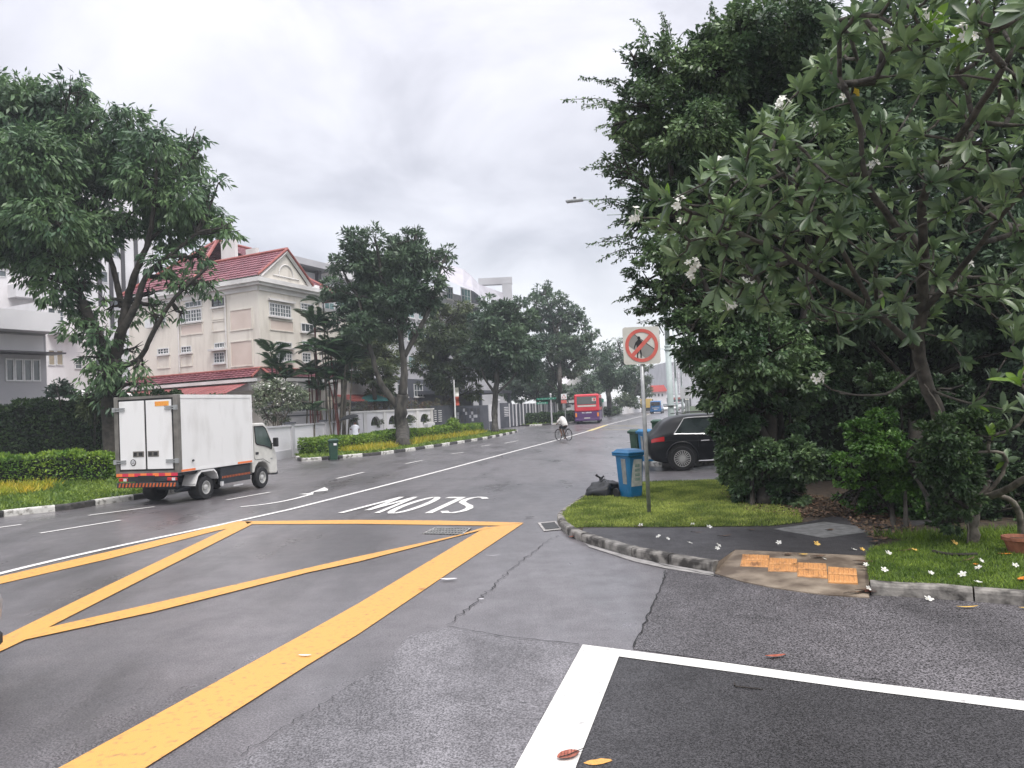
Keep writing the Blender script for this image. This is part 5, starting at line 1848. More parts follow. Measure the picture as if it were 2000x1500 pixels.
g.lathe([(0.02, 0), (0.22, 0), (0.22, 0.03), (0.02, 0.03)], 16, M=Matrix.Translation(F2.p(r[1] - 0.2, (r[2] + r[3]) / 2, 0.9)) @ Matrix.Rotation(math.radians(90), 4, 'X'))
g.build("fan", M_DKFRAME, wa)
cv = thing("garden_canopy", "white canvas canopy edge showing between tall hedge and big tree", "canopy", D(140, 775, 40))
qv = [D(116, 774, 39), D(160, 775, 39), D(172, 760, 43), D(135, 763, 43)]
MB().add(qv + [p - Vector((0, 0, 0.08)) for p in qv], [(0, 1, 2, 3), (7, 6, 5, 4), (0, 4, 5, 1), (1, 5, 6, 2), (2, 6, 7, 3), (3, 7, 4, 0)]).build("canvas", M_TRIM, cv)
for p in qv[:2]:
    MB().tube([Vector((p.x, p.y, 0)), p - Vector((0, 0, 0.09))], 0.04, 6).build("post", M_METAL, cv)
F3 = Fac(D(30, 560, 64), 28)
r = F3.rect(-160, 500, 96, 600)
wb = block("white_block", "taller white block with roof edge seen above the grey house", F3, r[0], r[1], r[3], 10, M_WHITEW)
r = F3.rect(-160, 500, 98, 507)
MB().fbox(F3, r[0], r[1], r[2], r[3] + 0.1, -0.3, 0.5).build("roof_edge", M_GREYL, wb)
win_px(wb, F3, -5, 528, 12, 541, 1, 1, sill=False)
win_px(wb, F3, 57, 528, 66, 552, 1, 1, glass=M_CURTAIN, sill=False)
r = F3.rect(15, 562, 100, 586)
MB().fbox(F3, r[0], r[1], r[2], r[3], 0.003, 1.2).build("balcony", M_GREYL, wb)
F4 = Fac(D(200, 480, 80), 28)
r = F4.rect(148, 372, 300, 640)
tw = block("apartment_tower", "pale apartment tower glimpsed through the crown of the large left tree", F4, r[0], r[1], r[3], 14, M_GREYL)
for x in (190, 212, 236, 262):
    q = F4.rect(x, 395, x + 7, 640)
    MB().fbox(F4, q[0], q[1], q[2], q[3], 0.003, 0.12).build("dark_strip", M_DKFRAME, tw)
for y in (430, 480, 530, 580):
    win_px(tw, F4, 197, y, 210, y + 22, 1, 1, sill=False)
    win_px(tw, F4, 219, y, 233, y + 22, 1, 1, sill=False)

# ---- apartments behind the middle trees
F5 = Fac(D(600, 600, 74), 24)
g5 = thing("apartment_block", "grey and white apartment block with teal windows behind the middle trees", "building", F5.p(0, 0))
z5 = F5.uz(600, 507)[1]
MB().fbox(F5, -7, 26, 0, z5 - 1.2, -13, 0).build("wall", M_GREYW, g5)
MB().fbox(F5, 3.4, 26, z5 - 1.19, z5 + 0.2, -12.5, 0.6).build("parapet", M_WHITEW, g5)
MB().fbox(F5, -4.5, 3.2, z5 - 0.9, z5 - 0.3, -4, 1.2).build("flat_roof", M_GREYW, g5)
for u in (-1.0, 1.6):
    MB().fbox(F5, u - 0.25, u + 0.25, 8, z5 - 0.95, 0.01, 0.4).build("column", M_DKFRAME, g5)
for u in (0.2, 2.6):
    window(g5, F5, u, u + 1.6, z5 - 5.4, z5 - 2.4, 2, 2, glass=M_GLASS_T)
for zf in (4.0, 7.2, 10.4, 13.2):
    for k in range(8):
        window(g5, F5, 4.5 + k * 2.7, 6.3 + k * 2.7, zf, zf + 1.5, 2, 2, glass=M_GLASS_T)
r5 = thing("apartment_block", "grey apartment block with curved metal roof and open roof frame", "building", F5.p(34, 0))
MB().fbox(F5, 26.2, 47, 0, 15.5, -14, -0.02).build("wall", M_GREYW, r5)
MB().fbox(F5, 26.2, 34.5, 15.51, 17.4, -10, -0.05).build("attic_wall", M_GREYW, r5)
v = MB()
top_ = [D(x, y, 103) for x, y in ((850, 530), (868, 521), (885, 519), (905, 526), (920, 538), (935, 554))]
bot_ = [D(x, y, 96) for x, y in ((850, 540), (868, 546), (885, 553), (905, 560), (925, 569), (937, 578))]
for k in range(5):
    v.add([bot_[k], bot_[k + 1], top_[k + 1], top_[k]], [(0, 1, 2, 3)])
v.build("curved_roof", M_ROOFG, r5)
v = MB()
v.add([D(937, 578, 98), D(983, 592, 109), D(983, 572, 114), D(935, 555, 103)], [(0, 1, 2, 3)])
v.build("sloping_roof", M_ROOFG, r5)
K_ = D(1000, 541, 113)
FK = Fac(K_, -89)
q = FK.rect(981, 541, 1000, 600)
MB().fbox(FK, q[0], q[1], 10, q[3] - 1.0, -1.2, 0).build("frame_column", M_GREYW, r5)
q2 = FK.rect(934, 541, 1000, 549)
MB().fbox(FK, q2[0], q2[1], q[3] - 0.99, q[3], -1.2, 0.02).build("frame_beam", M_GREYW, r5)
for (x0, y0, x1, y1) in ((900, 563, 919, 594), (927, 570, 938, 598), (941, 577, 947, 590), (870, 560, 884, 585), (900, 612, 919, 640), (927, 612, 938, 640)):
    win_px(r5, F5, x0, y0, x1, y1, 3, 2, glass=M_GLASS_T, fw=0.16)
q = F5.rect(920, 556, 925, 640)
MB().fbox(F5, q[0], q[1], q[2], q[3], 0.003, 0.8).build("pilaster", M_GREYD, r5)
q = F5.rect(896, 594, 924, 599)
MB().fbox(F5, q[0], q[1], q[2], q[3], 0.003, 1.2).build("balcony_slab", M_WHITEW, r5)

# white house among the trees left of the bus roof
F6 = Fac(D(1125, 760, 108), 60)
q = F6.rect(1108, 752, 1142, 800)
wh = block("white_house", "small white house with pitched roof among trees left of the bus", F6, q[0], q[1], q[3], 8, M_WHITEW)
v = MB()
qm = (q[0] + q[1]) / 2
v.add([F6.p(q[0] - 0.6, q[3], 0.5), F6.p(q[1] + 0.6, q[3], 0.5), F6.p(qm, q[3] + 2.0, 0.5), F6.p(q[0] - 0.6, q[3], -8), F6.p(q[1] + 0.6, q[3], -8), F6.p(qm, q[3] + 2.0, -8)], [(0, 1, 2), (3, 5, 4), (0, 2, 5, 3), (1, 4, 5, 2), (0, 3, 4, 1)])
v.build("roof", M_WHITEW, wh)
win_px(wh, F6, 1112, 757, 1128, 772, 2, 1, glass=M_GLASS)
# buildings at the far end of the road
F7 = Fac(D(1280, 750, 260), 95)
q = F7.rect(1271, 716, 1288, 790)
tb_ = block("beige_tower", "plain beige block rising at the end of the road left of the lamp post", F7, q[0], q[1], q[3], 20, M_GREYL)
q = F7.rect(1271, 716, 1275, 790)
MB().fbox(F7, q[0], q[1], q[2], q[3] - 0.1, 0.01, 0.6).build("painted_shaded_side", M_GREYW, tb_)  # box of darker grey standing for the tower's shaded side
F8 = Fac(D(1320, 750, 225), 88)
q = F8.rect(1303, 706, 1372, 790)
ml = block("patterned_mall", "grey building with a diamond lattice facade right of the lamp post", F8, q[0], q[1], q[3], 25, M_GREYW)
q = F8.rect(1303, 727, 1336, 769)
lt_ = MB()
W_ = q[1] - q[0]
for k in range(-2, 7):
    for s_ in (-1, 1):
        for j in range(5):
            za, zb_ = q[2] + (q[3] - q[2]) * j / 5, q[2] + (q[3] - q[2]) * (j + 1) / 5
            x0 = k * W_ / 6 + (0.35 if (j % 2) ^ (s_ > 0) else 0) * W_ / 6
            x1 = k * W_ / 6 + (0 if (j % 2) ^ (s_ > 0) else 0.35) * W_ / 6
            if x0 < 0 or x1 > W_ or x0 > W_ or x1 < 0:
                continue
            lt_.tube([F8.p(q[0] + x0, za, 0.2), F8.p(q[0] + x1, zb_, 0.2)], 0.09, 4)
lt_.build("lattice", M_WHITEW, ml)
q = F8.rect(1303, 709, 1313, 714)
MB().fbox(F8, q[0], q[1], q[2], q[3], 0.01, 0.3).build("vent_band", M_GREYD, ml)
F9 = Fac(D(1288, 770, 168), 95)
q = F9.rect(1274, 765, 1302, 798)
sh = block("red_roofed_house", "white house with bright red roof at the end of the road", F9, q[0], q[1], q[3], 10, M_WHITEW)
v = MB()
v.add([F9.p(q[0] - 0.3, q[3], 0.6), F9.p(q[1] + 0.3, q[3], 0.6), F9.p(q[1], q[3] + 1.5, -4), F9.p(q[0], q[3] + 1.5, -4)], [(0, 1, 2, 3), (3, 2, 1, 0)])
v.build("roof", mat("roof_bright_red", (0.55, 0.07, 0.05), rough=0.6), sh)
for x in (1277, 1284, 1291):
    win_px(sh, F9, x, 768, x + 5, 775, 1, 1, sill=False, fw=0.1)
F10 = Fac(D(1262, 790, 150), 95)
q = F10.rect(1254, 779, 1276, 799)
sp_ = block("low_shop", "low dark shop building behind the yellow lorry at the end of the road", F10, q[0], q[1], q[3], 8, M_DKFRAME)
q = F10.rect(1254, 777, 1278, 780)
MB().fbox(F10, q[0], q[1], q[2], q[3], -4, 1.0).build("roof", M_GREYL, sp_)
F11 = Fac(D(1325, 785, 190), 90)
q = F11.rect(1300, 776, 1350, 799)
sq = block("shop_row", "row of dark shopfronts with pale fascia below the patterned building", F11, q[0], q[1], q[3], 6, M_DKFRAME)
q = F11.rect(1300, 771, 1350, 776)
MB().fbox(F11, q[0], q[1], q[2], q[3], -0.5, 0.5).build("fascia", M_GREYL, sq)
q = F11.rect(1312, 776, 1330, 780)
MB().fbox(F11, q[0], q[1], q[2], q[3], 0.01, 0.5).build("red_fascia", M_TILE_E, sq)
F12 = Fac(D(1212, 785, 125), 20)
pw = block("pale_garden_wall", "pale garden wall behind the far left pavement shrubs", F12, -12, 22, 2.2, 0.3, M_GREYL, cat='wall')

# ================================================================== WALLS, FENCES AND GATES OF THE LEFT SIDE
GW = Fac((-11.75, 38.6, 0), 3)
gw = thing("grey_boundary_wall", "low grey rendered boundary wall with pillars beside the lorry cab", "wall", GW.p(0, 0))
for k, (a, b_) in enumerate(((-3.0, 1.55), (1.95, 7.4), (7.8, 12.0))):
    MB().fbox(GW, a, b_, 0, 1.6, -0.2, 0).build("wall_panel", M_GREYL, gw)
    MB().fbox(GW, a, b_, 0.0, 0.42, 0.001, 0.05).build("plinth", M_GREYW, gw)
    MB().fbox(GW, a, b_, 1.601, 1.68, -0.26, 0.07).build("coping", M_GREYW, gw)
for a in (1.55, 7.4):
    MB().fbox(GW, a + 0.002, a + 0.398, 0, 1.75, -0.25, 0.1).build("pillar", M_GREYW, gw)
    MB().fbox(GW, a - 0.06, a + 0.46, 1.751, 1.83, -0.3, 0.16).build("pillar_cap", M_GREYD, gw)
GT = Fac((-21.5, 49.2, 0), 86)
gt2 = thing("grey_garden_wall", "taller grey wall with recessed panels behind the low boundary wall", "wall", GT.p(5, 0))
MB().fbox(GT, 0, 10.2, 0, 2.35, -0.25, 0).build("wall_panel", M_GREYL, gt2)
MB().fbox(GT, 0, 10.2, 2.351, 2.45, -0.3, 0.06).build("coping", M_GREYL, gt2)
for a in (0.4, 3.4, 6.5):
    b = MB()
    b.fbox(GT, a, a + 2.5, 2.12, 2.2, 0.002, 0.05)
    b.fbox(GT, a, a + 0.08, 0.5, 2.118, 0.002, 0.05)
    b.build("recess_moulding", M_GREYD, gt2)
rl = thing("garden_railing", "thin metal railing along the top of the grey garden wall", "railing", GT.p(5, 2.45))
for k in range(52):
    MB().fbox(GT, 0.1 + k * 0.19, 0.125 + k * 0.19, 2.46, 3.0, -0.12, -0.095).build("baluster", M_DKFRAME, rl)
MB().fbox(GT, 0.05, 9.95, 3.001, 3.03, -0.125, -0.09).build("rail", M_DKFRAME, rl)
WW = Fac((-11.15, 50.2, 0), 23)
ww = thing("white_arched_wall", "white garden wall with small arched openings behind the island hedge", "wall", WW.p(0, 0))
ue = WW.uz(846, 820)[0]
ops = [WW.uz(x, 822)[0] for x in (690, 734, 768, 801, 829)]
hw = 0.62
edges = [0.0] + [e_ for o_ in ops for e_ in (o_ - hw, o_ + hw)] + [ue]
b = MB()
for k in range(0, len(edges), 2):
    b.fbox(WW, edges[k], edges[k + 1], 0, 2.15, -0.22, 0)
for o_ in ops:
    b.fbox(WW, o_ - hw, o_ + hw, 0, 1.22, -0.22, 0)
    pts = [(o_ - hw, 2.15), (o_ - hw, 1.22)] + [(o_ + hw * -math.cos(math.pi * k / 10), 1.26 + 0.6 * math.sin(math.pi * k / 10)) for k in range(11)] + [(o_ + hw, 1.22), (o_ + hw, 2.15)]
    for k in range(10):
        a0_, a1_ = math.pi * k / 10, math.pi * (k + 1) / 10
        x0, x1 = o_ - hw * math.cos(a0_), o_ - hw * math.cos(a1_)
        za, zb_ = 1.26 + 0.6 * math.sin(a0_), 1.26 + 0.6 * math.sin(a1_)
        vs = [WW.p(x0, za, 0), WW.p(x1, zb_, 0), WW.p(x1, 2.15, 0), WW.p(x0, 2.15, 0), WW.p(x0, za, -0.22), WW.p(x1, zb_, -0.22), WW.p(x1, 2.15, -0.22), WW.p(x0, 2.15, -0.22)]
        b.add(vs, [(0, 1, 2, 3), (7, 6, 5, 4), (0, 4, 5, 1), (3, 2, 6, 7)])
b.build("wall", M_WHITEW, ww)
MB().fbox(WW, -0.1, ue + 0.1, 2.152, 2.27, -0.3, 0.09).build("coping", M_TRIM, ww)
for o_ in [0.25] + [(ops[i] + ops[i + 1]) / 2 for i in range(4)] + [ue - 0.25]:
    MB().fbox(WW, o_ - 0.2, o_ + 0.2, 0, 2.15, 0.002, 0.06).build("pilaster", M_TRIM, ww)
for o_ in ops:
    MB().fbox(WW, o_ - 0.7, o_ + 0.7, 0.62, 0.70, 0.002, 0.16).build("ledge", M_GREYW, ww)
bushes = []
for o_ in ops:
    p = WW.p(o_ + 0.1, 1.45, -0.15)
    bushes.append((p, 0.48))
bt = thing("potted_plants", "dark shrub foliage pushing through the arches of the white wall", "plant", WW.p(4, 0, -0.6))
npmesh("foliage", crown_leaves(bushes, 3600, 0.14, 0.05, 0.3, 0.4), 4, M_L_OLIVE, bt)
bt2 = thing("wall_top_plants", "straggly reddish brown plants along the top of the white wall", "plant", WW.p(6, 0, -0.6))
npmesh("foliage", crown_leaves([(WW.p(u, 2.5 + 0.15 * math.sin(u * 2), -0.6), 0.45) for u in np.arange(0.5, ue + 6, 0.6)], 5200, 0.14, 0.05, 0.1, 0.3), 4, mat("leaves_reddish", (0.10, 0.05, 0.03), (0.06, 0.09, 0.035), 1.2, 0.6, island=0.4), bt2)
# grey compound wall with gates
GG = Fac(WW.p(ue, 0), 20)
gg = thing("grey_compound_wall", "dark grey compound wall with louvred vents beyond the white wall", "wall", GG.p(0, 0))


def seg_px(root, fac, x0, x1, z0, z1, o0, o1, m_, name):
    y = 815
    u0, u1 = sorted((fac.uz(x0, y)[0], fac.uz(x1, y)[0]))
    return MB().fbox(fac, u0, u1, z0, z1, o0, o1).build(name, m_, root)


seg_px(gg, GG, 847, 884, 0, 2.45, -0.25, 0, M_GREYD, "wall_panel")
seg_px(gg, GG, 976, 1001, 0, 2.5, -0.25, 0, M_GREYD, "wall_panel")
seg_px(gg, GG, 969, 974, 0, 2.75, -0.3, 0.15, M_GREYW, "pillar")
seg_px(gg, GG, 968, 975, 2.751, 2.85, -0.4, 0.2, M_WHITEW, "pillar_cap")
for (x0, x1) in ((848, 852), (856, 862), (971, 979)):
    for k in range(6):
        z = 1.15 + k * 0.17
        seg_px(gg, GG, x0 if x0 < 900 else 985, x1 if x0 < 900 else 993, z, z + 0.07, 0.005, 0.05, M_GREYL, "louvre")
    if x0 > 900:
        break
g1 = thing("panel_gate", "dark grey sliding gate with a mosaic of square panels", "gate", GG.p(6, 0))
seg_px(g1, GG, 889, 955, 0.0, 0.85, -0.1, -0.02, M_GREYD, "lower_board")
seg_px(g1, GG, 889, 955, 0.851, 2.35, -0.1, -0.05, M_GREYD, "backing")
rg = random.Random(4)
for i in range(12):
    for j in range(4):
        if rg.random() < 0.8:
            x0 = 893 + i * 4.0
            seg_px(g1, GG, x0, x0 + 3.7, 0.95 + j * 0.30, 1.22 + j * 0.30, -0.045, -0.01 + 0.02 * rg.random(), rg.choice([M_GREYW, M_GREYD, M_GREYD, M_STEEL_DK]), "square_panel")
g2 = thing("side_gate", "pale mesh pedestrian gate beside the dark sliding gate", "gate", GG.p(10, 0))
for k in range(5):
    x0 = 957 + k * 2.2
    seg_px(g2, GG, x0, x0 + 1.0, 0.8, 2.4, -0.06, -0.02, M_GREYL, "bar")
for z in (0.8, 1.3, 1.8, 2.33):
    seg_px(g2, GG, 957, 967.5, z, z + 0.06, -0.1, -0.062, M_GREYL, "rail")
seg_px(g2, GG, 957, 967.5, 0, 0.78, -0.08, -0.02, M_GREYD, "kick_board")
fn = thing("slatted_fence", "dark grey slatted fence with pale posts behind the far hedge", "fence", GG.p(20, 0))
for k in range(44):
    u0 = GG.uz(1002, 815)[0] + 0.02 + k * 0.36
    MB().fbox(GG, u0, u0 + 0.33, 0.1, 2.35, -0.08, -0.04).build("slat", M_GREYD if k % 3 else M_GREYW, fn)
for x in (994.5, 1008, 1022, 1035, 1046, 1057, 1067, 1076, 1085):
    u0 = GG.uz(x, 815)[0]
    MB().fbox(GG, u0, u0 + 0.12, 0.05, 2.42, -0.03, 0.06).build("post", M_GREYL, fn)
seg_px(fn, GG, 1002, 1100, 0, 0.6, -0.3, -0.09, M_GREYD, "base_wall")
# parasol and porch behind the white wall
pr = thing("garden_parasol", "teal garden parasol behind the white arched wall", "parasol", D(725, 800, 56) * 1.0)
pc = D(728, 783, 56)
MB().lathe([(1.35, -0.05), (1.3, 0.02), (0.7, 0.32), (0.02, 0.55)], 8, M=Matrix.Translation(pc)).build("canopy", M_TEAL, pr)
MB().tube([pc - Vector((0, 0, 2.6)), pc + Vector((0, 0, 0.5))], 0.03, 6).build("pole", M_METAL, pr)
ky = D(905, 770, 70)
ks = thing("dark_carport", "dark carport roof behind the panel gate", "carport", Vector((ky.x, ky.y, 0)))
K1 = Fac(GG.p(4, 0, -4), 20)
q = K1.rect(870, 762, 1000, 768)
MB().fbox(K1, q[0], q[1], q[2], q[3], -5, 0).build("roof", M_GREYD, ks)
MB().fbox(K1, q[0], q[1], 0, q[2] - 0.01, -5.3, -5.01).build("rear_wall", M_DKFRAME, ks)
for u in (q[0] + 0.3, (q[0] + q[1]) / 2, q[1] - 0.3):
    MB().fbox(K1, u - 0.15, u + 0.15, 0, q[2] - 0.01, -0.4, -0.1).build("post", M_GREYD, ks)
K2 = Fac(GG.p(-4, 0, -7), 20)
q = K2.rect(745, 730, 860, 812)
kh = block("grey_bungalow", "dark grey house seen between the tree trunks behind the white wall", K2, q[0], q[1], q[3] - 0.5, 6, M_GREYD)
q = K2.rect(742, 742, 765, 772)
MB().fbox(K2, q[0], q[1], q[2], q[3], 0.002, 0.6).build("bay", M_GREYL, kh)
win_px(kh, K2, 775, 750, 795, 775, 3, 2)
win_px(kh, K2, 808, 750, 825, 775, 3, 2)

# ================================================================== STREET FURNITURE
M_RED_S = mat("sign_red", (0.50, 0.09, 0.075), (0.58, 0.14, 0.11), 6, 0.45)
M_SIGN_W = mat("sign_white", (0.50, 0.49, 0.44), (0.62, 0.61, 0.56), 5, 0.45)
M_SIGN_G = mat("sign_grey", (0.24, 0.235, 0.22), rough=0.5)
M_BLACK = mat("black_paint", (0.012, 0.012, 0.013), rough=0.5)
M_GREEN_S = mat("sign_green", (0.02, 0.19, 0.12), rough=0.4)
M_WHITE_P = mat("plain_white", (0.75, 0.75, 0.75), rough=0.5)
M_BLUE_BIN = mat("bin_blue", (0.008, 0.13, 0.29), (0.012, 0.17, 0.36), 3, 0.42, bump=0.05)
M_GREEN_BIN = mat("bin_green", (0.012, 0.05, 0.03), (0.02, 0.07, 0.042), 3, 0.45)
M_LABEL = mat("bin_label", (0.42, 0.43, 0.42), (0.60, 0.60, 0.57), 9, 0.5, detail=6)
M_LABEL_T = mat("bin_label_print", (0.18, 0.28, 0.24), (0.34, 0.40, 0.36), 22, 0.5, detail=6)
M_RUBBER = mat("rubber", (0.014, 0.014, 0.015), rough=0.75, bump=0.2, bscale=40)
M_BAG = mat("bin_bag", (0.010, 0.012, 0.013), rough=0.33, spec=0.45, bump=0.5, bscale=14)


def yface(b, pts, y, mi=0, thick=None):
    """flat shape in the local XZ plane at depth y, facing -Y"""
    ar = sum(pts[i][0] * pts[(i + 1) % len(pts)][1] - pts[(i + 1) % len(pts)][0] * pts[i][1] for i in range(len(pts)))
    if ar < 0:
        pts = pts[::-1]
    b.add([(p[0], y, p[1]) for p in pts], [tuple(range(len(pts)))], mi)


# no-pedestrians sign
sp0 = G(1268, 1004, 0.11)
sg = thing("no_pedestrians_sign", "square no pedestrians sign on a tall grey steel pole on the corner lawn", "road sign", sp0, math.radians(4))
MB().tube([(0, 0, -0.1), (0, 0, 1.6), (0, 0, 3.28)], 0.038, 12).build("pole", M_METAL, sg, local=True, smooth=True)
S_ = 0.335
zc_ = 3.02
rr_ = 0.05
rp = []
for (cx, cz, a0) in ((S_ - rr_, S_ - rr_, 0), (-S_ + rr_, S_ - rr_, 90), (-S_ + rr_, -S_ + rr_, 180), (S_ - rr_, -S_ + rr_, 270)):
    for k in range(5):
        a = math.radians(a0 + k * 22.5)
        rp.append((cx + rr_ * math.cos(a), zc_ + cz + rr_ * math.sin(a)))
pl = MB().prism(rp, -0.06, -0.052, 'y')
plate = fixnormals(pl.build("plate", M_SIGN_W, sg, local=True))
ring = MB()
R1, R2 = 0.300, 0.238
for k in range(40):
    a, c = 2 * math.pi * k / 40, 2 * math.pi * (k + 1) / 40
    yface(ring, [(R1 * math.cos(a), zc_ + R1 * math.sin(a)), (R1 * math.cos(c), zc_ + R1 * math.sin(c)), (R2 * math.cos(c), zc_ + R2 * math.sin(c)), (R2 * math.cos(a), zc_ + R2 * math.sin(a))], -0.068)
ring.build("red_ring", M_RED_S, plate, local=True)


def band(lo, hi, ang, R, n=8):
    """the part of a disc of radius R between two parallel lines at distance lo..hi from the centre"""
    pts = []
    a0, a1 = math.acos(max(-1, min(1, hi / R))), math.acos(max(-1, min(1, lo / R)))
    for k in range(n + 1):
        t = a0 + (a1 - a0) * k / n
        pts.append((math.cos(t), math.sin(t)))
    for k in range(n + 1):
        t = -(a1 + (a0 - a1) * k / n)
        pts.append((math.cos(t), math.sin(t)))
    ca, sa = math.cos(ang), math.sin(ang)
    return [(R * (x * ca - y * sa), zc_ + R * (x * sa + y * ca)) for x, y in pts]


rd = MB()
yface(rd, band(-0.145, 0.075, math.radians(52), R2 - 0.002), -0.0625)
rd.build("road_symbol", M_SIGN_G, plate, local=True)
kb = MB()
yface(kb, band(0.076, 0.088, math.radians(52), R2 - 0.002), -0.0632)
kb.build("kerb_line", M_BLACK, plate, local=True)
pd = MB()
hx, hz = -0.045, zc_ + 0.135
yface(pd, [(hx + 0.028 * math.cos(2 * math.pi * k / 12), hz + 0.032 * math.sin(2 * math.pi * k / 12)) for k in range(12)], -0.0645)
yface(pd, [(hx - 0.012, hz - 0.025), (hx + 0.012, hz - 0.025), (hx + 0.05, hz - 0.055), (hx + 0.045, hz - 0.17), (hx + 0.015, hz - 0.21), (hx - 0.04, hz - 0.21), (hx - 0.05, hz - 0.12), (hx - 0.045, hz - 0.055)], -0.0645)
for q in ([(-0.045, -0.06), (-0.065, -0.075), (-0.095, -0.15), (-0.098, -0.19), (-0.085, -0.19), (-0.075, -0.155), (-0.04, -0.10)],
          [(0.045, -0.055), (0.06, -0.08), (0.07, -0.13), (0.068, -0.17), (0.058, -0.17), (0.055, -0.135), (0.03, -0.09)],
          [(-0.04, -0.20), (0.0, -0.2), (-0.03, -0.32), (-0.02, -0.40), (-0.015, -0.415), (-0.045, -0.415), (-0.05, -0.33)],
          [(-0.01, -0.19), (0.03, -0.2), (0.04, -0.28), (0.035, -0.345), (0.045, -0.355), (0.012, -0.355), (0.015, -0.28)]):
    yface(pd, [(hx + x, hz + z) for x, z in q], -0.0645)
pd.build("walking_figure", M_BLACK, plate, local=True)
sl_ = MB()
a = math.radians(45)
ca, sa = math.cos(a), math.sin(a)
w2, l2 = 0.034, 0.262
yface(sl_, [(x * ca - z * sa, zc_ + x * sa + z * ca) for x, z in ((-l2, -w2), (l2, -w2), (l2, w2), (-l2, w2))], -0.0665)
sl_.build("red_bar", M_RED_S, plate, local=True)
MB().box(-0.05, 0.05, -0.05, 0.045, zc_ - 0.15, zc_ - 0.11).box(-0.05, 0.05, -0.05, 0.045, zc_ + 0.11, zc_ + 0.15).build("clamp", M_STEEL_DK, sg, local=True)

# lamp posts


def lamp_post(loc, label, full=True):
    r = thing("lamp_post", label, "street lamp", loc, 0, "lamp posts along the right pavement")
    MB().tube([(0, 0, -0.1), (0, 0, 1.4), (0, 0, 4.0)], [0.135, 0.13, 0.115], 12, cap=True).tube([(0, 0, 4.0), (0, 0, 10.6)], [0.10, 0.075], 12).build("pole", M_POLE, r, local=True, smooth=True)
    MB().lathe([(0.125, 3.98), (0.15, 4.0), (0.15, 4.04), (0.125, 4.06), (0.125, 4.12), (0.145, 4.14), (0.145, 4.18), (0.11, 4.2)], 12).build("collar", M_POLE, r, local=True)
    d = Vector((-0.966, 0.26, 0))
    MB().tube([Vector((0, 0, 10.3)), Vector((0, 0, 10.34)) + d * 1.6, Vector((0, 0, 10.5)) + d * 3.25], [0.05, 0.04, 0.032], 8).build("arm", M_POLE, r, local=True)
    q = Matrix.Translation(Vector((0, 0, 10.5)) + d * 3.5) @ Matrix.Rotation(math.atan2(d.y, d.x), 4, 'Z')
    h = MB().box(-0.35, 0.38, -0.13, 0.13, -0.06, 0.05, 0, q, bev=0.03).build("lantern", M_METAL, r, local=True)
    MB().box(-0.05, 0.06, -0.05, 0.05, 0.051, 0.14, 0, q).build("photocell", M_STEEL_DK, h, local=True)
    MB().tube([Vector((0, 0, 9.6)), Vector((0, 0, 9.75)) + d * 2.2], [0.03, 0.022], 6).build("lower_arm", M_POLE, r, local=True)
    return r


lp_y = 31.0
lpp = D(1312, 830, lp_y)
lamp_post((lpp.x, lpp.y, 0.12), "pale green lamp post behind the black car, nearest of the row")
lpp2 = D(1323, 812, 83)
lamp_post((lpp2.x, lpp2.y, 0.12), "thinner looking lamp post farther down the road beyond the first")
lpp3 = D(1334, 800, 128)
lamp_post((lpp3.x, lpp3.y, 0.12), "most distant lamp post, near the grey sign back")
cl = thing("pole_bracket", "dark cable bracket strapped to the nearest lamp post", "bracket", (lpp.x, lpp.y, 2.4))
pz = D(1306, 793, lp_y).z
MB().box(lpp.x - 0.32, lpp.x + 0.2, lpp.y - 0.17, lpp.y - 0.13, pz - 0.03, pz + 0.02).build("strap", M_STEEL_DK, cl)
for (x, y0, y1, Y, lab) in ((1333, 760, 815, 62, "grey rear of a traffic sign on twin posts right of the lamp posts"),):
    a, b_ = D(1333, 815, Y), D(1347, 815, Y)
    r = thing("traffic_sign", lab, "road sign", (a.x, a.y, 0.12))
    t0, t1 = D(1333, 757, Y), D(1349, 778, Y)
    MB().tube([Vector((a.x, a.y, 0)), Vector((a.x, a.y, t0.z))], 0.05, 8).build("post", M_METAL, r)
    MB().tube([Vector((b_.x, b_.y, 0)), Vector((b_.x, b_.y, t0.z))], 0.05, 8).build("post", M_METAL, r)
    MB().box(a.x - 0.1, b_.x + 0.15, a.y - 0.09, a.y - 0.06, t1.z, t0.z).build("panel", M_GREYW, r)
for x, Y in ((1341, 48), (1345.5, 48)):
    p = D(x, 812, Y)
    r = thing("bollard", "slim grey post at the verge, %s" % ("left of a close pair" if x < 1343 else "right of a close pair"), "bollard", (p.x, p.y, 0.12))
    zt = D(x, 781, Y).z
    MB().tube([(p.x, p.y, 0), (p.x, p.y, zt)], 0.06, 8).build("shaft", M_METAL, r)
    MB().lathe([(0.065, zt), (0.07, zt + 0.03), (0.03, zt + 0.07)], 8, M=Matrix.Translation((p.x, p.y, 0))).build("cap", M_SIGN_W, r)

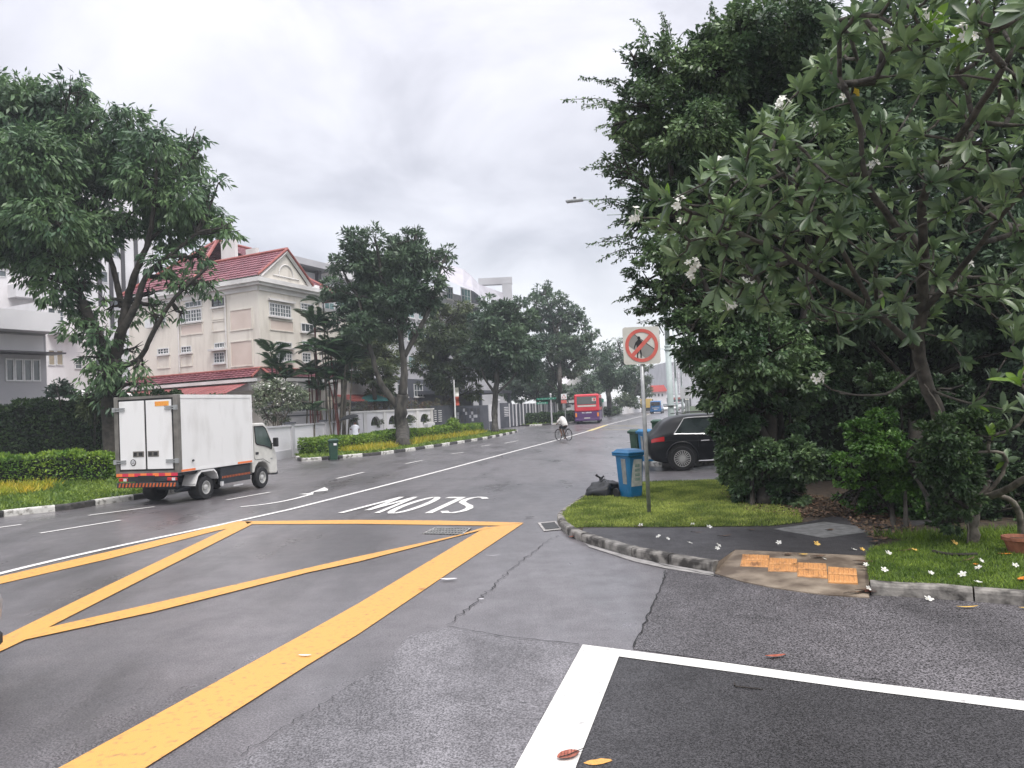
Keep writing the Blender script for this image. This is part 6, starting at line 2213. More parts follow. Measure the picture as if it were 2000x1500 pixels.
# street name sign and warning sign and shelter beyond the island
r0 = G(1078, 829, 0.12)
nm = thing("street_name_sign", "green street name boards on a grey pole by the far hedge", "street sign", r0)
zt = D(1075, 771, r0.y).z
MB().tube([r0, Vector((r0.x, r0.y, zt))], 0.08, 8).build("pole", M_GREYW, nm)
MB().lathe([(0.1, 0), (0.12, 0.06), (0.05, 0.14)], 8, M=Matrix.Translation((r0.x, r0.y, zt))).build("finial", M_WHITE_P, nm)
for (x0, y0, x1, y1, n_) in ((1048, 776, 1086, 781.5, 9), (1048, 784.5, 1070, 790, 5)):
    a, b_ = D(x0, y1, r0.y - 0.1), D(x1, y0, r0.y - 0.1)
    bd = MB().box(a.x, b_.x, a.y - 0.04, a.y, a.z, b_.z).build("name_board", M_GREEN_S, nm)
    lt_ = MB()
    for k in range(n_):
        x = a.x + 0.15 + (b_.x - a.x - 0.3) * k / n_
        lt_.box(x, x + 0.10, a.y - 0.05, a.y - 0.042, a.z + 0.08, b_.z - 0.09 - 0.03 * (k % 2))
    lt_.build("lettering", M_WHITE_P, bd)
r0 = G(1105, 829, 0.12)
ws = thing("warning_sign", "white warning sign with a red triangle and a red plate below, left of the bus", "road sign", r0)
MB().tube([r0, Vector((r0.x, r0.y, D(1102, 768, r0.y).z))], 0.05, 8).build("pole", M_METAL, ws)
a, b_ = D(1096, 780, r0.y - 0.1), D(1106.5, 769, r0.y - 0.1)
pb_ = MB().box(a.x, b_.x, a.y - 0.03, a.y, a.z, b_.z).build("plate", M_WHITE_P, ws)
cx, cz = (a.x + b_.x) / 2, (a.z + b_.z) / 2
tr = MB()
for s0, s1, mi in ((0.26, 0.17, 0),):
    T = [(cx + s0 * math.cos(math.radians(90 + 120 * k)), cz - 0.04 + s0 * math.sin(math.radians(90 + 120 * k))) for k in range(3)]
    t_ = [(cx + s1 * math.cos(math.radians(90 + 120 * k)), cz - 0.04 + s1 * math.sin(math.radians(90 + 120 * k))) for k in range(3)]
    for k in range(3):
        yface(tr, [T[k], T[(k + 1) % 3], t_[(k + 1) % 3], t_[k]], a.y - 0.035)
tr.build("red_triangle", M_RED_S, pb_)
a, b_ = D(1096, 788, r0.y - 0.1), D(1106.5, 781, r0.y - 0.1)
MB().box(a.x, b_.x, a.y - 0.03, a.y, a.z, b_.z).build("lower_plate", M_RED_S, ws)
sh0 = D(1113, 826, 86)
bs_ = thing("bus_shelter_panel", "bus stop advertising panel with black and white picture left of the bus", "bus stop panel", (sh0.x, sh0.y, 0.12))
a, b_ = D(1107, 812, 86), D(1126, 789, 86)
MB().box(a.x - 0.15, b_.x + 0.15, a.y, a.y + 0.2, 0.1, b_.z + 0.15, bev=0.02).build("housing", M_DKFRAME, bs_)
MB().box(a.x, b_.x, a.y - 0.03, a.y - 0.005, a.z, b_.z).build("poster", mat("poster_grey", (0.05, 0.05, 0.055), (0.7, 0.7, 0.7), 1.6, 0.4, lo=0.47, hi=0.53, detail=2), bs_)
MB().box(a.x - 0.5, b_.x + 2.0, a.y - 0.4, a.y + 1.6, b_.z + 0.5, b_.z + 0.65).build("roof", M_STEEL_DK, bs_)
gn = D(1178, 820, 100)
gs = thing("direction_sign", "small green direction board on a pale post right of the bus", "road sign", (gn.x, gn.y, 0.12))
MB().tube([(gn.x, gn.y, 0), (gn.x, gn.y, D(1178, 777, 100).z)], 0.07, 8).build("post", M_METAL, gs)
a, b_ = D(1167, 786, 99.8), D(1179, 779, 99.8)
MB().box(a.x, b_.x, a.y - 0.05, a.y, a.z, b_.z).build("board", M_GREEN_S, gs)
# banner pole in the island hedge
bp = D(891, 850, 57)
bn = thing("banner_pole", "white pole with a narrow white and red banner rising from the island hedge", "banner", (bp.x, bp.y, 0.12))
topz = D(884, 742, 57).z
MB().tube([(bp.x, bp.y, 0.1), (bp.x, bp.y, topz)], [0.07, 0.045], 8).build("pole", M_WHITE_P, bn)
a, b_ = D(889, 792, 56.9), D(893, 757, 56.9)
za, zb2 = a.z, b_.z
wv = MB()
for k in range(12):
    z0, z1 = za + (zb2 - za) * k / 12, za + (zb2 - za) * (k + 1) / 12
    o0, o1 = 0.05 * math.sin(k * 0.9), 0.05 * math.sin((k + 1) * 0.9)
    wv.add([(bp.x + 0.05, bp.y + o0, z0), (bp.x + 0.32, bp.y + o0 * 2, z0), (bp.x + 0.32, bp.y + o1 * 2, z1), (bp.x + 0.05, bp.y + o1, z1)], [(0, 1, 2, 3), (3, 2, 1, 0)], 1 if k < 6 else 0)
wv.build("banner", [M_SIGN_W, mat("banner_red", (0.38, 0.06, 0.03), rough=0.7)], bn)

# grey utility box and white cabinet by the compound wall
ub = D(838, 836, 59)
uc = thing("utility_cabinet", "small pale cabinet standing at the right end of the white wall", "cabinet", (ub.x, ub.y, 0.0))
MB().box(ub.x - 0.35, ub.x + 0.45, ub.y - 0.25, ub.y + 0.25, 0, 1.15, bev=0.02).build("body", M_GREYL, uc)
MB().box(ub.x - 0.30, ub.x - 0.05, ub.y - 0.262, ub.y - 0.252, 0.2, 1.05).build("door", M_GREYW, uc)


# bins


def wheelie_bin(loc, rotz, label, body, h=1.0, group=None, labels=True, lidm=None):
    r = thing("wheelie_bin", label, "bin", loc, rotz, group)
    w0, w1, d0, d1 = 0.175, 0.225, 0.18, 0.255
    zt = h - 0.10
    b = MB()
    prof = [(w0, d0, 0.03), (w0 + 0.01, d0 + 0.01, 0.12), (w1 - 0.012, d1 - 0.02, zt - 0.06), (w1, d1, zt)]
    o = []
    for (w, d, z) in prof:
        c = 0.045
        o.append([(-w + c, -d, z), (w - c, -d, z), (w, -d + c, z), (w, d - c, z), (w - c, d, z), (-w + c, d, z), (-w, d - c, z), (-w, -d + c, z)])
    vs = [v for rr in o for v in rr]
    fs = [tuple(range(7, -1, -1)), tuple(range(24, 32))]
    for k in range(3):
        for i in range(8):
            j = (i + 1) % 8
            fs.append((k * 8 + i, k * 8 + j, k * 8 + 8 + j, k * 8 + 8 + i))
    b.add(vs, fs)
    bo = b.build("body", body, r, local=True)
    MB().box(-w1 - 0.025, w1 + 0.025, -d1 - 0.03, d1 + 0.025, zt - 0.035, zt + 0.012, bev=0.012).build("rim", body, r, local=True)
    ld = MB()
    ld.box(-w1 - 0.03, w1 + 0.03, -d1 - 0.05, d1 + 0.03, zt + 0.014, zt + 0.05, bev=0.012)
    ld.add([(-w1, -d1, zt + 0.05), (w1, -d1, zt + 0.05), (w1, d1, zt + 0.05), (-w1, d1, zt + 0.05), (-w1 + 0.06, -d1 + 0.07, zt + 0.095), (w1 - 0.06, -d1 + 0.07, zt + 0.095), (w1 - 0.06, d1 - 0.05, zt + 0.105), (-w1 + 0.06, d1 - 0.05, zt + 0.105)],
           [(4, 5, 6, 7), (0, 1, 5, 4), (1, 2, 6, 5), (2, 3, 7, 6), (3, 0, 4, 7)])
    ld.build("lid", lidm or body, r, local=True)
    MB().tube([(-w1 + 0.03, d1 + 0.02, zt - 0.01), (-w1 + 0.05, d1 + 0.09, zt + 0.02), (w1 - 0.05, d1 + 0.09, zt + 0.02), (w1 - 0.03, d1 + 0.02, zt - 0.01)], 0.016, 8).build("handle", body, r, local=True)
    for s_ in (-1, 1):
        MB().lathe([(0.02, -0.025), (0.095, -0.025), (0.10, -0.01), (0.10, 0.01), (0.095, 0.025), (0.02, 0.025)], 16, M=Matrix.Translation((s_ * (w0 + 0.05), d0 + 0.02, 0.10)) @ Matrix.Rotation(math.radians(90), 4, 'Z'), axis='y').build("wheel", M_RUBBER, r, local=True)
    if labels:
        def on_front(u, v, e_=0.004):
            z = 0.25 + v * 0.55 * h
            t = (z - 0.12) / (zt - 0.18)
            d = d0 + 0.01 + (d1 - 0.02 - d0 - 0.01) * t
            return (u * 0.14, -d - e_, z)
        lb = MB()
        n = 6
        for k in range(n):
            v0, v1 = k / n, (k + 1) / n
            l0, l1 = -1 + 0.5 * v0 ** 2, -1 + 0.5 * v1 ** 2
            lb.add([on_front(l0, v0), on_front(1, v0), on_front(1, v1), on_front(l1, v1)], [(0, 1, 2, 3)])
        lo_ = lb.build("label", M_LABEL, bo, local=True)
        pb2 = MB()
        for k in range(4):
            v0 = 0.2 + k * 0.17
            pb2.add([on_front(-0.3, v0, 0.006), on_front(0.6, v0, 0.006), on_front(0.6, v0 + 0.11, 0.006), on_front(-0.3, v0 + 0.11, 0.006)], [(0, 1, 2, 3)])
        pb2.build("label_print", M_LABEL_T, lo_, local=True)
        sd = MB()
        for s_ in (-1,):
            z0, z1 = 0.30, 0.30 + 0.52 * h
            f_ = lambda z: w0 + 0.01 + (w1 - 0.012 - w0 - 0.01) * (z - 0.12) / (zt - 0.18)
            sd.add([(s_ * (f_(z0) + 0.004), 0.0, z0), (s_ * (f_(z0) + 0.004), -0.13, z0), (s_ * (f_(z1) + 0.004), -0.13, z1), (s_ * (f_(z1) + 0.004), 0.02, z1)], [(0, 1, 2, 3), (3, 2, 1, 0)])
        sd.build("side_label", M_LABEL, bo, local=True)
    return r


p = G(1235, 973, 0.113)
wheelie_bin((p.x, p.y + 0.15, 0.112), math.radians(30), "blue wheelie bin with pale label on the lawn beside the sign pole", M_BLUE_BIN, 1.02)
p = D(1264, 880, 25.3)
wheelie_bin((p.x, p.y, 0.12), math.radians(18), "blue wheelie bin close behind the rear bumper of the black car", M_BLUE_BIN, 1.07)
p = D(1247, 880, 25.9)
wheelie_bin((p.x, p.y, 0.12), math.radians(20), "dark green wheelie bin left of the blue bin behind the black car", M_GREEN_BIN, 1.06, labels=False)
p = D(1284, 850, 34)
wheelie_bin((p.x, p.y, 0.12), math.radians(-15), "green wheelie bin behind the rear of the black car roof, two bins back", M_GREEN_BIN, 1.15, labels=False)
p = G(652, 899, 0.0)
wheelie_bin((p.x, p.y, 0.0), math.radians(12), "dark green wheelie bin at the road end of the island hedge", M_GREEN_BIN, 1.0, labels=False)
lbp = MB().box(0.02, 0.16, -0.31, -0.3, 0.70, 0.80)
lbo = lbp.build("label", M_WHITE_P, bpy.data.objects["wheelie_bin.004"], local=True)

# bin bag
p = G(1184, 969, 0.113)
bg = thing("bin_bag", "crumpled black plastic bin bag slumped on the grass left of the blue bin", "bin bag", (p.x - 0.06, p.y + 0.1, 0.112))
n1, n2 = 34, 16
vs, fs = [], []
rb_ = random.Random(5)
from mathutils import noise as mnoise
for j in range(n2 + 1):
    ph = math.pi * 0.5 * j / n2
    for i in range(n1):
        th = 2 * math.pi * i / n1
        d = Vector((math.cos(th) * math.cos(ph), math.sin(th) * math.cos(ph), math.sin(ph)))
        k = 1 + 0.22 * mnoise.noise(d * 1.8 + Vector((3, 1, 2))) + 0.13 * abs(mnoise.noise(d * 4.2)) + 0.05 * abs(mnoise.noise(d * 9))
        v = Vector((d.x * 0.38 * k, d.y * 0.30 * k, max(0, d.z * 0.37 * k)))
        if d.x < 0.1:
            v.z *= 0.92 + 0.2 * d.x
        vs.append(v)
for j in range(n2):
    for i in range(n1):
        i2 = (i + 1) % n1
        fs.append((j * n1 + i, j * n1 + i2, (j + 1) * n1 + i2, (j + 1) * n1 + i))
bb_ = MB()
bb_.add(vs, fs)
bb_.build("bag", M_BAG, bg, local=True, smooth=True)
kn = MB()
kn.tube([(-0.02, 0, 0.34), (-0.05, 0.0, 0.40), (-0.10, -0.01, 0.43), (-0.13, 0.0, 0.46)], [0.05, 0.02, 0.022, 0.03], 7)
kn.tube([(-0.03, 0.02, 0.35), (0.02, 0.02, 0.41), (0.05, 0.02, 0.42)], [0.04, 0.018, 0.026], 7)
kn.build("knot", M_BAG, bg, local=True)

# flower pot at the right edge
p = G(1990, 1082, 0.11)
fp = thing("flower_pot", "terracotta flower pot at the right edge of the lawn under the frangipani", "flower pot", (p.x, p.y, 0.112))
MB().lathe([(0.10, 0), (0.15, 0.16), (0.175, 0.17), (0.175, 0.21), (0.155, 0.21), (0.14, 0.17), (0.01, 0.165)], 20).build("pot", M_TERRA, fp, local=True, smooth=False)
MB().lathe([(0.02, 0.168), (0.142, 0.172), (0.02, 0.176)], 12).build("soil", M_SOIL, fp, local=True)

# ================================================================== VEHICLES
M_WP = mat("vehicle_white", (0.60, 0.59, 0.565), (0.76, 0.755, 0.74), 2.2, 0.38, coat=0.25, detail=9, lo=0.22, hi=0.5, stretch=(1, 1, 0.35))
M_CABW = mat("cab_cream_white", (0.64, 0.63, 0.58), rough=0.3, coat=0.5)
M_ALU = mat("aluminium_trim", (0.15, 0.14, 0.125), (0.25, 0.235, 0.21), 3, 0.45, metal=0.5)
M_CHASSIS = mat("chassis_dark", (0.012, 0.016, 0.022), (0.03, 0.034, 0.04), 4, 0.6)
M_RIM = mat("rim_silver", (0.50, 0.50, 0.48), rough=0.4, metal=0.2)
M_RIMD = mat("rim_dark", (0.02, 0.02, 0.022), rough=0.4)
M_ORANGE = mat("reflective_orange", (0.85, 0.20, 0.05), rough=0.4)
M_REDR = mat("reflective_red", (0.62, 0.03, 0.07), rough=0.4)
M_STICK = mat("sticker_yellow", (0.80, 0.45, 0.06), (0.75, 0.22, 0.05), 26, 0.5, stretch=(1, 1, 2.2))
M_LAMP_R = mat("lamp_red", (0.42, 0.01, 0.012), rough=0.2, coat=0.6)
M_LAMP_W = mat("lamp_clear", (0.6, 0.6, 0.6), rough=0.15)
M_LAMP_O = mat("lamp_orange", (0.8, 0.25, 0.03), rough=0.2)
M_CGLASS = mat("car_glass", (0.02, 0.028, 0.028), (0.045, 0.055, 0.055), 1.5, 0.05, spec=0.8, coat=0.6)
M_CABGLASS = mat("cab_glass", (0.04, 0.065, 0.06), (0.10, 0.13, 0.12), 2.0, 0.06, spec=0.8)
M_CARB = mat("car_black", (0.010, 0.011, 0.013), rough=0.35, coat=0.12, spec=0.2)
M_CARS = mat("car_silver", (0.42, 0.42, 0.43), rough=0.4, coat=0.2)
M_CHROME = mat("chrome", (0.78, 0.78, 0.79), rough=0.2, metal=0.45)
M_BUSR = mat("bus_red", (0.62, 0.018, 0.035), rough=0.35, coat=0.4)
M_BUSP = mat("bus_purple", (0.075, 0.018, 0.12), rough=0.35, coat=0.4)
M_VANB = mat("van_blue", (0.006, 0.12, 0.32), rough=0.3, coat=0.5)
M_YEL = mat("lorry_yellow", (0.55, 0.38, 0.10), rough=0.5)
M_BLACKM = mat("trim_black", (0.015, 0.015, 0.016), rough=0.55)


def wheel(parent, c, r, w, spokes=0, rimr=0.6, side=-1, rimmat=None, dual=False):
    """wheel with its axle along local Y; side: which side the rim faces"""
    M = Matrix.Translation(c)
    t = MB().lathe([(r * rimr, -w / 2), (r * 0.93, -w / 2), (r, -w / 2 + w * 0.15), (r, w / 2 - w * 0.15), (r * 0.93, w / 2), (r * rimr, w / 2), (r * rimr, -w / 2)], 32, M=M, axis='y', cap=False).build("wheel", M_RUBBER, parent, local=True, smooth=False)
    y = c[1] + side * (w / 2 - 0.004)
    rm = MB()
    R = r * rimr
    if spokes:
        rm.lathe([(R * 0.93, 0.0), (R * 1.02, 0.0), (R * 1.02, 0.02), (R * 0.93, 0.02), (R * 0.93, 0.0)], 32, M=Matrix.Translation((c[0], y, c[2])), axis='y', cap=False)
        for k in range(spokes):
            a = 2 * math.pi * k / spokes
            M2 = Matrix.Translation((c[0], y, c[2])) @ Matrix.Rotation(a, 4, 'Y')
            rm.box(R * 0.15, R * 0.96, -0.012, 0.012, -R * 0.042, R * 0.042, 0, M2)
        rm.lathe([(0.01, -0.02), (R * 0.18, -0.02), (R * 0.2, 0.01), (0.01, 0.012)], 16, M=Matrix.Translation((c[0], y, c[2])), axis='y')
    else:
        s_ = -side
        rm.lathe([(R * 1.02, 0.0), (R * 0.9, 0.0), (R * 0.85, s_ * 0.05), (R * 0.45, s_ * 0.08), (R * 0.42, -s_ * 0.0), (R * 0.2, -s_ * 0.02), (0.01, -s_ * 0.02)], 28, cap=False, M=Matrix.Translation((c[0], y, c[2])), axis='y')
    rm.build("rim", rimmat or M_RIM, t, local=True)
    if spokes:
        MB().lathe([(0.01, -0.01), (R * 0.99, -0.01), (R * 0.99, 0.01), (0.01, 0.01)], 28, M=Matrix.Translation((c[0], y - side * 0.05, c[2])), axis='y').build("brake_disc", M_RIMD, t, local=True)
    return t


# ---- the refrigerated lorry
TH = math.radians(90 - 15)
tk = thing("box_lorry", "small white refrigerated box lorry driving away on the left lane", "lorry", (-8.62, 19.75, 0), TH)
L_, W_, ZB, ZT = 3.22, 1.92, 0.84, 2.83
bx = MB().box(0.03, L_, 0.0, W_, ZB, ZT, bev=0.012).build("cargo_box", M_WP, tk, local=True)
MB().box(0.05, L_ + 0.01, -0.014, -0.002, ZT - 0.09, ZT + 0.005).box(0.05, L_ + 0.01, -0.014, -0.002, ZB - 0.01, ZB + 0.05).box(L_ - 0.05, L_ + 0.012, -0.014, -0.002, ZB + 0.052, ZT - 0.092).build("edge_trim", M_WP, bx, local=True)
fr = MB()
for (y0, y1, z0, z1) in ((-0.015, 0.11, ZB - 0.02, ZT + 0.01), (W_ - 0.11, W_ + 0.015, ZB - 0.02, ZT + 0.01)):
    fr.box(-0.05, 0.10, y0, y1, z0, z1, bev=0.01)
fr.box(-0.045, 0.10, 0.111, W_ - 0.111, ZT - 0.06, ZT + 0.008)
fr.box(-0.045, 0.10, 0.111, W_ - 0.111, ZB - 0.02, ZB + 0.05)
fr.build("rear_frame", M_ALU, tk, local=True)
MB().box(-0.025, 0.028, 0.112, W_ - 0.112, ZB + 0.052, ZT - 0.062).build("door_gasket", M_BLACKM, tk, local=True)
for (y0, y1) in ((0.155, W_ / 2 - 0.03), (W_ / 2 + 0.03, W_ - 0.155)):
    dr_ = MB().box(-0.055, -0.026, y0, y1, ZB + 0.10, ZT - 0.11, bev=0.006).build("rear_door", M_WP, tk, local=True)
    yc = y1 - 0.20 if y1 < W_ / 2 else y0 + 0.20
    MB().box(-0.066, -0.056, yc - 0.17, yc + 0.17, ZB + 0.42, ZB + 0.57, bev=0.004).build("latch_recess", M_ALU, dr_, local=True)
    MB().box(-0.075, -0.067, yc - 0.13, yc - 0.02, ZB + 0.45, ZB + 0.54).box(-0.078, -0.067, yc + 0.05, yc + 0.13, ZB + 0.45, ZB + 0.54).build("latch_handle", M_BLACKM, dr_, local=True)
for y, s_ in ((0.0, 1), (W_, -1)):
    for z in (ZB + 0.30, ZT - 0.32):
        a, b_ = sorted((y - s_ * 0.03, y + s_ * 0.34))
        MB().box(-0.085, -0.056, a, b_, z - 0.045, z - 0.012).box(-0.085, -0.056, a, b_, z + 0.012, z + 0.045).box(-0.095, -0.04, min(y - s_ * 0.03, y + s_ * 0.06), max(y - s_ * 0.03, y + s_ * 0.06), z - 0.06, z + 0.06).build("door_hinge", M_METAL, tk, local=True)
MB().box(-0.062, -0.0555, 0.22, 0.64, ZT - 0.27, ZT - 0.15).build("sticker", M_STICK, tk, local=True)
c60 = MB()
M6 = Matrix.Translation((-0.0605, W_ - 0.56, ZB + 0.28)) @ Matrix.Rotation(math.radians(90), 4, 'Z')
c60.lathe([(0.01, 0), (0.085, 0), (0.085, 0.004), (0.01, 0.004)], 24, 0, M6, 'y').lathe([(0.01, 0), (0.063, 0), (0.063, 0.006), (0.01, 0.006)], 24, 1, M6, 'y')
# figures 60 as little bars
def seg7(b, x, z, w, h, which, t=0.007, mi=0):
    S = {'a': (x, x + w, z + h - t, z + h), 'd': (x, x + w, z, z + t), 'g': (x, x + w, z + h / 2 - t / 2, z + h / 2 + t / 2), 'f': (x, x + t, z + h / 2, z + h), 'e': (x, x + t, z, z + h / 2), 'b': (x + w - t, x + w, z + h / 2, z + h), 'c': (x + w - t, x + w, z, z + h / 2)}
    for k in which:
        q = S[k]
        b.box(-0.0705, -0.067, W_ - 0.56 - q[1], W_ - 0.56 - q[0], ZB + 0.28 + q[2], ZB + 0.28 + q[3], mi)
seg7(c60, -0.042, -0.036, 0.034, 0.072, 'acdefg', 0.009)
seg7(c60, 0.008, -0.036, 0.034, 0.072, 'abcdef', 0.009)
c60.build("speed_sticker", [M_BLACKM, M_WHITE_P], tk, local=True)
rs = MB()
for k in range(10):
    y0 = 0.02 + k * (W_ - 0.04) / 10
    rs.box(-0.062, -0.0505, y0, y0 + (W_ - 0.04) / 10, ZB - 0.085, ZB - 0.005, k % 2)
rs.build("rear_reflector_strip", [M_REDR, M_ORANGE], tk, local=True)
MB().box(-0.0495, 0.1, 0.02, W_ - 0.02, ZB - 0.10, ZB - 0.021).build("rear_sill", M_CHASSIS, tk, local=True)
MB().box(0.05, 0.6, -0.018, -0.0145, ZB - 0.0, ZB + 0.055).box(2.45, 3.15, -0.018, -0.0145, ZB - 0.0, ZB + 0.055).build("side_reflector_strip", M_ORANGE, tk, local=True)
bp_ = MB().box(-0.10, 0.0, 0.04, W_ - 0.05, 0.47, 0.60, bev=0.01).build("rear_bumper", M_CHASSIS, tk, local=True)
st_ = MB()
for k in range(17):
    y0 = 0.07 + k * 0.105
    st_.add([(-0.103, y0, 0.485), (-0.103, y0 + 0.055, 0.485), (-0.103, y0 + 0.025, 0.585), (-0.103, y0 - 0.03, 0.585)], [(0, 1, 2, 3), (3, 2, 1, 0)])
st_.build("bumper_stripe", M_ORANGE, bp_, local=True)
MB().box(-0.06, -0.02, 0.30, W_ - 0.35, 0.62, 0.735).build("cross_member", M_CHASSIS, tk, local=True)
MB().box(-0.075, -0.065, 0.70, 1.22, 0.60, 0.775).build("blanked_number_plate", M_BLACK, tk, local=True)
for y in (0.05, W_ - 0.38):
    tl = MB().box(-0.085, -0.02, y, y + 0.27, 0.635, 0.72, bev=0.008).build("tail_light", M_LAMP_R, tk, local=True)
    MB().box(-0.089, -0.0855, y + 0.02, y + 0.12, 0.64, 0.71).build("reversing_lens", M_LAMP_W, tl, local=True)
MB().box(0.1, L_ + 0.1, 0.45, 0.60, 0.55, 0.82).box(0.1, L_ + 0.1, 1.30, 1.45, 0.55, 0.82).box(0.02, L_, 0.10, W_ - 0.1, 0.74, 0.835).box(0.9, 1.35, 0.3, 1.6, 0.3, 0.45).box(1.75, 3.1, 0.9, 1.6, 0.4, 0.72).build("chassis", M_CHASSIS, tk, local=True)
ug = MB().box(1.72, 3.12, 0.03, 0.14, 0.34, 0.80, bev=0.01).build("side_guard", M_CHASSIS, tk, local=True)
sg_ = MB()
for k in range(19):
    x0 = 1.76 + k * 0.071
    sg_.add([(x0, 0.026, 0.50), (x0 + 0.038, 0.026, 0.50), (x0 + 0.060, 0.026, 0.56), (x0 + 0.022, 0.026, 0.56)], [(0, 1, 2, 3), (3, 2, 1, 0)])
sg_.build("guard_stripe", M_ORANGE, ug, local=True)
MB().box(1.70, 1.80, 0.0, 0.05, 0.30, 0.42).box(2.3, 2.75, 0.04, 0.12, 0.22, 0.26).build("tank_bracket", M_LAMP_W, tk, local=True)
mg = MB()
pp = [(0.60, 0.42), (0.72, 0.66), (0.86, 0.76), (1.38, 0.76), (1.50, 0.66), (1.56, 0.52)]
for i in range(len(pp) - 1):
    (xa, za), (xb, zb_) = pp[i], pp[i + 1]
    mg.add([(xa, 0.0, za), (xb, 0.0, zb_), (xb, 0.42, zb_), (xa, 0.42, za), (xa, 0.0, za + 0.05), (xb, 0.0, zb_ + 0.05), (xb, 0.42, zb_ + 0.05), (xa, 0.42, za + 0.05)], [(0, 1, 5, 4), (4, 5, 6, 7), (3, 2, 1, 0), (2, 3, 7, 6)])
mg.build("mudguard", M_WP, tk, local=True)
for y in (0.24, W_ - 0.24):
    wheel(tk, (1.12, y, 0.325), 0.325, 0.36, side=-1 if y < 1 else 1, rimr=0.56)
for y in (0.17, W_ - 0.17):
    wheel(tk, (3.80, y, 0.325), 0.325, 0.19, side=-1 if y < 1 else 1, rimr=0.56)
MB().tube([(0.25, 0.35, 0.33), (0.75, 0.38, 0.36), (1.0, 0.6, 0.4)], [0.04, 0.10, 0.06], 10).build("exhaust", M_CHASSIS, tk, local=True)
# cab: rounded profile in x-z, closed sides
cabp = [(3.34, 0.50), (3.34, 1.93), (3.40, 1.985), (3.95, 1.985), (4.06, 1.95), (4.20, 1.78), (4.48, 1.28), (4.60, 1.10), (4.67, 0.86), (4.68, 0.42), (4.60, 0.38), (4.25, 0.40), (4.20, 0.60), (4.08, 0.74), (3.90, 0.80), (3.66, 0.78), (3.50, 0.66), (3.44, 0.50)]
cabb = MB().prism(cabp, 0.10, W_ - 0.10, 'y').build("cab", M_CABW, tk, local=True)
fixnormals(cabb)
bevel(cabb, 0.045, 3, 25)
wn_ = [(3.47, 1.88), (3.92, 1.88), (4.06, 1.80), (4.37, 1.30), (4.36, 1.16), (4.05, 1.26), (3.60, 1.34), (3.52, 1.40)]
for y0, y1 in ((0.088, 0.104), (W_ - 0.104, W_ - 0.088)):
    g = MB().prism(wn_, y0, y1, 'y').build("side_window", M_CABGLASS, tk, local=True)
    fixnormals(g)
gk = MB()
wo = [(3.47, 1.88), (3.92, 1.88), (4.06, 1.80), (4.37, 1.30), (4.36, 1.16), (4.05, 1.26), (3.60, 1.34), (3.52, 1.40), (3.47, 1.88)]
gk.tube([(x, 0.088, z) for x, z in wo], 0.018, 5)
gk.build("window_gasket", M_BLACKM, tk, local=True)
dl = MB()
dl.tube([(3.42, 0.096, 1.90), (3.43, 0.096, 0.95), (3.50, 0.096, 0.88), (3.9, 0.096, 0.88), (4.25, 0.096, 0.72)], 0.006, 4)
dl.build("door_seam", M_BLACKM, tk, local=True)
MB().box(3.50, 3.66, 0.085, 0.10, 1.03, 1.11, bev=0.008).build("door_handle", M_BLACKM, tk, local=True)
MB().tube([(4.33, 0.08, 1.28), (4.38, -0.06, 1.42), (4.38, -0.06, 1.36)], 0.014, 6).box(4.33, 4.43, -0.13, 0.03, 1.22, 1.50, bev=0.02).build("wing_mirror", M_BLACKM, tk, local=True)
MB().prism([(4.09, 1.92), (4.23, 1.74), (4.49, 1.30), (4.47, 1.26), (4.18, 1.70)], 0.2, W_ - 0.2, 'y').build("windscreen", M_CABGLASS, tk, local=True)
MB().box(4.30, 4.40, 0.088, 0.098, 0.84, 0.88).build("badge", M_METAL, tk, local=True)
MB().box(4.55, 4.72, 0.12, W_ - 0.12, 0.34, 0.46, bev=0.02).build("front_bumper", M_CHASSIS, tk, local=True)
MB().lathe([(0.17, 0), (0.18, 0.05), (0.14, 0.14), (0.05, 0.19), (0.01, 0.2)], 16, M=Matrix.Translation((3.58, 0.42, 1.98))).build("roof_ventilator", M_WP, tk, local=True, smooth=True)
MB().box(3.24, 3.335, 0.3, 1.6, 2.0, 2.7, bev=0.02).build("refrigeration_unit", M_WP, tk, local=True)
MB().tube([(0.5, -0.02, ZB + 0.25), (0.5, -0.05, ZB + 0.27)], 0.03, 6).build("side_fitting", M_CHASSIS, tk, local=True)

# ---- lofted car bodies


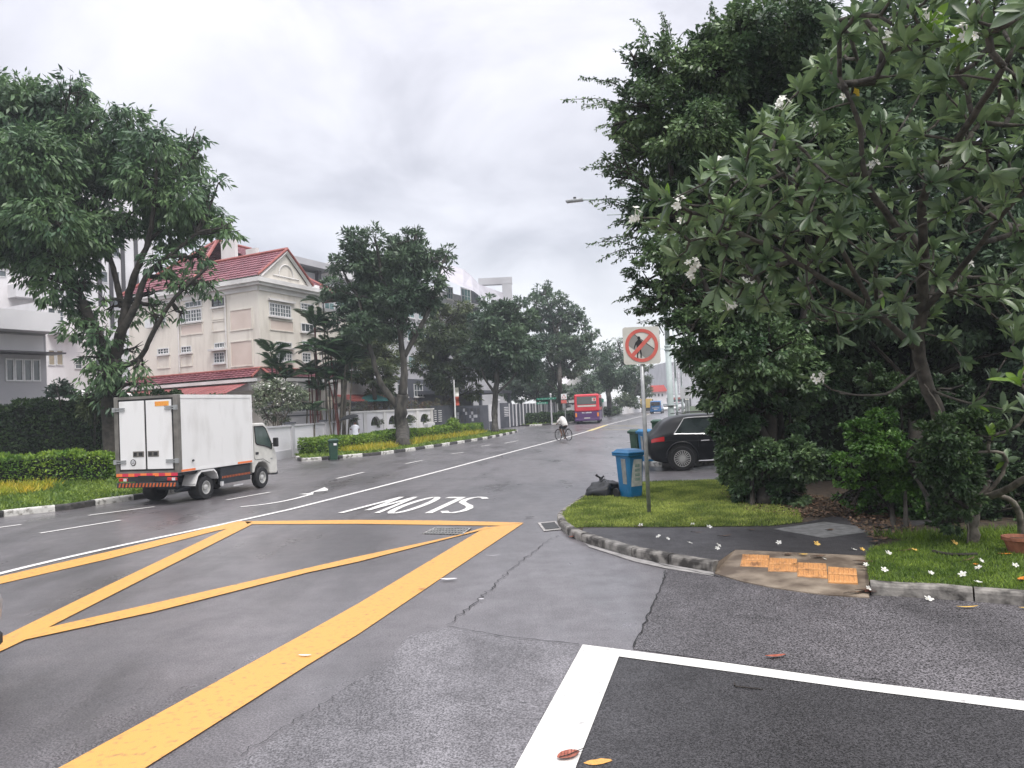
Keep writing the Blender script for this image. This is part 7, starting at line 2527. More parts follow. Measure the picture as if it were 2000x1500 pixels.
def car_surface(st):
    """st: list of (x, zb, zbelt, zroof, wb, wr). returns S(x,v)->(y,z), v in 0..7 along the half section"""
    xs = [s_[0] for s_ in st]

    def at(x):
        x = min(max(x, xs[0]), xs[-1])
        for i in range(len(xs) - 1):
            if xs[i + 1] >= x:
                t = (x - xs[i]) / (xs[i + 1] - xs[i])
                i0, i3 = max(i - 1, 0), min(i + 2, len(xs) - 1)
                out = []
                for k in range(1, 6):
                    p0, p1, p2, p3 = st[i0][k], st[i][k], st[i + 1][k], st[i3][k]
                    m1 = (p2 - p0) / max(1e-6, xs[i + 1] - xs[i0]) * (xs[i + 1] - xs[i])
                    m2 = (p3 - p1) / max(1e-6, xs[i3] - xs[i]) * (xs[i + 1] - xs[i])
                    h = t * t * (3 - 2 * t)
                    out.append((2 * t ** 3 - 3 * t * t + 1) * p1 + (t ** 3 - 2 * t * t + t) * m1 * 0.6 + (-2 * t ** 3 + 3 * t * t) * p2 + (t ** 3 - t * t) * m2 * 0.6)
                return out
        return list(st[-1][1:])

    def S(x, v):
        zb, zbe, zr, wb, wr = at(x)
        P = [(0, zb), (wb - 0.10, zb), (wb - 0.015, zb + 0.12), (wb, (zb + zbe) * 0.5 + 0.05), (wb - 0.045, zbe), (wr + 0.02, zr - 0.075), (wr - 0.13, zr - 0.008), (0, zr + 0.012)]
        v = min(max(v, 0), 6.9999)
        i = int(v)
        t = v - i
        p0, p1, p2, p3 = P[max(i - 1, 0)], P[i], P[i + 1], P[min(i + 2, 7)]
        if i in (4,):
            return (p1[0] + (p2[0] - p1[0]) * t, p1[1] + (p2[1] - p1[1]) * t)
        r = []
        for k in range(2):
            m1, m2 = (p2[k] - p0[k]) * 0.28, (p3[k] - p1[k]) * 0.28
            r.append((2 * t ** 3 - 3 * t * t + 1) * p1[k] + (t ** 3 - 2 * t * t + t) * m1 + (-2 * t ** 3 + 3 * t * t) * p2[k] + (t ** 3 - t * t) * m2)
        return tuple(r)
    return S, xs[0], xs[-1]


def car(name, label, cat, st, loc, rotz, paint, glass_side, wheels, wr_=0.34, spokes=0, group=None, detail=True, rear_glass=None, lights=None, trim=None, rimr=0.68):
    r = thing(name, label, cat, loc, rotz, group)
    S, x0, x1 = car_surface(st)
    nx, nv = 46, 28
    b = MB()
    vs = []
    for i in range(nx + 1):
        x = x0 + (x1 - x0) * i / nx
        for j in range(nv + 1):
            y, z = S(x, 7 * j / nv)
            vs.append((x, -y, z))
        for j in range(nv - 1, 0, -1):
            y, z = S(x, 7 * j / nv)
            vs.append((x, y, z))
    m_ = 2 * nv
    fs = []
    for i in range(nx):
        for j in range(m_):
            j2 = (j + 1) % m_
            fs.append((i * m_ + j, (i + 1) * m_ + j, (i + 1) * m_ + j2, i * m_ + j2))
    fs.append(tuple(range(m_)))
    fs.append(tuple(nx * m_ + k for k in range(m_ - 1, -1, -1)))
    b.add(vs, fs)
    o = b.build("body", paint, r, local=True, smooth=True)
    fixnormals(o)
    e_ = 0.012

    def patch(nm, xa, xb, v0, v1, m2, side, off=e_, n=10, k=4, xa2=None, xb2=None, parent=None):
        q = MB()
        xa2 = xa if xa2 is None else xa2
        xb2 = xb if xb2 is None else xb2
        vs2 = []
        for jj in range(k + 1):
            t = jj / k
            for ii in range(n + 1):
                u = ii / n
                x = (xa + (xa2 - xa) * t) * (1 - u) + (xb + (xb2 - xb) * t) * u
                y, z = S(x, v0 + (v1 - v0) * t)
                vs2.append((x, side * (y + off), z + (off if v0 > 5.5 else 0)))
        fs2 = [(jj * (n + 1) + ii, jj * (n + 1) + ii + 1, (jj + 1) * (n + 1) + ii + 1, (jj + 1) * (n + 1) + ii) for jj in range(k) for ii in range(n)]
        q.add(vs2, fs2)
        oo = q.build(nm, m2, parent or r, local=True, smooth=True)
        return oo
    for side in (-1, 1):
        for (xa, xb, xa2, xb2) in glass_side:
            g = patch("side_window", xa, xb, 4.12, 4.93, M_CGLASS, side, xa2=xa2, xb2=xb2)
            if trim:
                q = MB()
                ln = []
                for k in range(13):
                    x = xa + (xb - xa) * k / 12
                    y, z = S(x, 4.08)
                    ln.append((x, side * (y + 0.016), z))
                q.tube(ln, 0.014, 5)
                ln = []
                for k in range(9):
                    t = k / 8
                    x = xa + (xa2 - xa) * t
                    y, z = S(x, 4.08 + 0.88 * t)
                    ln.append((x - 0.01, side * (y + 0.016), z))
                for k in range(1, 13):
                    x = xa2 + (xb2 - xa2) * k / 12
                    y, z = S(x, 4.96)
                    ln.append((x, side * (y + 0.03), z + 0.01))
                q.tube(ln, 0.014, 5)
                q.build("window_trim", trim, g, local=True)
        if lights:
            (xa, xb, v0, v1) = lights
            patch("tail_light", xa, xb, v0, v1, M_LAMP_R, side, 0.01)
    for (wx, wy) in wheels:
        for side in (-1, 1):
            wy = st[len(st) // 2][4] - 0.088
            wheel(r, (wx, side * wy, wr_), wr_, 0.23, spokes, rimr, side)
            # dark wheel arch behind the tyre
            MB().lathe([(0.01, -0.01), (wr_ * 1.17, -0.01), (wr_ * 1.17, 0.01), (0.01, 0.01)], 28, M=Matrix.Translation((wx, side * (wy + 0.083), wr_ + 0.02)), axis='y').build("wheel_arch", M_BLACKM, r, local=True)
    return r, S, patch


suv_st = [(0.0, 0.52, 0.80, 0.90, 0.74, 0.66), (0.06, 0.38, 0.93, 1.03, 0.86, 0.74), (0.20, 0.30, 1.00, 1.14, 0.91, 0.72), (0.52, 0.24, 1.05, 1.47, 0.935, 0.66), (0.82, 0.24, 1.06, 1.60, 0.945, 0.645), (1.3, 0.24, 1.04, 1.655, 0.95, 0.65), (2.1, 0.24, 1.01, 1.66, 0.95, 0.66),
          (2.8, 0.24, 0.99, 1.60, 0.95, 0.66), (3.25, 0.24, 0.98, 1.36, 0.94, 0.68), (3.62, 0.24, 0.97, 1.09, 0.94, 0.76), (4.3, 0.27, 0.90, 0.98, 0.92, 0.74), (4.62, 0.35, 0.78, 0.86, 0.86, 0.70), (4.72, 0.48, 0.68, 0.74, 0.76, 0.6)]
sv = G(1275, 919, 0)
suv, S1, patch1 = car("black_suv", "black estate car parked in the driveway with multi-spoke rear wheel showing", "car", suv_st, (4.05, 23.9, 0.0), math.radians(-4), M_CARB,
                      [(0.78, 3.05, 1.12, 2.72)], [(0.98, 0.82), (3.86, 0.82)], 0.365, 20, trim=M_CHROME, lights=(0.10, 0.48, 3.55, 3.93))
for side in (-1, 1):
    y, z = S1(1.62, 3.7)
    MB().box(1.55, 1.80, side * (y + 0.02) - 0.012, side * (y + 0.02) + 0.012, 0.865, 0.89, bev=0.004).build("door_handle", M_CHROME, suv, local=True)
    MB().box(1.45, 3.4, side * 0.99 - 0.03, side * 0.99 + 0.03, 0.27, 0.30, bev=0.005).build("side_step", M_CHROME, suv, local=True)
    q = MB()
    for xx in (1.60 - 0.12, 2.55):
        pass
    ln = []
    for k in range(13):
        y, z = S1(1.47 + 0.0 * k, 3.0 + k * 0.09)
        ln.append((1.47, side * (y + 0.002), z))
    q.tube(ln, 0.005, 4)
    q.build("door_seam", M_BLACKM, suv, local=True)
    q = MB()
    ln = [(0.98 + 0.46 * math.cos(math.pi * k / 16), side * 0.965, 0.40 + 0.46 * math.sin(math.pi * k / 16)) for k in range(17)]
    q.tube(ln, 0.028, 6)
    q.build("wheel_arch_trim", M_CARB, suv, local=True)
    q = MB()
    ln = []
    for k in range(15):
        x = 0.25 + 3.6 * k / 14
        y, z = S1(x, 3.55)
        ln.append((x, side * (y + 0.001), z + 0.0))
    q.tube(ln, 0.006, 4)
    q.build("shoulder_crease", M_CARB, suv, local=True)
MB().box(-0.03, 0.10, -0.7, 0.7, 0.36, 0.44, bev=0.02).build("bumper_trim", M_CHROME, suv, local=True)
MB().tube([(0.9, -0.62, 1.68), (1.3, -0.64, 1.72), (2.5, -0.64, 1.715), (2.9, -0.63, 1.64)], 0.014, 6).tube([(0.9, 0.62, 1.68), (1.3, 0.64, 1.72), (2.5, 0.64, 1.715), (2.9, 0.63, 1.64)], 0.014, 6).build("roof_rail", M_BLACKM, suv, local=True)
MB().box(0.02, 0.06, -0.62, -0.42, 0.62, 0.70).box(0.02, 0.06, 0.42, 0.62, 0.62, 0.70).build("rear_reflector", M_LAMP_W, suv, local=True)

# silver car whose rear corner enters at the lower left
sil_st = [(0.0, 0.50, 0.68, 0.74, 0.66, 0.55), (0.05, 0.28, 0.78, 0.86, 0.80, 0.62), (0.18, 0.22, 0.88, 1.00, 0.85, 0.62), (0.7, 0.2, 0.94, 1.38, 0.865, 0.56), (1.4, 0.2, 0.93, 1.47, 0.87, 0.58), (2.4, 0.2, 0.90, 1.42, 0.87, 0.58), (3.1, 0.2, 0.88, 1.0, 0.87, 0.66), (3.9, 0.24, 0.78, 0.86, 0.84, 0.64), (4.2, 0.4, 0.6, 0.66, 0.7, 0.5)]
scar, S2, patch2 = car("silver_car", "silver car just entering the picture at the lower left edge", "car", sil_st, (-4.36, 6.22, 0), math.radians(200), M_CARS,
                       [(0.8, 2.9, 1.0, 2.5)], [(0.75, 0.74), (3.35, 0.74)], 0.31, 9)
MB().box(0.01, 0.3, -0.72, 0.72, 0.22, 0.40, bev=0.05).build("bumper_trim", M_BLACKM, scar, local=True)

# far vehicles
van_st = [(0.0, 0.35, 1.10, 1.75, 0.80, 0.70), (0.06, 0.28, 1.12, 1.90, 0.86, 0.76), (0.3, 0.25, 1.12, 1.96, 0.87, 0.78), (2.5, 0.25, 1.10, 1.97, 0.87, 0.78), (3.4, 0.25, 1.05, 1.85, 0.87, 0.76), (3.9, 0.25, 1.02, 1.30, 0.87, 0.78), (4.3, 0.30, 0.85, 0.95, 0.84, 0.74), (4.42, 0.45, 0.70, 0.76, 0.76, 0.66)]
pv = G(1281, 808, 0)
van, S3, patch3 = car("blue_van", "bright blue van driving toward the far end of the road", "van", van_st, (pv.x, pv.y, 0), math.radians(90 - 16), M_VANB, [(0.5, 3.2, 0.5, 3.0)], [(0.75, 0.76), (3.55, 0.76)], 0.32, 0, lights=(0.02, 0.1, 3.4, 4.2))
MB().box(-0.03, -0.012, -0.68, 0.68, 1.22, 1.78, bev=0.006).build("rear_window", M_CGLASS, van, local=True)
MB().box(-0.035, -0.012, -0.55, 0.55, 0.84, 0.93).build("chrome_strip", M_CHROME, van, local=True)
MB().box(-0.035, -0.012, -0.26, 0.26, 0.60, 0.72).build("number_plate", M_SIGN_W, van, local=True)
MB().box(-0.08, 0.1, -0.82, 0.82, 0.36, 0.50, bev=0.02).build("rear_bumper", M_VANB, van, local=True)
for (px_, Y, paint, lab, h) in ((1303, 132, M_WP, "white car just right of the blue van", 0), (1318, 140, M_WP, "white car right of the lamp post at the road end", 0), (1331, 150, M_CARS, "silver car farthest right in the far traffic", 0), (1324, 163, M_BUSR, "red car behind the white cars in the far traffic", 0)):
    q = D(px_, 800, Y)
    c_, S_x, pt = car("parked_car", lab, "car", sil_st, (q.x, q.y, 0), math.radians(270 - 16), paint, [(0.8, 2.9, 1.0, 2.5)], [(0.75, 0.74), (3.35, 0.74)], 0.31, 0, group="cars at the far end of the road", lights=(0.06, 0.3, 3.3, 3.8))
    fw_ = MB()
    fw_.add([(3.12, -0.62, 0.95), (3.12, 0.62, 0.95), (2.5, 0.52, 1.42), (2.5, -0.52, 1.42)], [(0, 1, 2, 3)])
    fw_.build("windscreen", M_CGLASS, c_, local=True)
q = D(1261.5, 800, 128)
yl = thing("yellow_lorry", "small yellow lorry left of the blue van at the end of the road", "lorry", (q.x, q.y, 0), math.radians(74))
MB().box(0, 2.6, -0.85, 0.85, 0.85, 2.35, bev=0.03).build("cargo_box", M_YEL, yl, local=True)
MB().box(2.7, 3.9, -0.8, 0.8, 0.5, 1.8, bev=0.12).build("cab", M_YEL, yl, local=True)
MB().box(0.1, 3.8, -0.7, 0.7, 0.4, 0.84).build("chassis", M_CHASSIS, yl, local=True)
for wx in (0.8, 3.2):
    for sd in (-1, 1):
        wheel(yl, (wx, sd * 0.7, 0.32), 0.32, 0.2, side=sd)

# ---- bus
pbs = G(1147.5, 828, 0)
bus = thing("city_bus", "red and purple single deck bus seen from behind beside the far verge", "bus", (pbs.x, pbs.y, 0), math.radians(90 - 8))
WB = 1.25
b = MB().box(0, 11.4, -WB, WB, 1.25, 3.02, bev=0.11).build("upper_body", M_BUSR, bus, local=True)
b = MB().box(0.01, 11.4, -WB + 0.002, WB - 0.002, 0.30, 1.248, bev=0.02).build("lower_body", M_BUSP, bus, local=True)
MB().box(-0.02, 0.02, -0.98, 0.98, 1.98, 2.78, bev=0.006).build("rear_window", M_CGLASS, bus, local=True)
MB().box(-0.03, -0.021, -0.95, -0.55, 2.28, 2.62).build("route_panel", M_SIGN_W, bus, local=True)
MB().box(-0.036, -0.031, -0.88, -0.70, 2.33, 2.57).build("route_panel_mark", M_BUSR, bus, local=True)
MB().box(-0.025, 0.02, -0.93, 0.93, 1.74, 1.90).build("advert_strip", M_SIGN_W, bus, local=True)
lt_ = MB()
for k in range(11):
    if k == 3:
        continue
    y0 = 0.50 - k * 0.09
    lt_.box(-0.012, 0.005, y0 - 0.06, y0, 1.08, 1.08 + (0.10 if k % 3 else 0.14))
lt_.build("fleet_lettering", M_WHITE_P, bus, local=True)
for sd in (-1, 1):
    MB().box(-0.02, 0.05, sd * 1.10 - 0.09, sd * 1.10 + 0.09, 0.72, 1.12, bev=0.02).build("tail_light", M_LAMP_O, bus, local=True)
    MB().box(0.9, 10.8, sd * WB - 0.012 if sd > 0 else -WB - 0.012, sd * WB + 0.012 if sd > 0 else -WB + 0.012, 1.65, 2.6).build("side_window", M_CGLASS, bus, local=True)
    for wx in (2.6, 9.0):
        wheel(bus, (wx, sd * 1.08, 0.48), 0.48, 0.3, side=sd)
MB().box(-0.06, 0.2, -1.2, 1.2, 0.34, 0.52, bev=0.03).build("rear_bumper", M_BUSP, bus, local=True)
MB().box(-0.07, -0.061, -0.3, 0.3, 0.55, 0.65).build("number_plate", M_SIGN_W, bus, local=True)

# ================================================================== PEOPLE
M_SKIN = mat("skin", (0.20, 0.10, 0.06), rough=0.6)
M_SHIRT = mat("shirt_white", (0.55, 0.53, 0.50), (0.68, 0.66, 0.62), 5, 0.9)
M_SHORTS = mat("shorts_black", (0.015, 0.017, 0.02), rough=0.9)
M_HAIR = mat("hair_black", (0.01, 0.01, 0.01), rough=0.6)


def skin_mesh(name, verts, edges, radii, m, parent, sub=2, root=0):
    me = bpy.data.meshes.new(name)
    me.from_pydata(verts, edges, [])
    me.update()
    o = bpy.data.objects.new(name, me)
    COL.objects.link(o)
    o.parent = parent
    me.skin_vertices.new() if hasattr(me.skin_vertices, 'new') else None
    md = o.modifiers.new("skin", 'SKIN')
    md.use_smooth_shade = True
    if not me.skin_vertices:
        return o
    for i, r in enumerate(radii):
        rr = r if isinstance(r, tuple) else (r, r)
        me.skin_vertices[0].data[i].radius = rr
        me.skin_vertices[0].data[i].use_root = (i == root)
    s_ = o.modifiers.new("sub", 'SUBSURF')
    s_.levels = sub
    s_.render_levels = sub
    me.materials.append(m)
    return o


def limb(b, pts, rad, seg=8):
    b.tube(smooth([Vector(p) for p in pts], 3), list(np.interp(np.linspace(0, len(rad) - 1, (len(pts) - 1) * 3 + 1), range(len(rad)), rad)), seg)


def head(parent, c, r=0.105, m=None, lean=0.0, face=1):
    """face: +1 looks along local +X"""
    b = MB()
    M = Matrix.Translation(c) @ Matrix.Rotation(lean, 4, 'Y')
    prof = [(0.01, -1.15), (0.45, -1.08), (0.68, -0.8), (0.80, -0.4), (0.86, 0.0), (0.86, 0.4), (0.72, 0.8), (0.42, 1.08), (0.01, 1.2)]
    b.lathe([(p * r, z * r) for p, z in prof], 16, M=M @ Matrix.Diagonal((1.05, 0.92, 1, 1)))
    b.tube([M @ Vector((r * 0.80, 0, 0.12 * r)), M @ Vector((r * 1.05, 0, -0.2 * r))], [0.012, 0.018], 6)
    for s_ in (-1, 1):
        b.lathe([(0.01, -0.012), (0.026, -0.008), (0.026, 0.008), (0.01, 0.012)], 8, M=M @ Matrix.Translation((0, s_ * r * 0.84, -0.05 * r)), axis='y')
    b.tube([M @ Vector((-0.1 * r, 0, -0.9 * r)), M @ Vector((-0.3 * r, 0, -1.8 * r))], [0.055, 0.06], 8)
    h_ = b.build("head", M_SKIN, parent, local=True, smooth=True)
    e_ = MB()
    for s_ in (-1, 1):
        e_.box(r * 0.80, r * 0.88, s_ * 0.3 * r - 0.012, s_ * 0.3 * r + 0.012, -0.005, 0.006, 0, M)
    e_.box(r * 0.76, r * 0.86, -0.02, 0.02, -0.62 * r, -0.57 * r, 0, M)
    e_.build("features", M_HAIR, h_, local=True)
    hb = MB()
    hb.lathe([(0.90 * r, -0.25 * r), (0.95 * r, 0.2 * r), (0.88 * r, 0.7 * r), (0.55 * r, 1.15 * r), (0.01, 1.3 * r)], 16, M=M @ Matrix.Translation((-0.16 * r, 0, 0.02)) @ Matrix.Diagonal((1.0, 0.97, 1, 1)))
    hb.build("hair", M_HAIR, h_, local=True, smooth=True)


# cyclist, riding away to the left; local +X forward
cy = G(1101, 860, 0)
CROT = math.radians(90 + 33)
bk = thing("bicycle", "black bicycle ridden away along the centre line of the road", "bicycle", (cy.x, cy.y, 0), CROT)
SC = 1.06
RW = 0.34 * SC
for wx in (-0.52 * SC, 0.52 * SC):
    tb_w = MB()
    n = 28
    ring_ = [(wx + RW * math.cos(2 * math.pi * k / n), 0, RW + RW * math.sin(2 * math.pi * k / n)) for k in range(n + 1)]
    tb_w.tube(ring_, 0.028, 6)
    w_ = tb_w.build("wheel", M_RUBBER, bk, local=True)
    spk = MB()
    for k in range(14):
        a = 2 * math.pi * k / 14
        spk.tube([(wx, 0, RW), (wx + (RW - 0.01) * math.cos(a), 0, RW + (RW - 0.01) * math.sin(a))], 0.003, 3)
    spk.lathe([(0.01, -0.04), (0.03, -0.04), (0.03, 0.04), (0.01, 0.04)], 8, M=Matrix.Translation((wx, 0, RW)), axis='y')
    spk.build("spokes", M_METAL, w_, local=True)
f = MB()
bbk, seat, headt, rear, front = (0.0, 0, 0.30), (-0.17, 0, 0.88), (0.36, 0, 0.86), (-0.55, 0, 0.36), (0.55, 0, 0.36)
for a, c in ((bbk, seat), (bbk, headt), ((-0.14, 0, 0.78), headt), (bbk, rear), ((-0.15, 0, 0.78), rear), (headt, (0.40, 0, 0.74)), ((0.40, 0, 0.74), front), (headt, (0.34, 0, 1.02))):
    f.tube([a, c], 0.018, 6)
f.tube([(0.36, -0.28, 1.06), (0.34, -0.1, 1.03), (0.34, 0.1, 1.03), (0.36, 0.28, 1.06)], 0.014, 6)
f.build("frame", M_BLACKM, bk, local=True)
MB().box(-0.30, -0.04, -0.08, 0.08, 0.90, 0.95, bev=0.02).build("saddle", M_BLACKM, bk, local=True)
MB().tube([(0, -0.02, 0.30), (0.12, -0.1, 0.20)], 0.012, 5).tube([(0, 0.02, 0.30), (-0.12, 0.1, 0.40)], 0.012, 5).lathe([(0.02, -0.03), (0.09, -0.03), (0.09, -0.025), (0.02, -0.025)], 14, M=Matrix.Translation((0, 0, 0.3)), axis='y').box(0.06, 0.18, -0.16, -0.06, 0.18, 0.20).box(-0.18, -0.06, 0.06, 0.16, 0.40, 0.42).build("pedals", M_METAL, bk, local=True)
MB().box(-0.60, -0.20, -0.07, 0.07, 0.74, 0.77).build("carrier", M_BLACKM, bk, local=True)
rd_ = thing("person", "person in a pale shirt and dark shorts hunched over the bicycle, seen from behind", "person", (cy.x, cy.y, 0), CROT)
b = MB()
limb(b, [(-0.20, 0.0, 0.90), (-0.16, 0, 1.02), (-0.02, 0, 1.22), (0.14, 0, 1.36), (0.22, 0, 1.40)], [0.15, 0.165, 0.185, 0.17, 0.07], 12)
for s_ in (-1, 1):
    limb(b, [(-0.15, s_ * 0.09, 0.95), (0.16, s_ * 0.11, 0.82 + 0.04 * s_), (0.05 + 0.02 * s_, s_ * 0.11, 0.42 + 0.08 * s_), (0.0, s_ * 0.11, 0.24 + 0.10 * s_)], [0.095, 0.075, 0.05, 0.036])
    limb(b, [(0.0, s_ * 0.11, 0.22 + 0.1 * s_), (0.14, s_ * 0.11, 0.20 + 0.1 * s_)], [0.04, 0.028])
    limb(b, [(0.12, s_ * 0.18, 1.34), (0.20, s_ * 0.26, 1.18), (0.35, s_ * 0.25, 1.08)], [0.055, 0.042, 0.03])
    limb(b, [(0.35, s_ * 0.25, 1.08), (0.40, s_ * 0.24, 1.06)], [0.035, 0.03])
    for k in range(4):
        b.tube([(0.37 + 0.004 * k, s_ * (0.21 + 0.02 * k), 1.085), (0.405, s_ * (0.21 + 0.02 * k), 1.065), (0.395, s_ * (0.21 + 0.02 * k), 1.03)], 0.009, 5)
    b.tube([(0.35, s_ * 0.20, 1.07), (0.38, s_ * 0.19, 1.04)], 0.010, 5)
b.build("body", M_SKIN, rd_, local=True, smooth=True)
head(rd_, Vector((0.36, 0, 1.40)), 0.10, lean=1.0)
b = MB()
limb(b, [(-0.23, 0.0, 0.94), (-0.19, 0, 1.04), (-0.04, 0, 1.24), (0.13, 0, 1.40), (0.20, 0, 1.43)], [0.19, 0.20, 0.225, 0.21, 0.10], 14)
for s_ in (-1, 1):
    limb(b, [(0.10, s_ * 0.13, 1.36), (0.16, s_ * 0.24, 1.26), (0.22, s_ * 0.27, 1.17)], [0.09, 0.085, 0.075])
b.build("shirt", M_SHIRT, rd_, local=True, smooth=True)
b = MB()
limb(b, [(-0.24, 0, 0.95), (-0.14, 0, 0.96)], [0.18, 0.17], 12)
for s_ in (-1, 1):
    limb(b, [(-0.17, s_ * 0.09, 0.96), (0.02, s_ * 0.11, 0.88), (0.17, s_ * 0.12, 0.80 + 0.04 * s_)], [0.115, 0.105, 0.095])
b.build("shorts", M_SHORTS, rd_, local=True, smooth=True)

for o_ in (bk, rd_):
    o_.scale = (0.9, 0.9, 0.9)

# person under a black umbrella behind the island hedge
pu = D(694, 850, 46.5)
pr_ = thing("person", "person in a white top walking under a black umbrella behind the island hedge", "person", (pu.x, pu.y, 0), math.radians(120))
b = MB()
limb(b, [(0, 0, 0.86), (0, 0, 1.0), (0, 0, 1.2), (0, 0, 1.38), (0, 0, 1.44)], [0.13, 0.12, 0.14, 0.13, 0.06], 12)
for s_ in (-1, 1):
    limb(b, [(0, s_ * 0.08, 0.9), (0.06 * s_, s_ * 0.08, 0.48), (0.02 * s_ - 0.04, s_ * 0.08, 0.07)], [0.085, 0.055, 0.038])
    limb(b, [(0.02 * s_ - 0.06, s_ * 0.08, 0.04), (0.02 * s_ + 0.13, s_ * 0.08, 0.03)], [0.04, 0.028])
limb(b, [(0, -0.17, 1.36), (0.0, -0.22, 1.12), (0.03, -0.20, 0.90)], [0.05, 0.038, 0.028])
limb(b, [(0.03, -0.20, 0.90), (0.05, -0.20, 0.82), (0.05, -0.19, 0.75)], [0.032, 0.03, 0.016])
limb(b, [(0, 0.17, 1.36), (0.08, 0.24, 1.16), (0.20, 0.20, 1.26)], [0.05, 0.038, 0.03])
for k in range(4):
    b.tube([(0.20, 0.20, 1.24 + 0.02 * k), (0.235, 0.18, 1.24 + 0.02 * k), (0.225, 0.155, 1.24 + 0.02 * k)], 0.009, 5)
    b.tube([(0.05, -0.215 + 0.015 * k, 0.78), (0.06, -0.215 + 0.015 * k, 0.71)], 0.008, 5)
b.tube([(0.19, 0.19, 1.25), (0.20, 0.16, 1.29)], 0.010, 5)
b.build("body", M_SKIN, pr_, local=True, smooth=True)
head(pr_, Vector((0.01, 0, 1.58)), 0.105)
b = MB()
limb(b, [(0, 0, 0.78), (0, 0, 1.0), (0, 0, 1.22), (0, 0, 1.40), (0, 0, 1.45)], [0.22, 0.19, 0.185, 0.17, 0.08], 14)
limb(b, [(0, -0.14, 1.38), (0.0, -0.21, 1.18)], [0.08, 0.07])
limb(b, [(0, 0.14, 1.38), (0.05, 0.22, 1.22)], [0.08, 0.07])
b.build("top", mat("top_white", (0.72, 0.74, 0.80), rough=0.9), pr_, local=True, smooth=True)
b = MB()
for s_ in (-1, 1):
    limb(b, [(0, s_ * 0.08, 0.86), (0.06 * s_, s_ * 0.08, 0.48), (0.02 * s_ - 0.04, s_ * 0.08, 0.12)], [0.11, 0.085, 0.07])
b.build("trousers", M_SHORTS, pr_, local=True, smooth=True)
um = thing("umbrella", "open black umbrella held over the walking person behind the island hedge", "umbrella", (pu.x, pu.y, 0), math.radians(120))
tip = Matrix.Translation((0.20, 0.27, 1.86)) @ Matrix.Rotation(math.radians(-12), 4, 'X')
pf = [(0.60 * math.sin(t * math.pi / 2 * 0.95), 0.20 * math.cos(t * math.pi / 2)) for t in [k / 6 for k in range(1, 7)]]
cn = MB()
o0 = []
seg = 8
apex = tip @ Vector((0, 0, 0.20))
vs = [apex]
for (r_, z_) in pf:
    for k in range(seg * 2):
        a = 2 * math.pi * k / (seg * 2)
        rr2 = r_ * (1.0 if k % 2 == 0 else 0.95)
        vs.append(tip @ Vector((rr2 * math.cos(a), rr2 * math.sin(a), z_)))
fs = [(0, 1 + k, 1 + (k + 1) % 16) for k in range(16)]
for j in range(len(pf) - 1):
    for k in range(16):
        fs.append((1 + j * 16 + k, 1 + (j + 1) * 16 + k, 1 + (j + 1) * 16 + (k + 1) % 16, 1 + j * 16 + (k + 1) % 16))
cn.add(vs, fs)
cn.build("canopy", M_SHORTS, um, local=True)
MB().tube([tip @ Vector((0, 0, 0.26)), tip @ Vector((0, 0, -0.62))], 0.010, 6).build("shaft", M_METAL, um, local=True)

# ================================================================== LITTER: fallen flowers, leaves, twigs
M_DEAD_R = mat("dead_leaf_red", (0.26, 0.06, 0.035), (0.42, 0.14, 0.09), 30, 0.45, detail=6)
M_DEAD_Y = mat("dead_leaf_yellow", (0.72, 0.42, 0.08), (0.80, 0.55, 0.14), 30, 0.5)
M_DEAD_B = mat("dead_leaf_brown", (0.06, 0.035, 0.02), (0.17, 0.10, 0.06), 14, 0.7)
M_TWIG = mat("twig_dark", (0.03, 0.024, 0.02), rough=0.8)


def fallen_leaf(loc, L, W, ang, m, label, group=None, name="fallen_leaf", curl=0.12, stem=0.3):
    r = thing(name, label, "leaf", loc, ang, group)
    n = 8
    vs, fs = [], []
    for i in range(n + 1):
        t = i / n
        w = W * 0.5 * math.sin(math.pi * (0.04 + 0.92 * t)) ** 0.7
        z = 0.004 + curl * L * (2 * t - 1) ** 2 * 0.5
        vs += [(L * t, -w, z + w * 0.22 + random.uniform(0, 0.1) * w), (L * t, 0, z), (L * t, w, z + w * 0.22 + random.uniform(0, 0.1) * w)]
    for i in range(n):
        a = i * 3
        fs += [(a, a + 3, a + 4, a + 1), (a + 1, a + 4, a + 5, a + 2)]
    b = MB()
    b.add(vs, fs)
    b.build("blade", m, r, local=True, smooth=True)
    if stem:
        MB().tube([(0, 0, 0.006 + curl * L * 0.5), (-L * stem, 0.01, 0.012), (L * 0.3, 0, 0.008 + 0.1 * curl * L)], 0.0022, 5).build("stem", M_TWIG, r, local=True)
    return r


p = G(1090, 1484, PZ + 0.003)
lfl = fallen_leaf(p, 0.155, 0.10, math.radians(32), M_DEAD_R, "reddish brown fallen leaf lying on the thick white road line", stem=0.0, curl=0.1)
MB().tube([(0.01, 0, 0.014), (0.08, 0, 0.010), (0.155, 0.0, 0.016), (0.205, 0.005, 0.014)], 0.0026, 5).build("stem", M_TWIG, lfl, local=True)
vn = MB()
for k in range(5):
    t = 0.02 + k * 0.026
    for s_ in (-1, 1):
        vn.tube([(t, 0, 0.013), (t + 0.03, s_ * 0.035, 0.02)], 0.0012, 4)
vn.build("veins", M_TWIG, lfl, local=True)
# worn patch of yellow paint, a flat chip
chip = thing("paint_chip", "ragged fleck of yellow paint on dark asphalt beside the red leaf", "paint fleck", G(1168, 1490, 0.005))
cp = []
cc = G(1168, 1490, 0.0)
for k in range(26):
    a = 2 * math.pi * k / 26
    rx, ry = 0.083 * random.uniform(0.85, 1.1), 0.035 * random.uniform(0.8, 1.15)
    cp.append(Vector((cc.x + rx * math.cos(a), cc.y + ry * math.sin(a) + 0.012 * math.cos(a), 0)))
MB().sheet(cp, 0.0085).build("fleck", M_YELLOW_PAINT, chip)
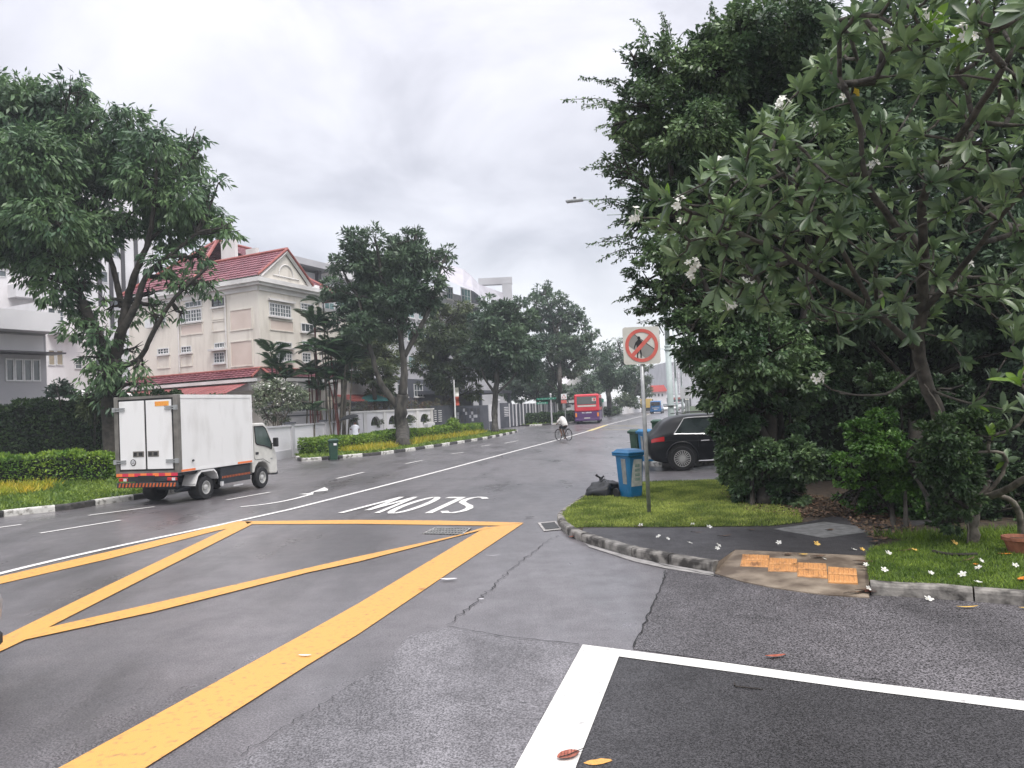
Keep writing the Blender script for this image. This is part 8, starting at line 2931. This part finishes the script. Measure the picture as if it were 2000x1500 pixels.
# stick
a, b_ = G(1436, 1340, 0.014), G(1490, 1346, 0.012)
tw = thing("twig", "short dark twig lying on the new asphalt inside the white line", "twig", a)
MB().tube([a, a.lerp(b_, 0.5), b_], [0.006, 0.005, 0.004], 5).tube([a + Vector((0, 0.01, 0)), a + Vector((0.004, 0.035, 0.01))], 0.007, 5).build("stick", M_TWIG, tw)
# pale litter beside the yellow line
for (x, y, L, W, ang, m_, lab) in ((860, 1133, 0.21, 0.075, -4, M_GREYL, "pale curled leaf at the edge of the wide yellow line"), (948, 1086, 0.22, 0.012, 0, M_GREYL, "thin pale strip of litter right of the wide yellow line"),
                                   (816, 1151, 0.09, 0.03, 10, M_DEAD_R, "small red leaf on the wide yellow line"), (583, 1281, 0.12, 0.03, -8, M_GREYL, "small greyish leaf on the wide yellow line near the bottom"),
                                   (1495, 1284, 0.17, 0.05, 5, M_DEAD_R, "flattened brown leaf on the coarse asphalt"), (1112, 1050, 0.17, 0.09, 20, M_DEAD_R, "crumpled pinkish leaf in the gutter at the kerb corner"),
                                   (935, 1171, 0.06, 0.03, 0, M_GREYL, "tiny pale scrap on the road crack"), (1025, 1011, 0.18, 0.05, 0, M_CRACK, "dark scrap in the wet lane before the lawn"),
                                   (1868, 1187, 0.20, 0.03, -4, M_DEAD_Y, "long yellow leaf on the road below the right kerb"), (1990, 1189, 0.2, 0.03, 0, M_DEAD_Y, "yellow brown leaf at the right edge below the kerb")):
    fallen_leaf(G(x, y, 0.016 if y < 1150 or x > 1200 else 0.016), L, W, math.radians(ang), m_, lab, stem=0)

FL_SURF = [
    # x, y, kind, z, phrase
    (1346, 1060, 'f', .117, "on the footpath above the kerb end"), (1401, 1071, 'f', .117, "at the corner of the concrete ramp"), (1403, 1065, 'f', .117, "touching another at the ramp corner"),
    (1286, 1048, 'f', .117, "on the footpath left of its middle"), (1304, 1052, 'f', .117, "on the footpath near the kerb"), (1353, 1025, 'f', .117, "at the lower edge of the corner lawn"), (1385, 1029, 'f', .117, "at the lawn edge above the footpath"),
    (1595, 1062, 'y', .117, "on the footpath below the cover slab"), (1521, 1060, 'f', .117, "on the footpath above the ramp"), (1667, 1073, 'f', .117, "on the footpath beside the right lawn"), (1684, 1073, 'y', .117, "at the edge of the right lawn"),
    (1735, 1080, 'f', .15, "on the left part of the right lawn"), (1864, 1060, 'y', .15, "on the lawn left of the pale trunk"), (1916, 1095, 'f', .15, "on the lawn below the pale trunk"), (1727, 1113, 'f', .15, "in the grass near the ramp edge"),
    (1691, 1103, 'f', .13, "where the ramp meets the grass"), (1818, 1119, 'f', .15, "in the grass near the kerb, singly"), (1880, 1122, 'f', .15, "in the middle of the right lawn"), (1911, 1109, 'f', .15, "beside a yellow leaf in the grass"),
    (1697, 1149, 'f', .06, "by the end of the right kerb"), (1609, 1091, 'f', .09, "on the concrete above the tiles"), (1814, 1170, 'f', .012, "on the road below the right kerb"), (1983, 1104, 'f', .15, "in the grass at the right edge"), (1909, 1137, 'f', .15, "in the grass close to the kerb"),
    (1785, 1074, 'y', .14, "in shaded grass under the shrub"), (1251, 1026, 'f', .125, "on the lawn edge near the sign pole"), (1295, 1078, 'f', .01, "in the gutter")]
for (x, y, k, z, ph) in FL_SURF:
    p = G(x, y, z + 0.012)
    if 1396 < x < 1690 and y > 1086:
        p = on_apron(x, y, 0.012 * (1 if APN.z > 0 else -1))
    r = thing("fallen_flower", ("white" if k == 'f' else "yellowing") + " frangipani flower fallen " + ph, "flower", p, 0, "fallen frangipani flowers")
    fb = MB()
    flower_parts(fb, Vector(p), Vector((random.uniform(-0.6, 0.6), random.uniform(-0.9, 0.1), 1)), random.uniform(0.03, 0.043))
    fb.build("petals", [M_FLOWER if k == 'f' else M_DEAD_Y, M_FLOWER_C], r)
# dead leaves on footpath, ramp and lawn
DL = [(1352, 1040, .16, .03, 'b', "on the footpath near the lawn edge"), (1405, 1048, .2, .04, 'b', "long one on the middle of the footpath"), (1615, 1036, .12, .07, 'b', "on the cover slab"), (1532, 1085, .12, .07, 'b', "just above the ochre tiles"),
      (1560, 1084, .11, .06, 'y', "yellow, above the second ochre tile"), (1588, 1088, .17, .08, 'b', "curled, above the third ochre tile"), (1672, 1097, .2, .1, 'b', "at the lawn edge right of the tiles"), (1462, 1036, .1, .05, 'b', "on the footpath below the lawn"),
      (1550, 1103, .13, .03, 'b', "lying across the second tile"), (1680, 1110, .2, .05, 'b', "dark, between tiles and grass"), (1658, 1160, .3, .05, 'b', "in the pile at the kerb end"), (1690, 1158, .16, .09, 'r', "reddish, in the pile at the kerb end"),
      (1676, 1154, .15, .08, 'b', "topmost of the pile at the kerb end"), (1755, 1078, .25, .04, 'b', "thin curved one on the lawn by the shrub"), (1880, 1098, .3, .04, 'b', "arched one in the middle of the right lawn"), (1990, 1135, .2, .08, 'o', "orange, at the right edge of the lawn"),
      (1950, 1083, .15, .05, 'o', "orange, beside the flower pot"), (1902, 1104, .07, .05, 'o', "orange yellow, touching a white flower"), (1240, 1028, .14, .06, 'b', "below the sign pole"), (1700, 1060, .15, .06, 'b', "in the litter by the footpath end"), (1720, 1055, .18, .07, 'b', "in the litter under the green bush")]
for (x, y, L, W, k, ph) in DL:
    z = 0.135 if (x > 1690 and y < 1150) or (y < 1030) else 0.12
    p = G(x, y, z)
    if 1396 < x < 1690 and y > 1078:
        p = on_apron(x, y, 0.016 * (1 if APN.z > 0 else -1))
    elif y >= 1150:
        p = G(x, y, 0.03)
    fallen_leaf(Vector(p), L, W, random.uniform(-0.7, 0.7), {'b': M_DEAD_B, 'y': M_DEAD_Y, 'r': M_DEAD_R, 'o': mat("dead_leaf_orange", (0.70, 0.24, 0.03), rough=0.5)}[k], {'b': 'brown', 'y': 'yellow', 'r': 'red', 'o': 'orange'}[k] + " dead leaf, " + ph.replace('yellow, ', '').replace('reddish, ', '').replace('orange, ', ''), "dead leaves by the ramp", stem=0.2)
# curved fallen branch on the lawn
a = [G(x, y, 0.15) for x, y in ((1822, 1076), (1850, 1082), (1880, 1083), (1908, 1082))]
fbh = thing("fallen_branch", "dark curved frangipani branch lying on the right lawn", "branch", a[0])
MB().tube(smooth(a, 4), 0.018, 7).build("branch", M_BARK_D, fbh)
# litter of leaves under the trees: uncountable
lp_ = [G(1400, 960, 0.11), G(1470, 955, 0.11), G(1640, 975, 0.11), G(1760, 1000, 0.11), G(1790, 1040, 0.11), G(1710, 1058, 0.11), G(1690, 1040, 0.11), G(1640, 1010, 0.11), G(1560, 1012, 0.11), G(1460, 1000, 0.11)]
P = scatter_poly(lp_, 5200)
pos = np.column_stack([P, np.full(len(P), 0.118) + RNG.random(len(P)) * 0.02])
V = leaf_quads(pos, np.column_stack([RNG.normal(size=(len(P), 2)), RNG.normal(size=len(P)) * 0.25]), np.array([0, 0, 1.0]) + rand_unit(len(P)) * 0.5, 0.07, 0.035)
tag(npmesh("leaf_litter", V, 4, mat("leaf_litter_brown", (0.05, 0.03, 0.018), (0.20, 0.13, 0.075), 8, 0.8, island=0.5)), kind='stuff')
# scattered small bits over the corner lawn, uncountable
P = scatter_poly(grass1, 70)
pos = np.column_stack([P, np.full(len(P), 0.15)])
V = leaf_quads(pos, np.column_stack([RNG.normal(size=(len(P), 2)), RNG.normal(size=len(P)) * 0.2]), np.array([0, 0, 1.0]) + rand_unit(len(P)) * 0.4, 0.05, 0.03)
tag(npmesh("leaf_litter", V, 4, M_DEAD_B), kind='stuff')

# ================================================================== AIR
hz_m = bpy.data.materials.new("haze_air")
hz_m.use_nodes = True
hn, hl = hz_m.node_tree.nodes, hz_m.node_tree.links
hn.clear()
ho = hn.new("ShaderNodeOutputMaterial")
hv = hn.new("ShaderNodeVolumePrincipled")
hv.inputs["Color"].default_value = (0.86, 0.93, 1.0, 1)
hv.inputs["Density"].default_value = 0.0009
hl.new(hv.outputs[0], ho.inputs["Volume"])
hb = MB().box(-430, 430, -65, 650, -1.05, 34)
tag(hb.build("haze", hz_m), kind='stuff')
